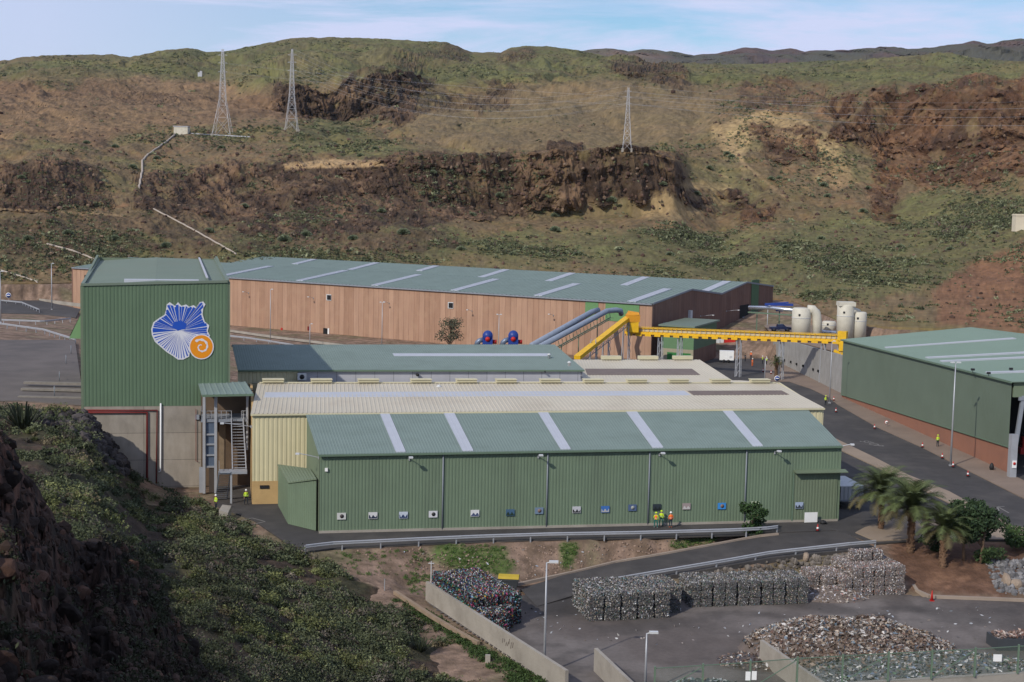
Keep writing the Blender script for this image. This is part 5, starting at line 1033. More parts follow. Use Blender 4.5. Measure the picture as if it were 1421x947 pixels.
def hill_cover():
    den = .22+.95*HL['veg']; den = den*(1-.85*HL['plain'])*(1-.85*HL['sz'])*(1-.85*HL['crag']); n3 = fbm(HL['P'][..., 0]/34, HL['P'][..., 1]/50, None, 5, 411); den = den*np.clip(.35+3.2*n3, .04, 2) 
    C, px, py, _ = pick_hill(30000, lambda x, y: den*(.4+.8*smooth(90, 300, y))*(1+.8*inpoly(x, y, [(600, 318), (1421, 300), (1421, 420), (1200, 430), (1000, 395), (600, 360)])))
    d = np.hypot(C[:, 0], C[:, 1]); R_ = RNG.uniform(.35, .95, len(C))*(d/620)**.6*(1+.9*(RNG.random(len(C)) < .08)); t = RNG.random(len(C))[:, None]
    base = np.where(t < .30, [.058, .068, .034], np.where(t < .68, [.110, .124, .060], np.where(t < .90, [.185, .195, .110], [.10, .08, .058])))*(.75+.5*RNG.random((len(C), 1)))
    V, Fq, c = bushes(C-[0, 0, .05], R_, base, 13, .52, .75)
    npmesh('hillside_scrub', V, Fq, LEAF, c, kind='stuff')
hill_cover()
g = RNG.uniform(.4, 1.6, (len(SPR), 1)); rubble('spur_stones', SPR, .04+.22*RNG.random(len(SPR))**3, np.array([.050, .033, .026])*g)
# loose rocks on the far hills
C, px, py, _ = pick_hill(2600, lambda x, y: (.25+HL['crag']+.6*np.clip(fbm(HL['P'][..., 0]/40, HL['P'][..., 1]/40, None, 4, 5), 0, 1))*(1-.8*HL['sz'])*smooth(120, 200, y))
g = RNG.uniform(.6, 1.5, (len(C), 1)); rubble('hillside_rocks', C, RNG.uniform(.25, 1.1, len(C))*(np.hypot(C[:, 0], C[:, 1])/600), np.where(RNG.random((len(C), 1)) < .8, [.085, .052, .038], [.16, .11, .075])*g)
# big round spurge clumps, each its own plant
def spurge_mesh(seed):
    rg = np.random.default_rng(seed); n = 210; v = rg.normal(size=(n, 3)); v /= np.linalg.norm(v, axis=1)[:, None]; v[:, 2] = np.abs(v[:, 2])*.9; b = v*rg.uniform(.25, .5, (n, 1)); t = v*rg.uniform(.85, 1.08, (n, 1))
    side = np.cross(v, rg.normal(size=(n, 3))); side /= np.linalg.norm(side, axis=1)[:, None]; s2 = np.cross(v, side); w = .075
    V = np.stack([b+side*w, b-side*w, t-side*w, t+side*w, b+s2*w, b-s2*w, t-s2*w, t+s2*w], 1).reshape(-1, 3); f = np.arange(8*n).reshape(n, 2, 4).reshape(-1, 4)
    c = np.array([.215, .245, .150])*rg.uniform(.7, 1.25, (n, 1, 1))*np.ones((1, 8, 1)); return V, f, c.reshape(-1, 3)
spots = [(560, 322, 2.6), (770, 318, 2.3), (848, 277, 2.4), (693, 270, 1.9), (668, 237, 1.6), (600, 238, 1.6), (770, 298, 1.9), (185, 231, 1.9), (120, 197, 1.6), (160, 203, 1.8), (217, 218, 1.5), (307, 204, 1.7), (395, 332, 2.8), (425, 325, 2.4), (490, 330, 2.2), (968, 268, 1.9), (985, 232, 1.7), (1143, 256, 1.9), (1148, 271, 1.7), (1198, 292, 1.9), (1205, 260, 1.6), (1070, 247, 1.7), (1082, 246, 1.5), (1010, 212, 1.6), (1015, 216, 1.6),
         (970, 201, 1.5), (655, 297, 1.7), (530, 292, 1.9), (745, 292, 1.5), (920, 254, 1.6), (895, 228, 1.3), (1250, 342, 1.9), (1220, 362, 1.8), (1030, 352, 1.9), (1090, 342, 1.9), (930, 352, 1.8), (860, 345, 1.8), (800, 352, 1.7), (712, 352, 1.8), (640, 345, 2.), (1320, 345, 1.8), (1380, 322, 1.6), (1140, 330, 1.8), (980, 330, 1.7), (230, 340, 2.2), (160, 330, 2.1), (95, 322, 2.), (40, 330, 2.), (30, 245, 1.6), (455, 200, 1.5), (520, 205, 1.6), (500, 215, 1.6), (470, 300, 1.8), (340, 285, 1.8), (290, 320, 2.1)]
sm_ = [spurge_mesh(i) for i in range(4)]; sobs = []
for i, (x, y, r) in enumerate(spots):
    P = hillpoint(x, y+2, 420)
    if i < 4: V, f, c = sm_[i]; o = npmesh('spurge_shrub', V, f, LEAF, c); sobs.append(o)
    else: o = sobs[i % 4].copy(); COL.objects.link(o)
    k = r*(math.hypot(P[0], P[1])/560)**.8; o.location = tuple(P-[0, 0, .2]); o.scale = (k, k, k*.9); o.rotation_euler = (0, 0, i*1.3)
    tag(o, 'round pale grey-green spurge shrub growing wild on the hillside', 'shrub', 'round spurge shrubs on the hillside')

# ---- trees
def onground(x, y):                                    # sight line onto the site terrain
    d = ray(x, y); ts = np.linspace(90, 380, 1200)/math.hypot(d[0], d[1]); P = EYE+d*ts[:, None]; h = gz(P[:, 0], P[:, 1]); i = int(np.argmax(P[:, 2] <= h)); return np.array([P[i, 0], P[i, 1], h[i]])
def leafcloud(centres, radii, n, size, col, seed, squash=.8):
    rg = np.random.default_rng(seed); Ps = []
    for c, r in zip(centres, radii):
        v = rg.normal(size=(n, 3)); v /= np.linalg.norm(v, axis=1)[:, None]; Ps.append(np.asarray(c)+v*rg.uniform(.3, 1, (n, 1))**.6*r*np.array([1, 1, squash]))
    P = np.concatenate(Ps); c = np.asarray(col)*rg.uniform(.6, 1.45, (len(P), 1)); return cards(P, size*rg.uniform(.7, 1.3, len(P)), c, rng=rg)
def tree(P, h, w, label, seed, col=(.05, .075, .03), cat='tree', trunk_h=.45, group=None, leaf=.28, dens=70, nb=16, name='tree', tr=None):
    r_ = random.Random(seed); t = empty(name, P, label, cat, group); m = MB(); cs, rs = [], []; tr = tr or h*.022
    top = np.array([r_.uniform(-.1, .1)*w, 0, h*.75]); m.tube([(0, 0, 0), (top[0]*.4, 0, h*trunk_h*.6), tuple(top)], [tr*1.5, tr, tr*.4], 8)
    for k in range(nb):
        a = r_.uniform(0, 6.28); z = h*r_.uniform(trunk_h, .92); q = w/2*r_.uniform(.35, .95)*math.sin(math.pi*min(1, max(.12, (z/h-trunk_h*.7)/(1.1-trunk_h*.7)))); e = np.array([math.cos(a)*q, math.sin(a)*q, z])
        s0 = np.array([0, 0, max(z-q*.8, h*trunk_h*.6)]); m.tube([s0*1., (s0+e)/2+[0, 0, .05*h], e], [tr*.5, tr*.32, tr*.15], 5); cs.append(e); rs.append(w*r_.uniform(.12, .22))
    m.build('trunk', TRUNK, t, world=False); V, f, c = leafcloud(cs, rs, dens, leaf, col, seed); npmesh('crown', V, f, LEAF, c, parent=t); return t
def palm(P, h, fr, label, seed, nf=46, tw=.32, shaggy=True, group=None):
    r_ = random.Random(seed); t = empty('palm_tree', P, label, 'palm tree', group); m = MB()
    prof = [(tw*1.2, 0), (tw*.85, h*.1), (tw*.75, h*.5), (tw*.85, h*.75), (tw*1.5, h*.88), (tw*1.2, h)]
    m.lathe((0, 0, 0), prof, 14)
    for k in range(170):                              # old leaf bases
        z = h*r_.uniform(.08, .97); a = r_.uniform(0, 6.28); rr = float(np.interp(z, [q[1] for q in prof], [q[0] for q in prof])); m.box((math.cos(a)*rr, math.sin(a)*rr, z), (.22, .10, .12), a, tilt=.9)
    m.build('trunk', mat('palm_bark', (.15, .090, .055), .95, .45, 4), t, world=False)
    V, Fq, C_ = [], [], []; o = 0; rg = np.random.default_rng(seed)
    for k in range(nf):
        a = k*2.399+r_.uniform(-.2, .2); el = 1.45-1.55*(k/nf)+r_.uniform(-.12, .12); Lf = fr*r_.uniform(.85, 1.1); ns = 15; pts = []
        p = np.array([0, 0, h]); e = el
        for s in range(ns+1): pts.append(p.copy()); p = p+np.array([math.cos(a)*math.cos(e), math.sin(a)*math.cos(e), math.sin(e)])*Lf/ns; e -= (1.15+.5*r_.random())/ns*(.4+s/ns*1.4)
        old = k > nf*.8; g = np.array([.078, .098, .036]) if not old else np.array([.10, .085, .04]); g = g*r_.uniform(.75, 1.25); sidev = np.array([-math.sin(a), math.cos(a), 0])
        for s in range(1, ns):
            d = pts[s+1]-pts[s]; d /= np.linalg.norm(d); ll = fr*.22*math.sin(math.pi*(s+1)/(ns+2))**.7
            for sd_ in (-1, 1):
                for q in (0, .25, .5, .75):
                    b0 = pts[s]+(pts[s+1]-pts[s])*q; tip = b0+(sidev*sd_*.8+d*.65+np.array([0, 0, .12-.25*r_.random()]))*ll; w_ = d*.020*max(fr/2.6, .6); V += [b0-w_, b0+w_, tip+w_*.2, tip-w_*.2]; Fq.append((o, o+1, o+2, o+3)); C_ += [g*r_.uniform(.8, 1.2)]*4; o += 4
    npmesh('crown', V, Fq, LEAF, np.array(C_), parent=t); return t
palm(G(1222.5, 734, .05), 4.0, 4.2, 'tall palm at the pavement edge, leftmost of the three garden palms', 1, 66)
palm(onground(1263, 765)-[0, 0, .2], 4.8, 4.4, 'palm with an orange-brown trunk in the middle of the garden palms', 2, 66, .42)
palm(onground(1308, 787)-[0, 0, .3], 4.3, 3.4, 'smaller yellowish palm with a shaggy trunk, nearest the yard kerb', 3, 52, .4)
palm(G(1076.5, 528, .0), 3.6, 1.75, 'single palm beside the blue arrow sign under the yellow conveyor', 4, 34, .3)
tree(onground(1338, 778)-[0, 0, .2], 6.6, 4.6, 'slim dark broadleaf tree beside the smallest garden palm', 21, (.036, .062, .026), trunk_h=.42, leaf=.24, dens=130, nb=30)
tree(onground(1360, 784)-[0, 0, .2], 6.6, 4.4, 'thin-trunked tree nearest the road arrow marking', 22, (.034, .058, .026), trunk_h=.45, leaf=.24, dens=130, nb=30)
tree(G(1416, 762, -.3), 2.6, 5., 'low green shrub on the pavement at the right edge of the frame', 23, (.05, .085, .03), 'shrub', .12, leaf=.22, dens=110, name='shrub')
tree(onground(1372, 782), 1.6, 4.0, 'low spreading shrub under the slim trees by the rocks', 25, (.042, .07, .026), 'shrub', .12, leaf=.2, dens=80, name='shrub')
tree(onground(1300, 765), 2.0, 3.2, 'dark shrub between the orange-trunked palm and the smallest palm', 26, (.036, .058, .022), 'shrub', .12, leaf=.2, dens=80, name='shrub')
tree(onground(1043.5, 746), 3.9, 3.9, 'dark green bush at the end of the upper guardrail', 24, (.032, .062, .020), 'shrub', .10, leaf=.20, dens=150, nb=20, name='bush')
P = G(624, 520, .0); P = D(624, 500, 300); tree(xy(P, 0), 11.2, 6.4, 'sparse grey-green tree in front of the terracotta wall', 27, (.085, .085, .052), 'tree', .55, leaf=.26, dens=48, nb=26)
def agave(P, r, label, seed):
    rg = np.random.default_rng(seed); n = 70; a = rg.uniform(0, 6.28, n); el = rg.uniform(.5, 1.5, n); b = np.stack([np.cos(a)*.15, np.sin(a)*.15, np.zeros(n)], 1)*r; t = b+np.stack([np.cos(a)*np.cos(el), np.sin(a)*np.cos(el), np.sin(el)], 1)*r*rg.uniform(.7, 1.1, (n, 1)); s = np.stack([-np.sin(a), np.cos(a), np.zeros(n)], 1)*.06*r
    V = np.stack([b-s, b+s, t+s*.4, t-s*.4], 1).reshape(-1, 3); o = npmesh('succulent', V, np.arange(4*n).reshape(n, 4), LEAF, np.repeat(np.array([.036, .044, .024])*rg.uniform(.7, 1.3, (n, 1)), 4, 0)); o.location = tuple(P); return tag(o, label, 'plant')
for k, (x, y, r, lab) in enumerate(((32, 596, 2.9, 'large spiky succulent clump on the shaded slope left of the rubble'), (150, 905, 1.6, 'small spiky succulent among the dark rocks at the bottom left'), (585, 905, 1.4, 'small succulent on the slope left of the concrete marker post'))):
    j = np.argmin((NPX-x)**2+(NPY-y)**2); agave(NP_.reshape(-1, 3)[j], r, lab, 50+k)
# ---- rubble banks
def spread(poly, n, zf=None, seed=0):
    rg = np.random.default_rng(seed); xs_, ys_ = [p[0] for p in poly], [p[1] for p in poly]; out_ = []
    while len(out_) < n:
        x, y = rg.uniform(min(xs_), max(xs_)), rg.uniform(min(ys_), max(ys_))
        if inpoly(np.array([x]), np.array([y]), poly)[0]: out_.append((x, y))
    return out_
pts = [onground(*p) for p in spread([(1370, 778), (1440, 778), (1440, 828), (1385, 824), (1372, 800)], 420, seed=3)]; pts = np.array(pts)
g = RNG.uniform(.5, 1.4, (len(pts), 1)); rubble('grey_rubble', pts, RNG.uniform(.12, .42, len(pts)), np.array([.17, .165, .165])*g)
pts = np.array([onground(*p) for p in spread([(955, 800), (1060, 785), (1215, 764), (1240, 785), (1130, 793), (1040, 800)], 330, seed=4)]); g = RNG.uniform(.5, 1.4, (len(pts), 1)); rubble('bank_rubble', pts, RNG.uniform(.1, .38, len(pts)), np.array([.15, .13, .11])*g)
pts = np.array([onground(*p) for p in spread([(470, 765), (700, 760), (1000, 752), (1020, 756), (860, 785), (715, 812), (600, 800), (520, 800)], 900, seed=5)]); g = RNG.uniform(.5, 1.5, (len(pts), 1)); rubble('embankment_stones', pts, RNG.uniform(.03, .14, len(pts)), np.array([.24, .17, .13])*g)
pts = [NP_.reshape(-1, 3)[np.argmin((NPX-x)**2+(NPY-y)**2)] for x, y in spread([(50, 568), (118, 568), (155, 608), (190, 660), (175, 662), (130, 630), (110, 605), (60, 590)], 330, seed=6)]; pts = np.array(pts); g = RNG.uniform(.4, 1.5, (len(pts), 1)); rubble('dark_rubble', pts, RNG.uniform(.2, .75, len(pts)), np.array([.060, .052, .050])*g)
for k, (x, y, s, lab) in enumerate(((1397, 812, .75, 'pale tan boulder at the foot of the grey rubble bank'), (1409, 815, .6, 'smaller pale boulder right of the tan one in the rubble bank'), (1118, 778, .5, 'pale boulder lying above the long bale stack'))):
    V, f = rock_mesh(2, np.random.default_rng(k)); P = onground(x, y); o = npmesh('boulder', V*s, f, STONE, np.tile([.30, .235, .18], (len(V), 1))); o.location = tuple(P+[0, 0, s*.4]); tag(o, lab, 'boulder')
# grass tufts on the embankment
pts = np.array([onground(*p) for p in spread([(605, 756), (700, 760), (718, 790), (700, 802), (625, 790)], 260, seed=7)]+[onground(*p) for p in spread([(776, 756), (802, 756), (796, 790), (782, 790)], 70, seed=8)]+[onground(*p) for p in spread([(930, 754), (1000, 747), (985, 757), (930, 765)], 60, seed=9)]+[onground(*p) for p in spread([(460, 768), (600, 764), (590, 800), (500, 800)], 110, seed=10)]+[onground(*p) for p in spread([(560, 800), (600, 800), (592, 830), (570, 825)], 60, seed=11)])
V, f, c = bushes(pts, RNG.uniform(.10, .34, len(pts)), np.tile([.080, .135, .035], (len(pts), 1)), 40, .28, .9); npmesh('grass_tufts', V, f, LEAF, c, kind='stuff')
pts = np.array([onground(*p) for p in spread([(540, 830), (592, 850), (790, 970), (760, 985), (640, 900)], 420, seed=12)]); V, f, c = bushes(pts, RNG.uniform(.2, .55, len(pts)), np.tile([.045, .075, .022], (len(pts), 1)), 40, .3, .8); npmesh('bank_grass', V, f, LEAF, c, kind='stuff')

# ================================================================== OBJECTS
# ---- guardrails
def guardrail(pts, label, sp=4., h=.75, m=STEEL):
    P = [G(*p) for p in pts]; base = P[0].copy(); t = empty('guardrail', base, label, 'guardrail')
    cum = [0]; 
    for a, b_ in zip(P[:-1], P[1:]): cum.append(cum[-1]+np.linalg.norm(b_-a))
    n = max(2, int(cum[-1]/sp)); Q = []
    def at(s): return np.array([np.interp(s, cum, [p[k] for p in P]) for k in range(3)])
    b = MB(); N = max(4, int(cum[-1]/1.5)); q = [at(cum[-1]*k/N) for k in range(N+1)]
    for a, c in zip(q[:-1], q[1:]):
        d = (c-a)/np.linalg.norm(c-a); nrm = np.array([d[1], -d[0], 0]); nrm = nrm if nrm@(-a) > 0 else -nrm; prof = [(0, .31), (.07, .25), (.07, .18), (0, .13), (0, .10), (.07, .05), (.07, -.02), (0, -.08)]
        for (o1, z1), (o2, z2) in zip(prof[:-1], prof[1:]):
            u = np.array([0, 0, 1.]); b.quad(a+nrm*o2+u*(h-.25+z2), c+nrm*o2+u*(h-.25+z2), c+nrm*o1+u*(h-.25+z1), a+nrm*o1+u*(h-.25+z1))
    b.build('rail', m, t)
    for k in range(n+1):
        p = at(cum[-1]*k/n); b = MB(); d = at(min(cum[-1], cum[-1]*k/n+.5))-at(max(0, cum[-1]*k/n-.5)); d = d/(np.linalg.norm(d)+1e-9); nr = np.array([d[1], -d[0], 0]); nr = nr if nr@(-p) > 0 else -nr
        b.box(p-nr*.1+[0, 0, h/2-.15], (.12, .14, h+.2), math.atan2(d[1], d[0])); b.build('post', STEEL, t)
    return t
guardrail([(424, 767, 0), (459, 762.5, 0), (521, 759.5, 0), (580, 756.5, 0), (670, 752.5, 0), (763, 749.5, 0), (879, 747.5, 0), (1020, 743.5, 0), (1070, 740.5, 0), (1079, 739, 0)], 'long galvanised guardrail along the top of the embankment before the front warehouse')
guardrail([(825, 817, -2.5), (831, 816, -2.43), (901, 804, -2.), (957, 794.5, -1.55), (1014, 785, -1.18), (1070, 775, -.74), (1125, 769, -.4), (1180, 763, -.07), (1215, 760, 0)], 'galvanised guardrail on the lower side of the ramp above the bales')
guardrail([(-60, 452, 7.2), (0, 453.5, 7.3), (60, 462, 7.6), (104, 476, 8.2)], 'guardrail curving along the upper yard at the left edge')
guardrail([(-60, 415, 3.), (0, 420, 3.), (30, 423, 3.), (54, 433, 3.2)], 'short guardrail on the upper road, ending near the blue sign')
guardrail([(-60, 438, 4.4), (0, 448, 5.0), (60, 450, 5.2), (98, 446, 4.6)], 'low guardrail with many posts between upper road and upper yard')
guardrail([(319, 470, .6), (345, 473, .5), (372, 477, .4), (402, 482, .3), (431, 488, .2)], 'guardrail beside the road before the terracotta hall')
b = MB(); b.beam(G(318, 459, .3), G(380, 468, .3), .4, .5); b.beam(G(380, 468, .3), G(504, 483, .3), .4, .5); tag(b.build('low_wall', CONC2, loc=G(318, 459, .3)), 'low pale wall along the foot of the terracotta hall', 'wall')
b = MB(); b.beam(G(-60, 403, 3.), G(113, 424, 3.), .4, .9); tag(b.build('low_wall', CONC2, loc=G(113, 424, 3.)), 'pale low wall behind the upper road, left of the tower', 'wall')
for k, (y, lab) in enumerate(((531, 'uppermost concrete step wall at the front edge of the upper yard'), (540, 'middle concrete step wall at the front edge of the upper yard'), (551, 'lowest concrete step wall at the front edge of the upper yard'))):
    b = MB(); P = G(34-k*4, y, 8.6+.25*(2-k)); Q = G(114, y+2, 8.6+.25*(2-k)); b.beam(P, Q, .8, .3); tag(b.build('step_wall', mat('dark_concrete', (.20, .18, .155), .9, .2), loc=P), lab, 'low wall')
o0 = None
for k, (x, y) in enumerate(((98.6, 491), (91.6, 505), (82.5, 529), (75.5, 550))):
    P = G(x, y, 8.6); b = MB(); b.tube([P, P+[0, 0, 1.35]], .06, 8); b.beam(P+[0, 0, .9], P+np.array([-.4, 1.6, .9]), .05); tag(b.build('fence_post', STEELD, loc=P), ('furthest', 'second furthest', 'second nearest', 'nearest')[k]+' of four dark posts in the upper yard beside the tower', 'post')

# ---- lamps
def lamp(P, h, label, head=.9, twin=False, rz=0., name='street_lamp', r=.09, arm=.0):
    t = empty(name, P, label, 'street lamp'); b = MB(); b.tube([(0, 0, 0), (0, 0, h*.5), (0, 0, h)], [r*1.35, r, r*.65], 8); b.box((0, 0, .1), (.4, .4, .2)); b.build('pole', STEEL, t, world=False)
    for s in ((-1, 1) if twin else (1,)):
        m = MB(); c, q = math.cos(rz)*s, math.sin(rz)*s; m.tube([(0, 0, h-.05), (c*(arm+.25), q*(arm+.25), h+.05)], .045, 6); m.box((c*(arm+.2+head/2), q*(arm+.2+head/2), h+.08), (head, .36, .16), math.atan2(q, c)); m.build('lamp_head', LGREY, t, world=False)
    return t
def lampat(x, yb, yt, z, label, **k):
    P = G(x, yb, z); return lamp(P, ZAT(P, yt)-z, label, **k)
lampat(755, 936, 781, YARD, 'tall street lamp standing in front of the left yard wall', head=.75)
P = G(895, 962, YARD); lamp(P, ZAT(P, 879)-YARD, 'street lamp by the second yard wall, cut by the bottom edge', head=.7)
lampat(1319, 647, 504, .12, 'tall twin-headed floodlight pole before the right green hall', twin=True, head=.5, rz=.1, r=.11)
lampat(72, 430, 366, 3., 'tall thin street lamp on the upper road left of the tower', r=.13, head=.5)
lampat(1, 448, 377, 7., 'street lamp at the extreme left edge of the upper yard', r=.12, head=.6)
P = D(530, 470, 338); lamp(xy(P, 0.), ZAT(P, 420), 'thin lamp post before the terracotta hall, third from its left end', r=.08, twin=True, head=.4)
P = D(692, 470, 325); lamp(xy(P, 0.), ZAT(P, 437), 'thin lamp post before the terracotta hall, right of the sparse tree', r=.08, twin=True, head=.4)
P = D(375, 470, 350); lamp(xy(P, 0.), ZAT(P, 402), 'thin lamp post before the terracotta hall, nearest the tower', r=.08, head=.4)
P = D(430, 470, 345); lamp(xy(P, 0.), ZAT(P, 450), 'short lamp post before the terracotta hall, left of the white door', r=.09, head=.4)
P = G(1064, 470, 2.); lamp(xy(P, 2.), ZAT(P, 425)-2, 'lamp post behind the yellow conveyor near the dark blue pickup', r=.11, head=.4)
lampat(1151, 560, 474, 0.1, 'thin lamp post near the right end of the yellow conveyor', r=.08, head=.4)
lampat(1061, 529, 498, 0.05, 'short grey post between the workers and the street palm', r=.09, head=.2)

# ---- road signs
def sign(P, h, label, disc, rd=.32, ring=None, bar=None, rz=0.):
    t = empty('road_sign', P, label, 'road sign'); b = MB(); b.tube([(0, 0, 0), (0, 0, h+rd)], .035, 8); b.build('pole', STEEL, t, world=False)
    b = MB(); b.tube([(0, -.04, h+rd), (0, -.08, h+rd)], rd, 20); pl = b.build('sign_plate', ring or WHITE, t, world=False); b = MB(); b.tube([(0, -.08, h+rd), (0, -.10, h+rd)], rd*.82, 20); b.build('sign_face', disc, pl, world=False)
    b = MB()
    if bar: b.box((0, -.115, h+rd), (rd*1.1, .02, rd*.3)); b.build('symbol', bar, pl, world=False)
    return t
sign(G(1078, 536, .05), .95, 'round blue sign with white bar under the street palm', BLUE, .55, WHITE, WHITE)
sign(G(12, 420, 3.), 1.2, 'round blue sign with white rim on the upper road at far left', BLUE, .75, WHITE, WHITE)
sign(G(1230, 592, .13), .35, 'small round white sign with red ring beside the street', WHITE, .32, RED, BLACK)
b = MB(); P = G(1125, 726, .02); b.box(P+[0, 0, .65], (1.55, .06, 1.15), .22); o = b.build('notice_board', WHITE, loc=P); tag(o, 'blank white board leaning by the sliding door of the front warehouse', 'board')
P = G(1142, 727, .02); b = MB(); b.lathe(P, [(.3, 0), (.42, .15), (.33, .32), (.1, .42)], 10); tag(b.build('rubbish_bag', BLACK, loc=P), 'black rubbish bag by the corner of the front warehouse', 'bag')
P = G(1376, 652, .13); b = MB(); b.lathe(P, [(.25, 0), (.34, .35), (.24, .75), (.07, .95)], 10); tag(b.build('rubbish_bag', BLACK, loc=P), 'tall black sack standing by the terracotta plinth of the right hall', 'bag')

# ---- traffic cones
def cone(P, label, h=.72, plain=False, group=None):
    t = empty('traffic_cone', P, label, 'traffic cone', group); b = MB(); b.box((0, 0, .03), (.42, .42, .06)); b.build('base', BLACK if not plain else RED, t, world=False)
    b = MB(); b.lathe((0, 0, .05), [(.17, 0), (.03, h)], 12); c = b.build('cone_body', RED, t, world=False)
    if not plain:
        b = MB(); b.lathe((0, 0, .05), [(.143, h*.25), (.105, h*.55)], 12); b.build('white_band', WHITE, c, world=False)
    return t
for x, y, lab in ((1157, 556, 'red and white cone nearest the far yellow-vested worker'), (1160, 572, 'cone on the pavement just in front of the far yellow-vested worker'), (1213.5, 595, 'cone left of the small round red-ringed sign'), (1280, 621, 'cone on the pavement left of the worker by the right hall'), (1307.5, 636, 'cone left of the tall twin floodlight pole'),
                  (1322.5, 648, 'cone at the foot of the tall twin floodlight pole'), (1343, 661, 'cone nearest the camera along the street pavement'), (1070, 519, 'cone beside the street palm and the short grey post'), (1059, 516, 'cone left of the short grey post by the street palm')):
    cone(G(x, y, .13), lab)
cone(G(1134.5, 737, .02), 'small red and white cone before the leaning white board')
cone(G(1293, 834, YARD), 'plain red cone at the corner of the yard kerb', 1.0, True)

# ---- people
def person(P, label, vest, trousers, rz=0., h=1.76, shirt=None, helmet=WHITE, pose=0, boots=None, group=None):
    """rz: 0 faces the camera hill"""
    t = bpy.data.meshes.new('t'); k = h/1.78; a = .10 if pose == 0 else .16
    el = {0: ((.25, .02, 1.17), (.24, -.10, .92)), 1: ((.27, -.10, 1.17), (.14, -.32, 1.26)), 2: ((.26, .05, 1.17), (.16, -.16, 1.02))}[pose]
    J = [(0, 0, .95, .135), (0, .01, 1.18, .125), (0, .01, 1.38, .145), (0, 0, 1.50, .06), (0, -.01, 1.60, .085), (0, -.01, 1.70, .095), (.18, .01, 1.41, .065), (*el[0], .05), (*el[1], .042), (el[1][0]-.01, el[1][1]-.04, el[1][2]-.09 if pose == 0 else el[1][2], .040),
         (-.18, .01, 1.41, .065), (-.25, .03, 1.17, .05), (-.23, -.08, .93, .042), (-.23, -.12, .84, .04), (a, .0, .88, .105), (a+.01, -.02, .50, .072), (a+.02, .02, .10, .055), (a+.03, -.13, .045, .045), (-a, 0, .88, .105), (-a-.01, .01, .50, .072), (-a-.02, .05, .10, .055), (-a-.03, -.10, .045, .045)]
    Ed = [(0, 1), (1, 2), (2, 3), (3, 4), (4, 5), (2, 6), (6, 7), (7, 8), (8, 9), (2, 10), (10, 11), (11, 12), (12, 13), (0, 14), (14, 15), (15, 16), (16, 17), (0, 18), (18, 19), (19, 20), (20, 21)]
    t.from_pydata([(x*k, y*k, z*k) for x, y, z, r in J], Ed, []); o = bpy.data.objects.new('person', t); COL.objects.link(o)
    m = o.modifiers.new('s', 'SKIN')
    for i, j in enumerate(J): t.skin_vertices[0].data[i].radius = (j[3]*k, j[3]*k)
    t.skin_vertices[0].data[0].use_root = True; o.modifiers.new('u', 'SUBSURF').levels = 1
    dg = bpy.context.evaluated_depsgraph_get(); me = bpy.data.meshes.new_from_object(o.evaluated_get(dg)); bpy.data.objects.remove(o); me.name = 'person'
    for q in (SKIN, shirt or vest, trousers, boots or BLACK): me.materials.append(q)
    for f in me.polygons:
        c = f.center/k; f.use_smooth = True
        f.material_index = 0 if c.z > 1.5 or (c.z < (.95 if pose == 0 else 1.5) and abs(c.x) > .2 and c.z > .7 and c.z < .95) else (3 if c.z < .14 else (2 if c.z < 1.0 else 1))
    r = bpy.data.objects.new('person', me); COL.objects.link(r); r.location = tuple(P); r.rotation_euler = (0, 0, rz); tag(r, label, 'person', group)
    b = MB(); b.lathe((0, -.01*k, 1.70*k), [(.15, 0), (.125, .02), (.118, .07), (.08, .125), (.02, .145)], 14); b.build('helmet', helmet, r, world=False)
    b = MB(); n = 12; vs = []
    for z, rx, ry in ((1.0, .165, .135), (1.2, .16, .135), (1.36, .19, .15), (1.46, .13, .10)): vs += [(rx*k*math.cos(2*math.pi*i/n), ry*k*math.sin(2*math.pi*i/n)+.01, z*k) for i in range(n)]
    b.add(vs, [(j*n+i, j*n+(i+1) % n, (j+1)*n+(i+1) % n, (j+1)*n+i) for j in range(3) for i in range(n)], smooth=True); vv = b.build('vest', vest, r, world=False)
    b = MB(); vs = []
    for z, rx, ry in ((1.12, .17, .143), (1.17, .17, .143)): vs += [(rx*k*math.cos(2*math.pi*i/n), ry*k*math.sin(2*math.pi*i/n)+.01, z*k) for i in range(n)]
    b.add(vs, [(i, (i+1) % n, n+(i+1) % n, n+i) for i in range(n)]); b.build('reflective_band', LGREY, vv, world=False)
    b = MB(); b.box((0, -.105*k, 1.615*k), (.022, .03, .035)); b.build('nose', SKIN, r, world=False)
    return r
person(G(910, 733, .02), 'worker in yellow and orange vest and teal trousers, leftmost of the trio', HIVO, TEALW, math.pi-.3, shirt=HIVY, helmet=HIVY, pose=2, boots=LGREY)
person(G(917.5, 730.5, .02), 'worker in yellow jacket reaching up to a wall picture, middle of the trio', HIVY, TEALW, math.pi-.2, shirt=HIVY, helmet=HIVY, pose=1)
person(G(930.5, 732.5, .02), 'worker in orange vest and white helmet, rightmost of the trio', HIVO, NAVY, math.pi+.2, shirt=HIVO, boots=HIVO, pose=0)
person(G(1301, 620, .13), 'worker in yellow vest and dark trousers beside the right green hall', HIVY, NAVY, math.pi+.3, helmet=HIVY)
person(G(1145.5, 563, .13), 'worker in yellow vest standing at the head of the street pavement', HIVY, NAVY, .6, helmet=HIVY)
person(G(341.5, 700.5, .02), 'worker in yellow vest and white helmet by the ochre wall corner', HIVY, NAVY, .4, pose=2)
person(G(299.5, 708, .02), 'worker in yellow vest half hidden by bushes at the concrete block', HIVY, NAVY, -.8)
person(G(1044, 509, .02), 'worker in orange clothes and vest, nearest of the group by the gate', HIVO, HIVO, .8)
person(G(1042, 499, .02), 'worker in orange vest standing behind the nearest orange worker', HIVO, NAVY, 2.4)
person(G(1058, 505, .02), 'left of two yellow-vested people right of the orange workers', HIVY, NAVY, 1.2, h=1.7)
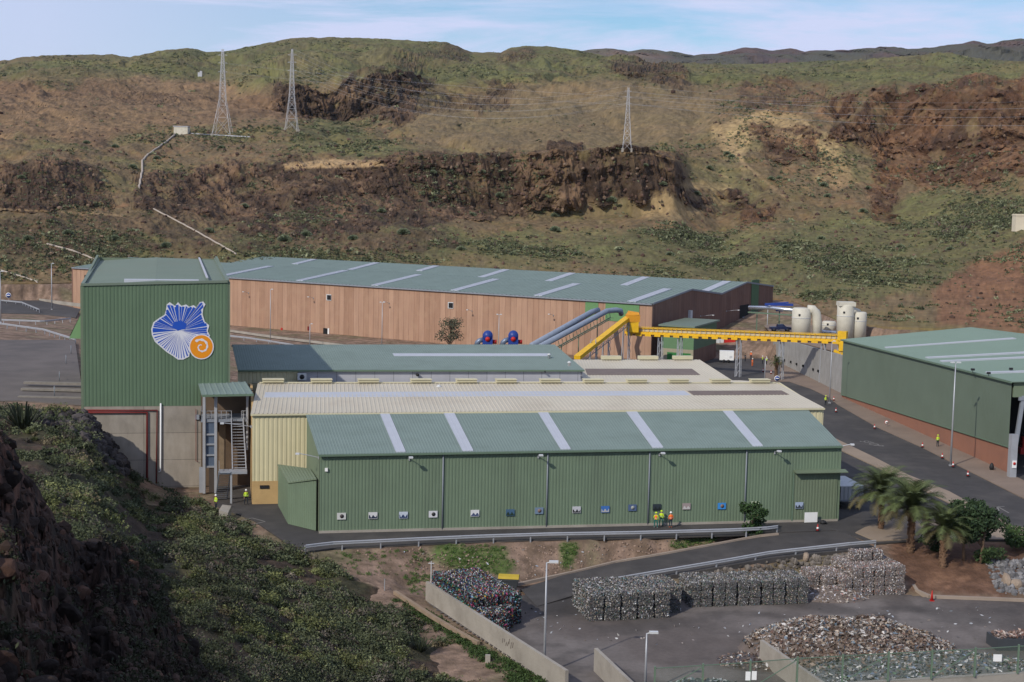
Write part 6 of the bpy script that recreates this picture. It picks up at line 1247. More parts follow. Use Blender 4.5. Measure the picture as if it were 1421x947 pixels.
person(G(1063.5, 506.5, .02), 'yellow-vested person immediately left of the short grey post', HIVY, NAVY, -1.2, h=1.72)
person(G(1034, 502, .02), 'person in dark clothes left of the orange workers', NAVY, NAVY, 1.0, helmet=BLACK)
b = MB(); P = G(310, 722, 0); b.prism([tuple((P+d)[:2]) for d in (np.array([-.5, 0, 0]), np.array([.5, 0, 0]), np.array([.5, 2., 0]), np.array([-.5, 2., 0]))], 0, [1.1, .8, 1.2, 1.3]); tag(b.build('concrete_block', CONC2, loc=P), 'pale concrete block beside the half hidden worker', 'concrete block')

# ---- pictures along the front wall
pics = [(473.8, 716.6, (.55, .55, .52), (.05, .04, .04), 'white picture with a tilted dark shape, leftmost on the front wall'), (517.5, 715.7, (.6, .6, .6), (.02, .03, .06), 'picture with a white sky over a dark band, second from the left'), (559.8, 715, (.5, .55, .62), (.03, .05, .12), 'pale picture with a dark blue blot, third from the left'), (601, 713.8, (.6, .6, .62), (.03, .03, .03), 'white picture with a dark curve, just left of the first downpipe'),
        (659, 712.4, (.65, .65, .65), (.06, .08, .16), 'white picture with a dark disc between the first two downpipes'), (708, 711.6, (.06, .12, .2), (.02, .04, .03), 'dark teal landscape picture left of the second downpipe'), (748, 709, (.16, .22, .3), (.2, .13, .11), 'blue and brown coast picture touching the second downpipe'), (800, 707.6, (.5, .5, .52), (.04, .04, .04), 'picture with a pale top and black lower half right of the second downpipe'),
        (839.8, 707, (.05, .15, .42), (.4, .4, .4), 'blue sky picture midway between second and third downpipes'), (877.5, 704.8, (.08, .12, .22), (.32, .33, .30), 'picture with a pale mound left of the third downpipe'), (911.6, 704.2, (.03, .04, .05), (.015, .02, .02), 'black picture above the trio of workers'), (952.5, 703, (.32, .26, .25), (.5, .48, .46), 'pinkish grey picture right of the trio of workers'),
        (1001.6, 702.5, (.05, .25, .6), (.2, .12, .08), 'picture with bright blue sky left of the fourth downpipe'), (1048, 700.5, (.5, .55, .4), (.06, .1, .04), 'pale greenish picture above the bush'), (1109, 701.5, (.35, .42, .55), (.04, .05, .06), 'picture with a dark foreground on the sliding door')]
for i, (x, y, c1, c2, lab) in enumerate(pics):
    P = VP(x, y, -.30 if x > 1090 else -.14); t = empty('picture', P, lab, 'picture', 'pictures along the front wall', rz=math.atan2(UX[1], UX[0])); r_ = random.Random(i)
    b = MB(); b.box((0, 0, 0), (.95, .05, .72)); b.build('panel', mat('picture_ground', c1, .5, .1, 3), t, world=False)
    b = MB(); n = 14; b.add([(-.43, -.04, -.31)]+[(-.43+.86*k/n, -.04, -.10+.13*math.sin(k*.9+i)+.08*r_.random()) for k in range(n+1)]+[(.43, -.04, -.31)], [tuple(reversed(range(n+3)))]) if i % 3 else b.tube([(.05, -.03, 0), (.05, -.045, 0)], .22, 12); b.build('picture_motif', mat('picture_shape', c2, .5, .15, 4), t, world=False)

# ---- bales
def chips_box(sx, sy, sz, n, pal, seed, size=.12, wires=2):
    rg = np.random.default_rng(seed); A = np.array([sy*sz, sy*sz, sx*sz, sx*sz, sx*sy]); fc = rg.choice(5, n, p=A/A.sum()); u = rg.uniform(-.5, .5, (n, 2)); C = np.zeros((n, 3))
    for k, (ax, sgn, o1, o2) in enumerate(((0, 1, 1, 2), (0, -1, 1, 2), (1, 1, 0, 2), (1, -1, 0, 2), (2, 1, 0, 1))):
        m = fc == k; C[m, ax] = sgn*.5; C[m, o1] = u[m, 0]; C[m, o2] = u[m, 1]
    r = np.linalg.norm(C, axis=1)[:, None]; C = C*(1-.16*np.clip(r-.58, 0, 1)*2); C = C*np.array([sx, sy, sz])+[0, 0, sz/2]; C += rg.normal(0, .022, C.shape); pal = np.array(pal); c = pal[rg.integers(0, len(pal), n)]*rg.uniform(.6, 1.3, (n, 1))
    V, f, cc = cards(C, rg.uniform(.5, 1.5, n)*size, c, rng=rg); 
    k = .46; cv = np.array([(x*sx*k, y*sy*k, z) for z in (0.0, sz*.96) for x, y in ((-1, -1), (1, -1), (1, 1), (-1, 1))]); cf = np.array([(0, 3, 2, 1), (4, 5, 6, 7), (0, 1, 5, 4), (1, 2, 6, 5), (2, 3, 7, 6), (3, 0, 4, 7)])+len(V)
    return np.concatenate([V, cv]), np.concatenate([f, cf]), np.concatenate([cc, np.tile(pal.mean(0)*.45, (8, 1))])
GREYP = [(.16, .15, .14), (.25, .24, .225), (.32, .31, .29), (.38, .37, .355), (.52, .52, .54), (.05, .045, .045), (.08, .14, .16), (.20, .15, .11), (.06, .10, .06), (.17, .13, .16), (.36, .31, .24), (.04, .04, .04), (.20, .20, .21)]
WHITP = [(.52, .47, .44), (.64, .61, .59), (.36, .29, .25), (.70, .68, .68), (.22, .17, .13), (.34, .27, .22), (.24, .26, .31), (.12, .09, .07), (.30, .13, .10), (.42, .38, .34), (.20, .16, .13)]
COLP = [(.02, .02, .025), (.03, .03, .05), (.42, .43, .45), (.30, .03, .03), (.03, .07, .20), (.015, .015, .015), (.03, .035, .03), (.05, .04, .05), (.10, .10, .11), (.03, .16, .09), (.02, .02, .02), (.22, .36, .48), (.45, .30, .04), (.25, .03, .10), (.05, .22, .20), (.5, .5, .5), (.015, .015, .02), (.10, .02, .02)]
def bale_protos(pal, dims, seed, n=420, size=.12): return [chips_box(dims[0]*.88, dims[1]*.92, dims[2]*.95, int(n*1.7), pal, seed+i, size*.78) for i in range(4)]
ORD = ['first', 'second', 'third', 'fourth', 'fifth', 'sixth', 'seventh', 'eighth', 'ninth', 'tenth', 'eleventh', 'twelfth', 'thirteenth', 'fourteenth', 'fifteenth', 'sixteenth']
def lab_(label, cells, a, c, k):
    kind, end, tail = label; rows = sorted({round(q[1], 2) for q in cells}); r = rows.index(round(c, 2)); cols = sorted({round(q[0], 2) for q in cells if round(q[1], 2) == round(c, 2)}); i = cols.index(round(a, 2)); ks = max(q[2] for q in cells if round(q[0], 2) == round(a, 2) and round(q[1], 2) == round(c, 2))
    return '%s, %s row, %s from %s, %s layer%s' % (kind, 'front' if r == 0 else ORD[r], ORD[i], end, 'top' if k == ks else ('bottom', 'second', 'third', 'fourth')[k], tail)
def stack(protos, cells, O, ex, ey, dims, label, cat, group, jit=.05, seed=0):
    rg = random.Random(seed); obs = []; rz = math.atan2(ex[1], ex[0])
    for i, (a, c, k) in enumerate(cells):
        if len(obs) < 4: V, f, cc = protos[len(obs)]; o = npmesh('waste_bale', V, f, CHIP, cc); obs.append(o)
        else: o = obs[rg.randrange(4)].copy(); COL.objects.link(o)
        P = O+ex*(a*dims[0])+ey*(c*dims[1])+np.array([rg.uniform(-1, 1)*jit, rg.uniform(-1, 1)*jit, k*dims[2]]); o.location = tuple(P); o.rotation_euler = (0, 0, rz+rg.uniform(-.05, .05)+(math.pi if rg.random() < .5 else 0)); tag(o, lab_(label, cells, a, c, k), cat, group)
up3 = np.array([0, 0, 1.])
# long grey stack: big bales at its left end
O = G(810, 866, YARD)+[.4, .6, 0]; E_ = G(953, 857, YARD); ex = (E_-O); nA = np.linalg.norm(ex); ex /= nA; ey = np.array([-ex[1], ex[0], 0])
dA = (1.62, 1.5, 1.32); na = int(nA/dA[0])
cells = [(i+.5, j+.5, k) for j in range(4) for i in range(na+1) for k in range(2) if not (j == 0 and i > na-1+0) and not (i == 0 and j == 0 and k == 1 and False)]
stack(bale_protos(GREYP, dA, 100, 620, .15), cells, O, ex, ey, dA, ('large grey bale', 'left', ' of long stack'), 'bale', 'large grey bales', seed=1)
O = G(957, 845, YARD)+[0, .3, 0]; E_ = G(1131, 838, YARD); ex = (E_-O); nB = np.linalg.norm(ex); ex /= nB; ey = np.array([-ex[1], ex[0], 0]); dB = (1.17, 1.35, .82); nb_ = int(nB/dB[0])
cells = [(i+.5+.10*(i//2), j+.5, k) for j in range(3) for i in range(nb_) for k in range(3)]
stack(bale_protos(GREYP, dB, 200, 380, .13), cells, O, ex, ey, dB, ('small flat grey bale', 'left', ''), 'bale', 'small grey bales in columns', seed=2)
# whitish stack
O = G(1155, 832, YARD)+[.0, .5, 0]; E_ = G(1270, 826, YARD)+[0, .4, 0]; ex = (E_-O); nC = np.linalg.norm(ex); ex /= nC; ey = np.array([-ex[1], ex[0], 0]); dC = (1.16, 1.3, .98); nc_ = int(nC/dC[0])
cells = [(i+.5, j+.5, k) for j in range(4) for i in range(-1 if j > 1 else 0, nc_) for k in range(3) if not (i < 2 and k == 2) and not (i < 1 and k > 0 and j == 0)]+[(i+.5, 2.6, 3) for i in range(3, 6)]
stack(bale_protos(WHITP, dC, 300, 420, .12), cells, O, ex, ey, dC, ('whitish carton bale', 'left', ''), 'bale', 'whitish bales', seed=3)
# multicoloured bales behind the left wall
WA, WB = G(592.4, 833, YARD), G(786, 962, YARD); wd1 = (WB-WA)/np.linalg.norm(WB-WA); wn1 = np.array([-wd1[1], wd1[0], 0]); wn1 = wn1 if wn1[0] > 0 else -wn1
dD = (1.22, 1.2, .98); cells = [(i+.5+.2*(j % 2), j+.45, k) for j in range(4) for i in range(0, 11) for k in range(3) if (i < 10-j*.9) and not (k == 2 and i > 7) and i > -1+j*.3]
stack(bale_protos(COLP, dD, 400, 420, .22), cells, WA+wn1*.3+wd1*.4, wd1, wn1, dD, ('multicoloured bottle bale', 'far end', ' behind wall'), 'bale', 'multicoloured bales', seed=4)

# ---- waste heaps and litter
def heap(name, O, rx, ry, h, n, pal, seed, size=.22, rz=0., col=(.08, .06, .05), core=True):
    rg = np.random.default_rng(seed); g = 60; X, Y = np.meshgrid(np.linspace(-1.1, 1.1, g), np.linspace(-1.1, 1.1, g)); 
    def hz(x, y):
        r = np.sqrt(x*x+y*y)+.13*fbm(x*2+seed, y*2, None, 3, seed); return np.clip(1-r, 0, 1)**.62*h*(1+.25*fbm(x*3, y*3+seed, None, 4, seed+3))-.03
    ca, sa = math.cos(rz), math.sin(rz); T_ = lambda x, y: np.stack([O[0]+x*rx*ca-y*ry*sa, O[1]+x*rx*sa+y*ry*ca, O[2]+hz(x, y)], -1)
    P = T_(X, Y); V0 = P.reshape(-1, 3); F0 = grid_faces(g, g); th = rg.uniform(0, 6.28, n); r = np.sqrt(rg.random(n))*1.0; x, y = r*np.cos(th), r*np.sin(th); C = T_(x, y)+rg.normal(0, .05, (n, 3)); C[:, 2] = np.maximum(C[:, 2], O[2]+.02); pal = np.array(pal)
    V, f, c = cards(C, rg.uniform(.4, 1.6, n)*size, pal[rg.integers(0, len(pal), n)]*rg.uniform(.6, 1.3, (n, 1)), flat=.6, rng=rg)
    return npmesh(name, np.concatenate([V0, V]), np.concatenate([F0, f+len(V0)]), CHIP, np.concatenate([np.tile(col, (len(V0), 1)), c]), kind='stuff')
MIXP = [(.16, .11, .08), (.24, .17, .12), (.34, .28, .22), (.10, .07, .055), (.45, .42, .38), (.28, .22, .18), (.14, .08, .06), (.05, .04, .035), (.20, .14, .11), (.5, .48, .46), (.12, .16, .2)]
O = G(1180, 905, YARD); heap('waste_heap', O+[.2, .8, 0], 9.4, 6.4, 3.0, 14000, MIXP, 5, .27, .05, (.13, .10, .08))
heap('scattered_waste', G(1052, 918, YARD), 3.6, 2.6, .4, 700, MIXP, 6, .22, .2)
PAKP = [(.22, .21, .19), (.36, .36, .35), (.12, .13, .12), (.16, .18, .15), (.07, .08, .09), (.48, .48, .47), (.20, .15, .11), (.16, .2, .26), (.26, .2, .17), (.1, .16, .1), (.05, .05, .05)]
heap('packaging_heap', G(1350, 958, YARD)+[0, 0, 0], 14.5, 8.0, 2.4, 9000, PAKP, 7, .26, .05, (.12, .12, .11)); heap('packaging_heap', G(975, 972, YARD), 5., 3.4, 1.7, 1500, [(.09, .12, .12), (.2, .25, .25), (.05, .06, .06), (.35, .37, .36), (.12, .10, .08)], 8, .24, .0, (.06, .07, .07))
heap('scattered_waste', G(1160, 832, YARD)+[0, 1., 0], 3.6, 2.4, .9, 900, WHITP, 9, .2, .2, (.14, .11, .09))
b_ = [G(x, y, YARD)+[0, 0, .06] for x, y in spread([(720, 850), (800, 830), (830, 870), (1130, 845), (1421, 840), (1421, 890), (1050, 880), (900, 900), (780, 890)], 150, seed=33)]+[onground(*p)+[0, 0, .08] for p in spread([(520, 765), (1000, 755), (860, 783), (715, 810), (560, 800)], 90, seed=34)]
V, f, c = cards(np.array(b_), RNG.uniform(.08, .28, len(b_)), np.array([(.45, .45, .44), (.25, .22, .2), (.1, .09, .08), (.35, .38, .42)])[RNG.integers(0, 4, len(b_))], flat=.9); npmesh('litter', V, f, CHIP, c, kind='stuff')

# ---- yard walls
def ywall(P, Q, h, label, thick=.3, m=CONC2):
    d = (Q-P)/np.linalg.norm(Q-P); n = np.array([-d[1], d[0], 0])*thick/2; b = MB(); b.prism([tuple((P-n)[:2]), tuple((Q-n)[:2]), tuple((Q+n)[:2]), tuple((P+n)[:2])], P[2]-.4, P[2]+h)
    L_ = np.linalg.norm(Q-P); o = b.build('yard_wall', m, loc=P); tag(o, label, 'wall'); 
    return o
w1 = ywall(WA, WB, ZAT(WA, 807)-YARD, 'long pale concrete wall left of the multicoloured bales')
# old paint marks on it
sd_ = wd1; nn_ = np.array([wd1[1], -wd1[0], 0]); nn_ = nn_ if nn_[0] < 0 else -nn_
P_ = WA+(WB-WA)*.60+nn_*.165; 
b = MB(); r_ = random.Random(3)
for k in range(7):
    a = P_+wd1*(k*.33)+up3*r_.uniform(.7, 1.1); b.beam(a, a+wd1*r_.uniform(-.1, .25)+up3*r_.uniform(.3, .6), .03, .05)
o = b.build('faded_scrawl', mat('faded_dark_paint', (.12, .10, .09), .9, .2)); o.parent = w1; o.matrix_parent_inverse = rootloc(w1).inverted()
h2 = YARD+1.95; a, c = G(827, 899.5, h2), G(874, 944, h2); ywall(xy(a, YARD), xy(a+(c-a)*2.2, YARD), 1.95, 'middle yard wall end left of the bottom street lamp')
a, c = G(1057, 888, h2), G(1142, 947, h2); ywall(xy(a, YARD), xy(a+(c-a)*1.6, YARD), 1.95, 'yard wall running into the brown waste heap')
b = MB()
Pp = [(548, 822, -1.75), (600, 856, -2.3), (640, 880, -2.5), (664, 893, -2.55)]
for p, q in zip(Pp[:-1], Pp[1:]): b.beam(G(*p), G(*q), .35, .35)
tag(b.build('low_wall', mat('tan_concrete', (.27, .20, .14), .9, .2), loc=G(*Pp[0])), 'low tan channel edge between shrub slope and left yard wall', 'low wall')
def nearpt(x, y): return NP_.reshape(-1, 3)[np.argmin((NPX-x)**2+(NPY-y)**2)]
P = nearpt(676, 932); b = MB(); b.box(P+[0, 0, .5], (.42, .3, 1.9)); tag(b.build('marker_post', CONC2, loc=P), 'stout pale concrete marker post on the slope near the bottom', 'post')
P = onground(598, 812); b = MB(); b.tube([P-[0, 0, .2], P+[0, 0, 2.3]], .05, 6); b.beam(P+[-.3, 0, 2.1], P+[.3, 0, 2.1], .06); tag(b.build('thin_post', LGREY, loc=P), 'thin pale post with a crossbar at the far end of the left yard wall', 'post')
P = nearpt(539, 818); b = MB(); b.tube([P-[0, 0, .2], P+[0, 0, 1.4]], .05, 6); tag(b.build('thin_post', STEEL, loc=P), 'thin grey post at the end of the dirt path', 'post')

# ---- green mesh fence
fx = [(909, 927), (975.8, 923), (1041.6, 918.6), (1107, 913.5), (1170, 910), (1233.6, 906.5), (1294, 903.5), (1354, 900.4), (1414, 896.5), (1476, 893)]
FZ = 5.85; fp = [G(x, y, FZ) for x, y in fx]; ft = empty('mesh_fence', xy(fp[0], FZ-2.), 'green wire mesh fence along the bottom right edge', 'fence')
MESH = bpy.data.materials.new('green_wire_mesh'); MESH.use_nodes = True; n_ = MESH.node_tree; bs = n_.nodes['Principled BSDF']; bs.inputs['Base Color'].default_value = (.10, .16, .09, 1); bs.inputs['Roughness'].default_value = .6; bs.inputs['Alpha'].default_value = .17
for p in fp: b = MB(); b.box(p-[0, 0, .95], (.12, .12, 2.1)); b.build('post', GREENF, ft)
for i, (p, q) in enumerate(zip(fp[:-1], fp[1:])):
    b = MB(); b.quad(p-[0, 0, 2.], q-[0, 0, 2.], q-[0, 0, .05], p-[0, 0, .05]); b.build('mesh_panel', MESH, ft)
    b = MB(); b.beam(p-[0, 0, .03], q-[0, 0, .03], .05); b.build('top_rail', GREENF, ft)
    if i in (0, 2, 4, 6): b = MB(); b.beam(p-[0, 0, 1.9], q-[0, 0, .1], .05); b.build('brace', GREENF, ft)
b = MB(); b.plain(xy(fp[0]-[2, 0, 0], 0), xy(fp[-1], 0), YARD-.5, FZ-2., .35); tag(b.build('retaining_wall', CONC2, loc=fp[0]), 'concrete retaining wall under the green mesh fence', 'wall')
for x, y, lab in ((1038.5, 935, 'small white notice left of a post on the green mesh fence'), (1047, 935, 'small white notice right of a post on the green mesh fence'), (1384.5, 912, 'white notice on the green mesh fence near the right edge')):
    P = G(x, y, FZ-.9); P = P+ (0 if True else 0); t = np.interp(x, [q[0] for q in fx], np.arange(len(fx))); i = int(t); P = fp[i]+(fp[i+1]-fp[i])*(t-i)-[0, .06, .95 if x < 1100 else .75]; b = MB(); b.box(P, (.33 if x < 1100 else .6, .03, .6 if x < 1100 else .5)); tag(b.build('notice', WHITE, loc=P), lab, 'notice')
P = G(1383, 938, YARD+1.8); 

# ---- container skip with rubble, dumpster
P = G(1400, 898, YARD); t = empty('skip', P, 'dark open skip filled with reddish rubble at the right edge', 'skip', rz=.1)
b = MB(); b.prism([(-1.6, -1.1), (1.9, -1.1), (1.9, 1.2), (-1.6, 1.2)], 0, 1.05); b.build('skip_body', mat('dark_grey_skip', (.05, .055, .06), .6, .1), t, world=False)
rg = np.random.default_rng(5); C = np.stack([rg.uniform(-1.45, 1.75, 300), rg.uniform(-.95, 1.05, 300), 1.05+rg.uniform(0, .25, 300)], 1); V, f, c = cards(C, rg.uniform(.12, .3, 300), np.array([(.22, .12, .09), (.30, .20, .16), (.14, .09, .07), (.4, .34, .3)])[rg.integers(0, 4, 300)], flat=.5, rng=rg); npmesh('rubble_load', V, f, CHIP, c, parent=t)
P = G(706, 818, YARD+.02); t = empty('dumpster', P, 'dark dumpster with a bulging yellow lid beside the multicoloured bales', 'dumpster', rz=-.1)
b = MB(); b.add([(-.8, -.5, .25), (.8, -.5, .25), (.8, .5, .25), (-.8, .5, .25), (-1.0, -.65, 1.2), (1.0, -.65, 1.2), (1.0, .65, 1.2), (-1.0, .65, 1.2)], [(0, 3, 2, 1), (4, 5, 6, 7), (0, 1, 5, 4), (1, 2, 6, 5), (2, 3, 7, 6), (3, 0, 4, 7)]); b.beam((-1.1, -.6, 1.05), (1.1, -.6, 1.05), .1); b.build('bin_body', mat('dumpster_grey', (.045, .05, .055), .6, .1), t, world=False)
b = MB(); pr = [(-.68, 1.2), (-.5, 1.42), (0, 1.55), (.5, 1.42), (.68, 1.2)]; vs = [(x, y, z) for x in (-1.02, 1.02) for y, z in pr]; b.add(vs, [(i, i+1, 6+i, 5+i) for i in range(4)]+[(4, 3, 2, 1, 0), (5, 6, 7, 8, 9)]); b.build('lid', mat('faded_yellow', (.42, .30, .03), .6, .15), t, world=False)
for x, y in ((-.7, -.4), (.7, -.4), (-.7, .4), (.7, .4)): b = MB(); b.tube([(x-.04, y, .13), (x+.04, y, .13)], .13, 10); b.build('wheel', BLACK, t, world=False)

# ---- flatbed trailer right of the front warehouse
P = G(1178, 704, 0); t = empty('trailer', P, 'grey ribbed trailer in the shade behind the front warehouse corner', 'trailer', rz=.15)
b = MB(); b.prism([(-1.6, -1.2), (1.3, -1.2), (1.3, 5), (-1.6, 5)], .95, 1.15); b.build('chassis', STEELD, t, world=False)
b = MB(); b.ribwall((-1.6, -1.2), (1.3, -1.2), 1.15, 2.7, .5, .06, flip=True); b.ribwall((1.3, -1.2), (1.3, 5), 1.15, 2.7, .5, .06); b.ribwall((-1.6, 5), (1.3, 5), 1.15, 2.7, .5, .06); b.build('side_panels', STEEL, t, world=False)
b = MB(); b.prism([(-1.62, -1.22), (1.32, -1.22), (1.32, 5.02), (-1.62, 5.02)], 2.7, 2.8); b.build('top_cover', LGREY, t, world=False)
for x in (-1.3, 1.0):
    for y in (-.4, 3.8): b = MB(); b.tube([(x-.12, y, .45), (x+.12, y, .45)], .45, 14); b.build('wheel', BLACK, t, world=False)

# ---- conveyors
CL, CRt = D(869, 457, 311), G(1168, 466, 9.6); CL[2] = ZAT(CL, 459.5); CRt[2] = ZAT(CRt, 471)
cd_ = (CRt-CL); cl_ = np.linalg.norm(cd_); cd_ /= cl_; cn = np.array([cd_[1], -cd_[0], 0]); cn = cn if cn@(-CL) > 0 else -cn; cn /= np.linalg.norm(cn)
cv = empty('conveyor', xy(G(1143, 545), 0), 'long horizontal yellow covered conveyor bridge on steel legs over the street', 'conveyor')
b = MB(); b.beam(CL-[0, 0, .1], CRt-[0, 0, .1], 1.5, .22); b.beam(CL+cn*.8-[0, 0, .35], CRt+cn*.8-[0, 0, .35], .1, .3); b.build('belt_frame', YELL, cv)
b = MB(); b.beam(CL+up3*.75, CRt+up3*.75, 1.2, .14); b.beam(CL+cn*.8+up3*1.05, CRt+cn*.8+up3*1.05, .08, .08); b.build('cover_top', YELL, cv)
b = MB(); b.beam(CL+up3*.35-cn*.2, CRt+up3*.35-cn*.2, .9, .6); b.build('belt_housing', mat('cream_belt_guard', (.50, .46, .34), .6, .1), cv)
n = 44
b = MB()
for k in range(n+1): p = CL+cd_*cl_*k/n; b.beam(p+cn*.8-up3*.2, p+cn*.8+up3*1.05, .09)
b.build('handrail_posts', YELL, cv)
for k in range(22):
    b = MB(); p = CL+cd_*cl_*(k+.5)/22; b.box(p+cn*.87-up3*.62, (1.3, .08, .55), math.atan2(cd_[1], cd_[0])); b.build('side_plate', YELL, cv)
b = MB(); b.beam(CL-up3*.75, CRt-up3*.75, 1.1, .2); b.build('under_tray', mat('brown_tray', (.16, .07, .035), .7, .2), cv)
for x, yb in ((917, 497), (944, 499), (1026, 527), (1085, 503), (1143, 545), (1166, 541)):
    t = seg_t(CL, CRt, x); c = CL+(CRt-CL)*t; zb = 0.
    b = MB()
    for s in (-1, 1):
        for q in (-1, 1): b.beam(xy(c+cn*.6*s+cd_*q*.45, zb), c+cn*.45*s+cd_*q*.35-up3*.9, .16)
    hh = c[2]-.9
    for k in range(int(hh/1.6)):
        z0_ = k*1.6; b.beam(xy(c+cn*.58-cd_*.45, z0_), xy(c+cn*.58+cd_*.45, z0_+1.6), .08)
    b.build('leg', STEEL, cv)
b = MB(); b.box(CRt+cd_*.2+up3*.3, (1.7, 1.7, 2.6), math.atan2(cd_[1], cd_[0])); b.build('discharge_head', YELL, cv)
b = MB(); q = CRt+cd_*.9; b.prism([tuple((q+cn*a+cd_*c)[:2]) for a, c in ((.9, -1.2), (.9, 1.2), (-.9, 1.2), (-.9, -1.2))], q[2]-2.3, q[2]-.7); b.beam(q-up3*2.3-cd_*2.2, q-up3*3.3+cd_*1.5, 1.2, .5); b.build('discharge_chute', YELL, cv)
# inclined yellow conveyor
I0, I1 = D(801, 498, 284), D(871, 443, 309)
ic = empty('conveyor', xy(I0, 0), 'steep inclined yellow conveyor rising to the orange hopper', 'conveyor'); idr = (I1-I0); il = np.linalg.norm(idr); idr /= il; inn_ = np.cross(idr, up3); inn_ /= np.linalg.norm(inn_); inn_ = inn_ if inn_@(-I0) > 0 else -inn_; iup = np.cross(inn_, idr); iup = iup if iup[2] > 0 else -iup
b = MB(); b.beam(I0+iup*.2, I1+iup*.2, 1.3, .75); b.build('belt_frame', YELL, ic)
b = MB(); 
for k in range(15): a = I0+idr*il*(k/15); c = I0+idr*il*((k+1)/15); b.beam(a+inn_*.7-iup*.3, c+inn_*.7-iup*(.95 if k % 2 else .95), .07); b.beam(a+inn_*.7-iup*.95, c+inn_*.7-iup*.3, .07)
b.beam(I0+inn_*.7-iup*.95, I1+inn_*.7-iup*.95, .1); b.build('lattice_truss', STEELD, ic)
for fr_ in (.3, .55, .97):
    c = I0+idr*il*fr_; b = MB()
    for s in (-1, 1): b.beam(xy(c+inn_*.8*s-idr*.6, 0), c+inn_*.5*s+up3*(1.4 if fr_ == .3 else -.5), .15); b.beam(xy(c+inn_*.8*s+idr*.9, 0), c+inn_*.5*s+up3*(1.4 if fr_ == .3 else -.5), .15)
    z = 1.
    while z < c[2]-1.5: b.beam(xy(c+inn_*.8-idr*.5, z), xy(c+inn_*.8+idr*.7, z+1.5), .08); b.beam(xy(c+inn_*.8+idr*.7, z), xy(c+inn_*.8-idr*.5, z+1.5), .08); z += 1.5
    b.build('leg', STEEL, ic)
hp = D(878, 443, 309); t = MB(); t.box(hp+[0, 0, .2], (2.7, 2.0, 1.5), .1); t.add([hp+np.array(v) for v in ((-1.3, -1, .95), (1.3, -1, .95), (1.3, 1, .95), (-1.3, 1, .95), (-.9, -.7, 1.7), (1.2, -.7, 1.4), (1.2, .7, 1.4), (-.9, .7, 1.7))], [(4, 5, 6, 7), (0, 1, 5, 4), (1, 2, 6, 5), (2, 3, 7, 6), (3, 0, 4, 7)])
o = t.build('hopper', ORNG, ic)
b = MB(); b.prism([tuple((hp+np.array(d))[:2]) for d in ((-1.2, -.9, 0), (1.2, -.9, 0), (1.2, .9, 0), (-1.2, .9, 0))], CL[2], hp[2]-.5); b.build('hopper_chute', YELL, ic)

# ---- grey ducts down from the hall
STEELB2 = mat('blue_grey_duct', (.22, .26, .33), .5, .12, 1)
def ductline(name, pts, r, m, label, cat, extra=None):
    t = empty(name, pts[0], label, cat); b = MB(); b.tube(pts, r, 12); b.build('tube', m, t); return t
dt = ductline('duct', [D(830, 431, 324)+[0, .5, 0], D(822, 433, 322), D(738, 480, 290)], .62, STEELB2, 'upper grey-blue duct sloping from the terracotta hall to the blowers', 'duct')
d2 = ductline('duct', [D(862, 436, 322), D(861, 431.5, 321), D(855, 430.5, 320), D(842, 432, 318), D(750, 481, 286)], .58, STEELB2, 'lower grey-blue duct with a hooked top beside the inclined yellow conveyor', 'duct')
a, c = D(847, 441, 318), D(771, 483, 288)
b = MB(); dd_ = (c-a)/16
for k in range(16): b.beam(a+dd_*k, a+dd_*k+dd_*.3+up3*1.1, .09); b.beam(a+dd_*k, a+dd_*k-up3*.1+np.array([.7, .2, 0]), .2, .1)
b.beam(a, c, .18); b.beam(a+up3*-.35, c+up3*-.35, .12); b.build('support_truss', GREENF, d2)
for fr_ in (.25, .6, .9):
    p = a+(c-a)*fr_; b = MB(); b.beam(xy(p, 0), p, .18); b.build('support_post', GREENF, d2)

# ---- blowers
for i, (x, lab) in enumerate(((676, 'left blue fan blower with red motor behind the long green roof'), (711.5, 'right blue fan blower with red motor beside the sloping ducts'))):
    P = D(x, 474, 296); P[2] = ZAT(P, 482); t = empty('blower', xy(P, 0), lab, 'blower'); O = P
    b = MB(); b.box(O+[.1, 0, 1.6], (2.0, 1.9, 1.9)); b.tube([O+[.1, -.96, 2.3], O+[.1, .96, 2.3]], 1.0, 16); b.build('fan_casing', BLUE, t)
    b = MB(); b.tube([O+[.1, -1.02, 1.7], O+[.1, -1.16, 1.7]], .48, 16); b.build('red_cover', RED, t)
    b = MB(); b.tube([O+[-2.1, .1, .2], O+[-1.9, 0, .9], O+[-1.5, -.1, 1.3], O+[-.8, 0, 1.5]], [.55, .55, .5, .5], 14); b.build('inlet_elbow', STEELB, t)
    b = MB(); b.tube([O+[1.1, 0, 1.1], O+[1.9, 0, 1.1]], .42, 12); b.build('motor', RED, t)
    b = MB(); b.box(O+[0, 0, .3], (3.6, 2.2, .3)); 
    for u_ in (-1.6, 1.6):
        for v_ in (-1, 1): b.beam(xy(O+[u_, v_, 0], 0), O+[u_, v_, .2], .2)
    b.build('stand', STEELD, t)

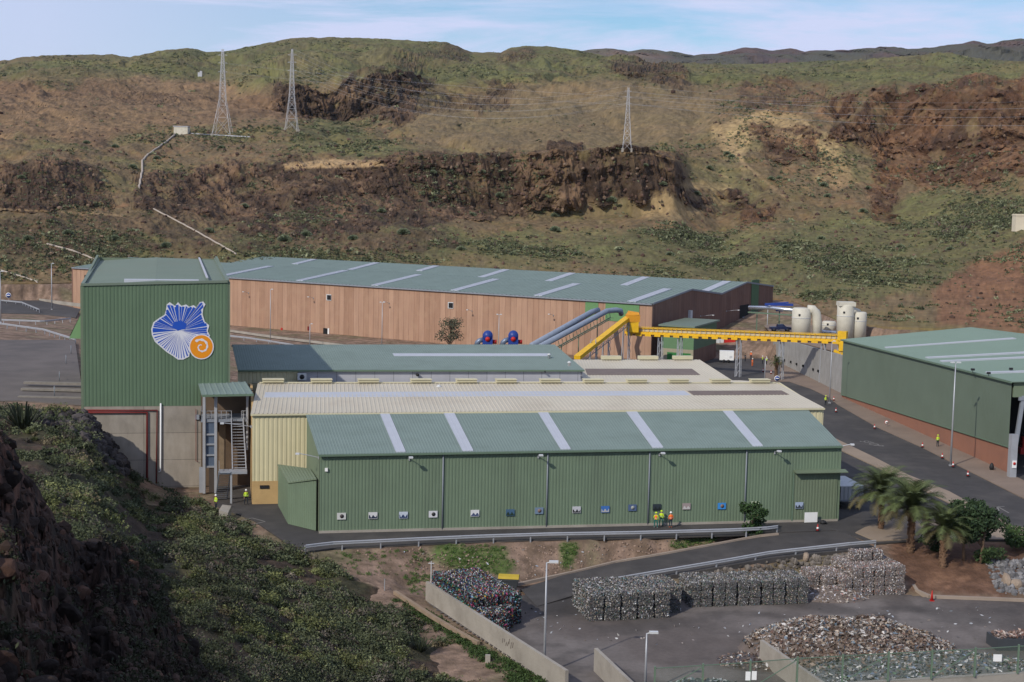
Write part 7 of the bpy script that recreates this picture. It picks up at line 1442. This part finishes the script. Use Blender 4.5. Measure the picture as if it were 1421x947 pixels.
# ---- generator trailer, pickup
P = G(1008, 503, 0); t = empty('generator_trailer', P, 'white box trailer parked near the green kiosk', 'trailer', rz=-.1)
b = MB(); b.box((0, 0, 1.55), (3.1, 1.8, 2.0)); b.build('cabinet', WHITE, t, world=False); b = MB(); b.box((0, 0, .5), (3.3, 1.7, .18)); b.beam((1.6, 0, .5), (2.6, 0, .45), .12); b.build('chassis', BLACK, t, world=False)
for y in (-.85, .85):
    for x in (-.6, .4): b = MB(); b.tube([(x, y-.1, .35), (x, y+.1, .35)], .35, 14); b.build('wheel', BLACK, t, world=False)
b = MB(); b.box((.2, -.915, 1.6), (.02, .02, 1.9)); b.box((.9, -.915, 1.3), (.6, .02, .5)); b.build('hatch', LGREY, t, world=False)
P = G(1003, 489, 0); b = MB(); b.box(P+[0, 0, 1.6], (3.2, 2., 3.2), -.1); b.box(P+[-1.2, -1.05, 1.9], (.5, .1, 2.2), -.1); tag(b.build('cabin', LGREY, loc=P), 'light grey site cabin behind the white box trailer', 'cabin')
P = G(1012, 490, 0); b = MB(); b.box(P+[0, 0, 3.1], (2.6, .06, 4.), -.1); b.tube([P+[-1.3, 0, 0], P+[-1.3, 0, 5.2]], .06, 6); b.tube([P+[1.3, 0, 0], P+[1.3, 0, 5.2]], .06, 6); tag(b.build('banner', RED, loc=P), 'red banner between two poles behind the white trailer', 'banner')
def pickup(P, rz, label):
    t = empty('pickup_truck', P, label, 'pickup truck', rz=rz); b = MB(); pr = [(-2.5, .45), (-2.5, 1.0), (-.9, 1.05), (-.75, 1.65), (.55, 1.7), (1.15, 1.12), (2.35, 1.0), (2.5, .5)]
    n = len(pr); vs = [(x, y, z) for y in (-.85, .85) for x, z in pr]; vs = [(x, y*(.8 if z > 1.3 else 1), z) for x, y, z in vs]; b.add(vs, [tuple(range(n)), tuple(reversed(range(n, 2*n)))]+[(i, i+n, (i+1) % n+n, (i+1) % n) for i in range(n)]); b.build('body', mat('dark_blue_car', (.012, .02, .06), .3, 0, spec=.6), t, world=False)
    b = MB()
    for y in (-.80, .80): s = math.copysign(1, y); b.add([(-.72, y*.93+s*.03, 1.12), (.98, y*.95+s*.03, 1.14), (.52, y*.84+s*.03, 1.6), (-.66, y*.84+s*.03, 1.57)], [(0, 1, 2, 3)])
    b.build('side_window', GLASS, t, world=False)
    for x in (-1.6, 1.55):
        for y in (-.82, .82): b = MB(); b.tube([(x, y-.12, .38), (x, y+.12, .38)], .38, 14); w = b.build('wheel', BLACK, t, world=False)
    for y in (-.6, .6): b = MB(); b.box((2.45, y, .82), (.12, .3, .18)); b.build('headlight', LGREY, t, world=False)
pickup(G(1083, 460, 5.3), .05, 'dark blue pickup parked on the terrace left of the beige tanks')

# ---- tanks and silver ducts
TZ = 5.3
def tank(x, yb, yt, r, label, top=.25, m=BEIGE):
    P = G(x, yb, TZ); h = ZAT(P, yt)-TZ; t = empty('tank', P, label, 'tank'); b = MB(); b.lathe((0, 0, 0), [(r, 0), (r, h-top), (r*.85, h)], 20); b.build('shell', m, t, world=False)
    b = MB(); b.lathe((0, 0, h*.66), [(r*1.03, 0), (r*1.03, .12)], 20); b.build('band', LGREY, t, world=False)
    b = MB(); b.box((-r*.4, -r*.95, h*.78), (.4, .2, .4)); b.build('hatch', BLACK, t, world=False); return t, P, h
t1, P1_, h1_ = tank(1111, 468, 427.5, 2.1, 'beige tank with a big elbow pipe, left of the tank group')
b = MB(); q = P1_+[3.3, -.3, 0]; b.tube([q+[.3, 0, 0], q+[.2, 0, h1_*.55], q+[-.1, 0, h1_*.82], q+[-.9, 0, h1_*.95], q+[-2.0, 0, h1_*.95]], 1.05, 14); b.build('elbow_pipe', BEIGE, t1)
t2, P2_, h2_ = tank(1172, 470, 422.5, 1.9, 'tallest beige tank with a flat square top')
b = MB(); b.box((0, 0, h2_+.1), (3.7, 3.2, .9)); b.build('top_box', BEIGE, t2, world=False)
t3, P3_, h3_ = tank(1191, 470, 433, 1.65, 'beige cylinder tank at the right end of the tank group')
b = MB(); q = P3_; b.tube([q+[-3., -1.7, .2], q+[-3., -1.7, h3_*.8], q+[-2.4, -1.5, h3_*1.0], q+[-1.4, -.6, h3_*1.05], q+[-.2, 0, h3_*.98]], .75, 12); b.build('elbow_pipe', BEIGE, t3)
tank(1150, 462, 446, 1.6, 'low pale tank between the left and right tank groups')
sdp = [D(1039, 427, 352), D(1070, 427.5, 350), D(1103, 431, 344)]
sd1 = ductline('duct', sdp, .42, SILVER, 'silver duct from the dark gable wall to the left tank', 'duct'); b = MB(); q = sdp[1]; b.box(q+[1.8, 0, .8], (6.5, .8, .5)); b.box(q+[1.8, -.6, -.3], (1.6, .8, .8)); b.beam(q+[-1.2, 0, .9], q+[4., 0, 1.3], .3); b.build('blue_valve', BLUE, sd1)
b = MB()
for k in (0, 1): b.beam(xy(sdp[k]+[2, 0, 0], 0 if k == 0 else TZ), sdp[k]+[2, 0, -.3], .25)
b.beam(sdp[0]-[0, 0, 1.1], sdp[2]-[0, 0, 1.1], .5, .3); b.build('pipe_rack', GREENF, sd1)
P = G(1136, 466, TZ); ductline('duct', [P+[-2.8, .5, h1_*.85], P+[-1.6, .2, h1_*.97], P+[-.5, 0, h1_*.86], P+[-.1, 0, h1_*.5], P+[0, 0, 1.5], P+[.8, 0, .8], P+[2.4, 0, .7], P+[4.2, 0, .7]], .5, SILVER, 'silver elbow duct curving down right of the left tank', 'duct')

# ---- things on the hills
def hp_(x, y): return hillpoint(x, y, 420)
P = hp_(253, 187); k = math.hypot(P[0], P[1])/F
t = empty('water_tank', P, 'small cream water tank building at the head of the stone channel', 'building'); b = MB(); b.box((0, 0, 5.2*k-.5), (18.5*k, 6, 10.5*k+1)); b.build('wall', mat('weathered_cream', (.60, .56, .46), .9, .12, .3, dirt=(.3, .25, .18), dscale=.3, damt=.6), t, world=False); b = MB(); b.box((0, 0, 10.6*k), (20*k, 6.6, 1.0*k)); b.build('roof', WHITEP, t, world=False)
P = hp_(277, 106); k = math.hypot(P[0], P[1])/F; b = MB(); b.box(P+[-1*k, 0, 2*k], (2.6*k, 2, 6*k)); b.box(P+[1.8*k, 0, 3.2*k], (2.8*k, 2, 7.5*k)); tag(b.build('ruin', WHITEP, loc=P), 'tiny white ruin high on the left hillside', 'ruin')
P = hp_(1414, 319); k = math.hypot(P[0], P[1])/F; b = MB(); b.box(P+[1*k, 0, 9*k], (15*k, 4, 19*k+1)); b.box(P+[1*k, 0, 19*k], (16*k, 4.4, 1.5*k)); tag(b.build('water_tank', mat('cream_block', (.62, .55, .42), .9, .12, .3), loc=P), 'cream block building cut by the right edge of the frame', 'building')
def hillpipe(pts, r, m, name, label, cat):
    Q = []
    for (x0, y0), (x1, y1) in zip(pts[:-1], pts[1:]):
        for t in np.linspace(0, 1, 9)[:-1]: Q.append(hp_(x0+(x1-x0)*t, y0+(y1-y0)*t)+[0, 0, r*.9])
    Q.append(hp_(*pts[-1])+[0, 0, r*.9]); b = MB(); b.tube(Q, r, 6); return tag(b.build(name, m, loc=Q[0]), label, cat)
PT = mat('pale_stone', (.40, .34, .28), .9, .2, 1)
hillpipe([(243, 187), (232, 197), (205, 216), (198, 224), (197, 240), (193, 262)], .42, PT, 'stone_channel', 'pale stone channel running down from the small cream tank building', 'channel')
hillpipe([(264, 186), (300, 188.5), (346, 191)], .28, WHITEP, 'pipe', 'white pipe running level from the cream tank to below the left pylon', 'pipe')
hillpipe([(213, 291), (250, 310), (290, 332), (328, 354)], .26, PT, 'pipe', 'long pale pipe running down behind the tower roof', 'pipe')
hillpipe([(66, 340), (100, 349), (134, 362)], .28, PT, 'pipe', 'short pale pipe above the left end of the terracotta hall', 'pipe')
hillpipe([(0, 376), (40, 388), (85, 404)], .24, PT, 'pipe', 'low pale pipe beside the upper road at far left', 'pipe')
PYM = mat('pylon_steel', (.50, .50, .52), .5, .05, metal=.2)
def pylon(x, yb, yt, bw, ww, label, wz=.42, th=.13, arms=True):
    P = hp_(x, yb); k = math.hypot(P[0], P[1])/F; h = (yb-yt)*k; bw *= k; ww *= k; t = empty('pylon', P-[0, 0, .5], label, 'pylon'); th = k*.30
    def wd_(z): return (bw+(ww-bw)*min(1, (z/h)/wz)) if z < wz*h else ww+(ww*.28-ww)*(z-wz*h)/(h-wz*h)
    cs = [(-1, -1), (1, -1), (1, 1), (-1, 1)]; 
    for c in cs:
        b = MB(); zs = [0, wz*h, h]; pp = [np.array([c[0]*wd_(z)/2, c[1]*wd_(z)/2, z]) for z in zs]
        for p, q in zip(pp[:-1], pp[1:]): b.beam(p, q, th*1.1)
        b.build('leg', PYM, t, world=False)
    b = MB(); z = 0; lev = [0]
    while z < h*.97: z += max(wd_(z)*1.0, h*.035); lev.append(min(z, h))
    for z0, z1 in zip(lev[:-1], lev[1:]):
        for i in range(4):
            c, d = cs[i], cs[(i+1) % 4]; A = np.array([c[0]*wd_(z0)/2, c[1]*wd_(z0)/2, z0]); B_ = np.array([d[0]*wd_(z1)/2, d[1]*wd_(z1)/2, z1]); A2 = np.array([d[0]*wd_(z0)/2, d[1]*wd_(z0)/2, z0]); B2 = np.array([c[0]*wd_(z1)/2, c[1]*wd_(z1)/2, z1])
            b.beam(A, B_, th*.7); b.beam(A2, B2, th*.7); b.beam(B_, B2, th*.6)
    b.build('bracing', PYM, t, world=False); tips = []
    for f_ in (.74, .84, .93):
        z = h*f_; w = h*.055; b = MB()
        for s in (-1, 1): b.beam((0, 0, z+.03*h*.6), (s*w, 0, z), th*.8); b.beam((0, 0, z-.02*h*.2), (s*w, 0, z), th*.8); tips.append(P+np.array([s*w, 0, z-.5]))
        b.build('crossarm', PYM, t, world=False)
    tips.append(P+[0, 0, h])
    for c in cs: b = MB(); b.box((c[0]*bw/2, c[1]*bw/2, .3), (k*2.4, k*2.4, 1.6)); b.build('footing', CONC2, t, world=False)
    return tips
T1 = pylon(309.5, 188, 72, 25, 8.5, 'left pylon, the widest of the three, beside the white pipe')
T2 = pylon(405, 181, 71, 17, 7, 'middle pylon standing on the green hill shoulder')
T3 = pylon(868.5, 208, 121, 12, 6, 'right pylon on the rim above the dark cliff', .5)
def wires(A, B, sag, name, label, r=.02):
    for i, (a, c) in enumerate(zip(A, B)):
        b = MB(); pts = []
        for t in np.linspace(0, 1, 26): p = a*(1-t)+c*t; p = p-[0, 0, 4*sag*t*(1-t)]; pts.append(p)
        b.tube(pts, r, 4, caps=False); tag(b.build('power_line', PYM, loc=a), label, 'power line', name)
farR = [D(1760, y, 860) for y in (150, 150, 136, 136, 122, 122, 112)]
wires(T3, farR, 9, 'power lines right of the right pylon', 'thin power line strung from the right pylon across the red cliffs')
wires(T2, T3, 14, 'power lines between middle and right pylon', 'thin power line strung between the middle and the right pylon')
wires(T1[:4], [D(1760, y, 1150) for y in (118, 118, 108, 108)], 18, 'high power lines across the plateau', 'thin power line strung high from the left pylon across the plateau')
# ---- roof floodlights of the right hall
for k, (x, y) in enumerate(((1350, 513), (1372, 518), (1403, 512))): P = G(x, y, 12.8); b = MB(); b.box(P, (.5, .3, .3)); b.beam(P-[0, 0, .5], P, .06); b.build('roof_light', BLACK, rh)

# ---- the air
b = MB(); b.box((0, 3050, 205), (9000, 6700, 480)); hz = b.build('haze', DARK, kind='stuff'); hm = bpy.data.materials.new('air'); hm.use_nodes = True; n_ = hm.node_tree; n_.nodes.clear()
v_ = n_.nodes.new('ShaderNodeVolumePrincipled'); v_.inputs['Color'].default_value = (.78, .86, 1, 1); v_.inputs['Density'].default_value = 2e-5; v_.inputs['Anisotropy'].default_value = .2; o_ = n_.nodes.new('ShaderNodeOutputMaterial'); n_.links.new(v_.outputs[0], o_.inputs['Volume']); hz.data.materials.clear(); hz.data.materials.append(hm)
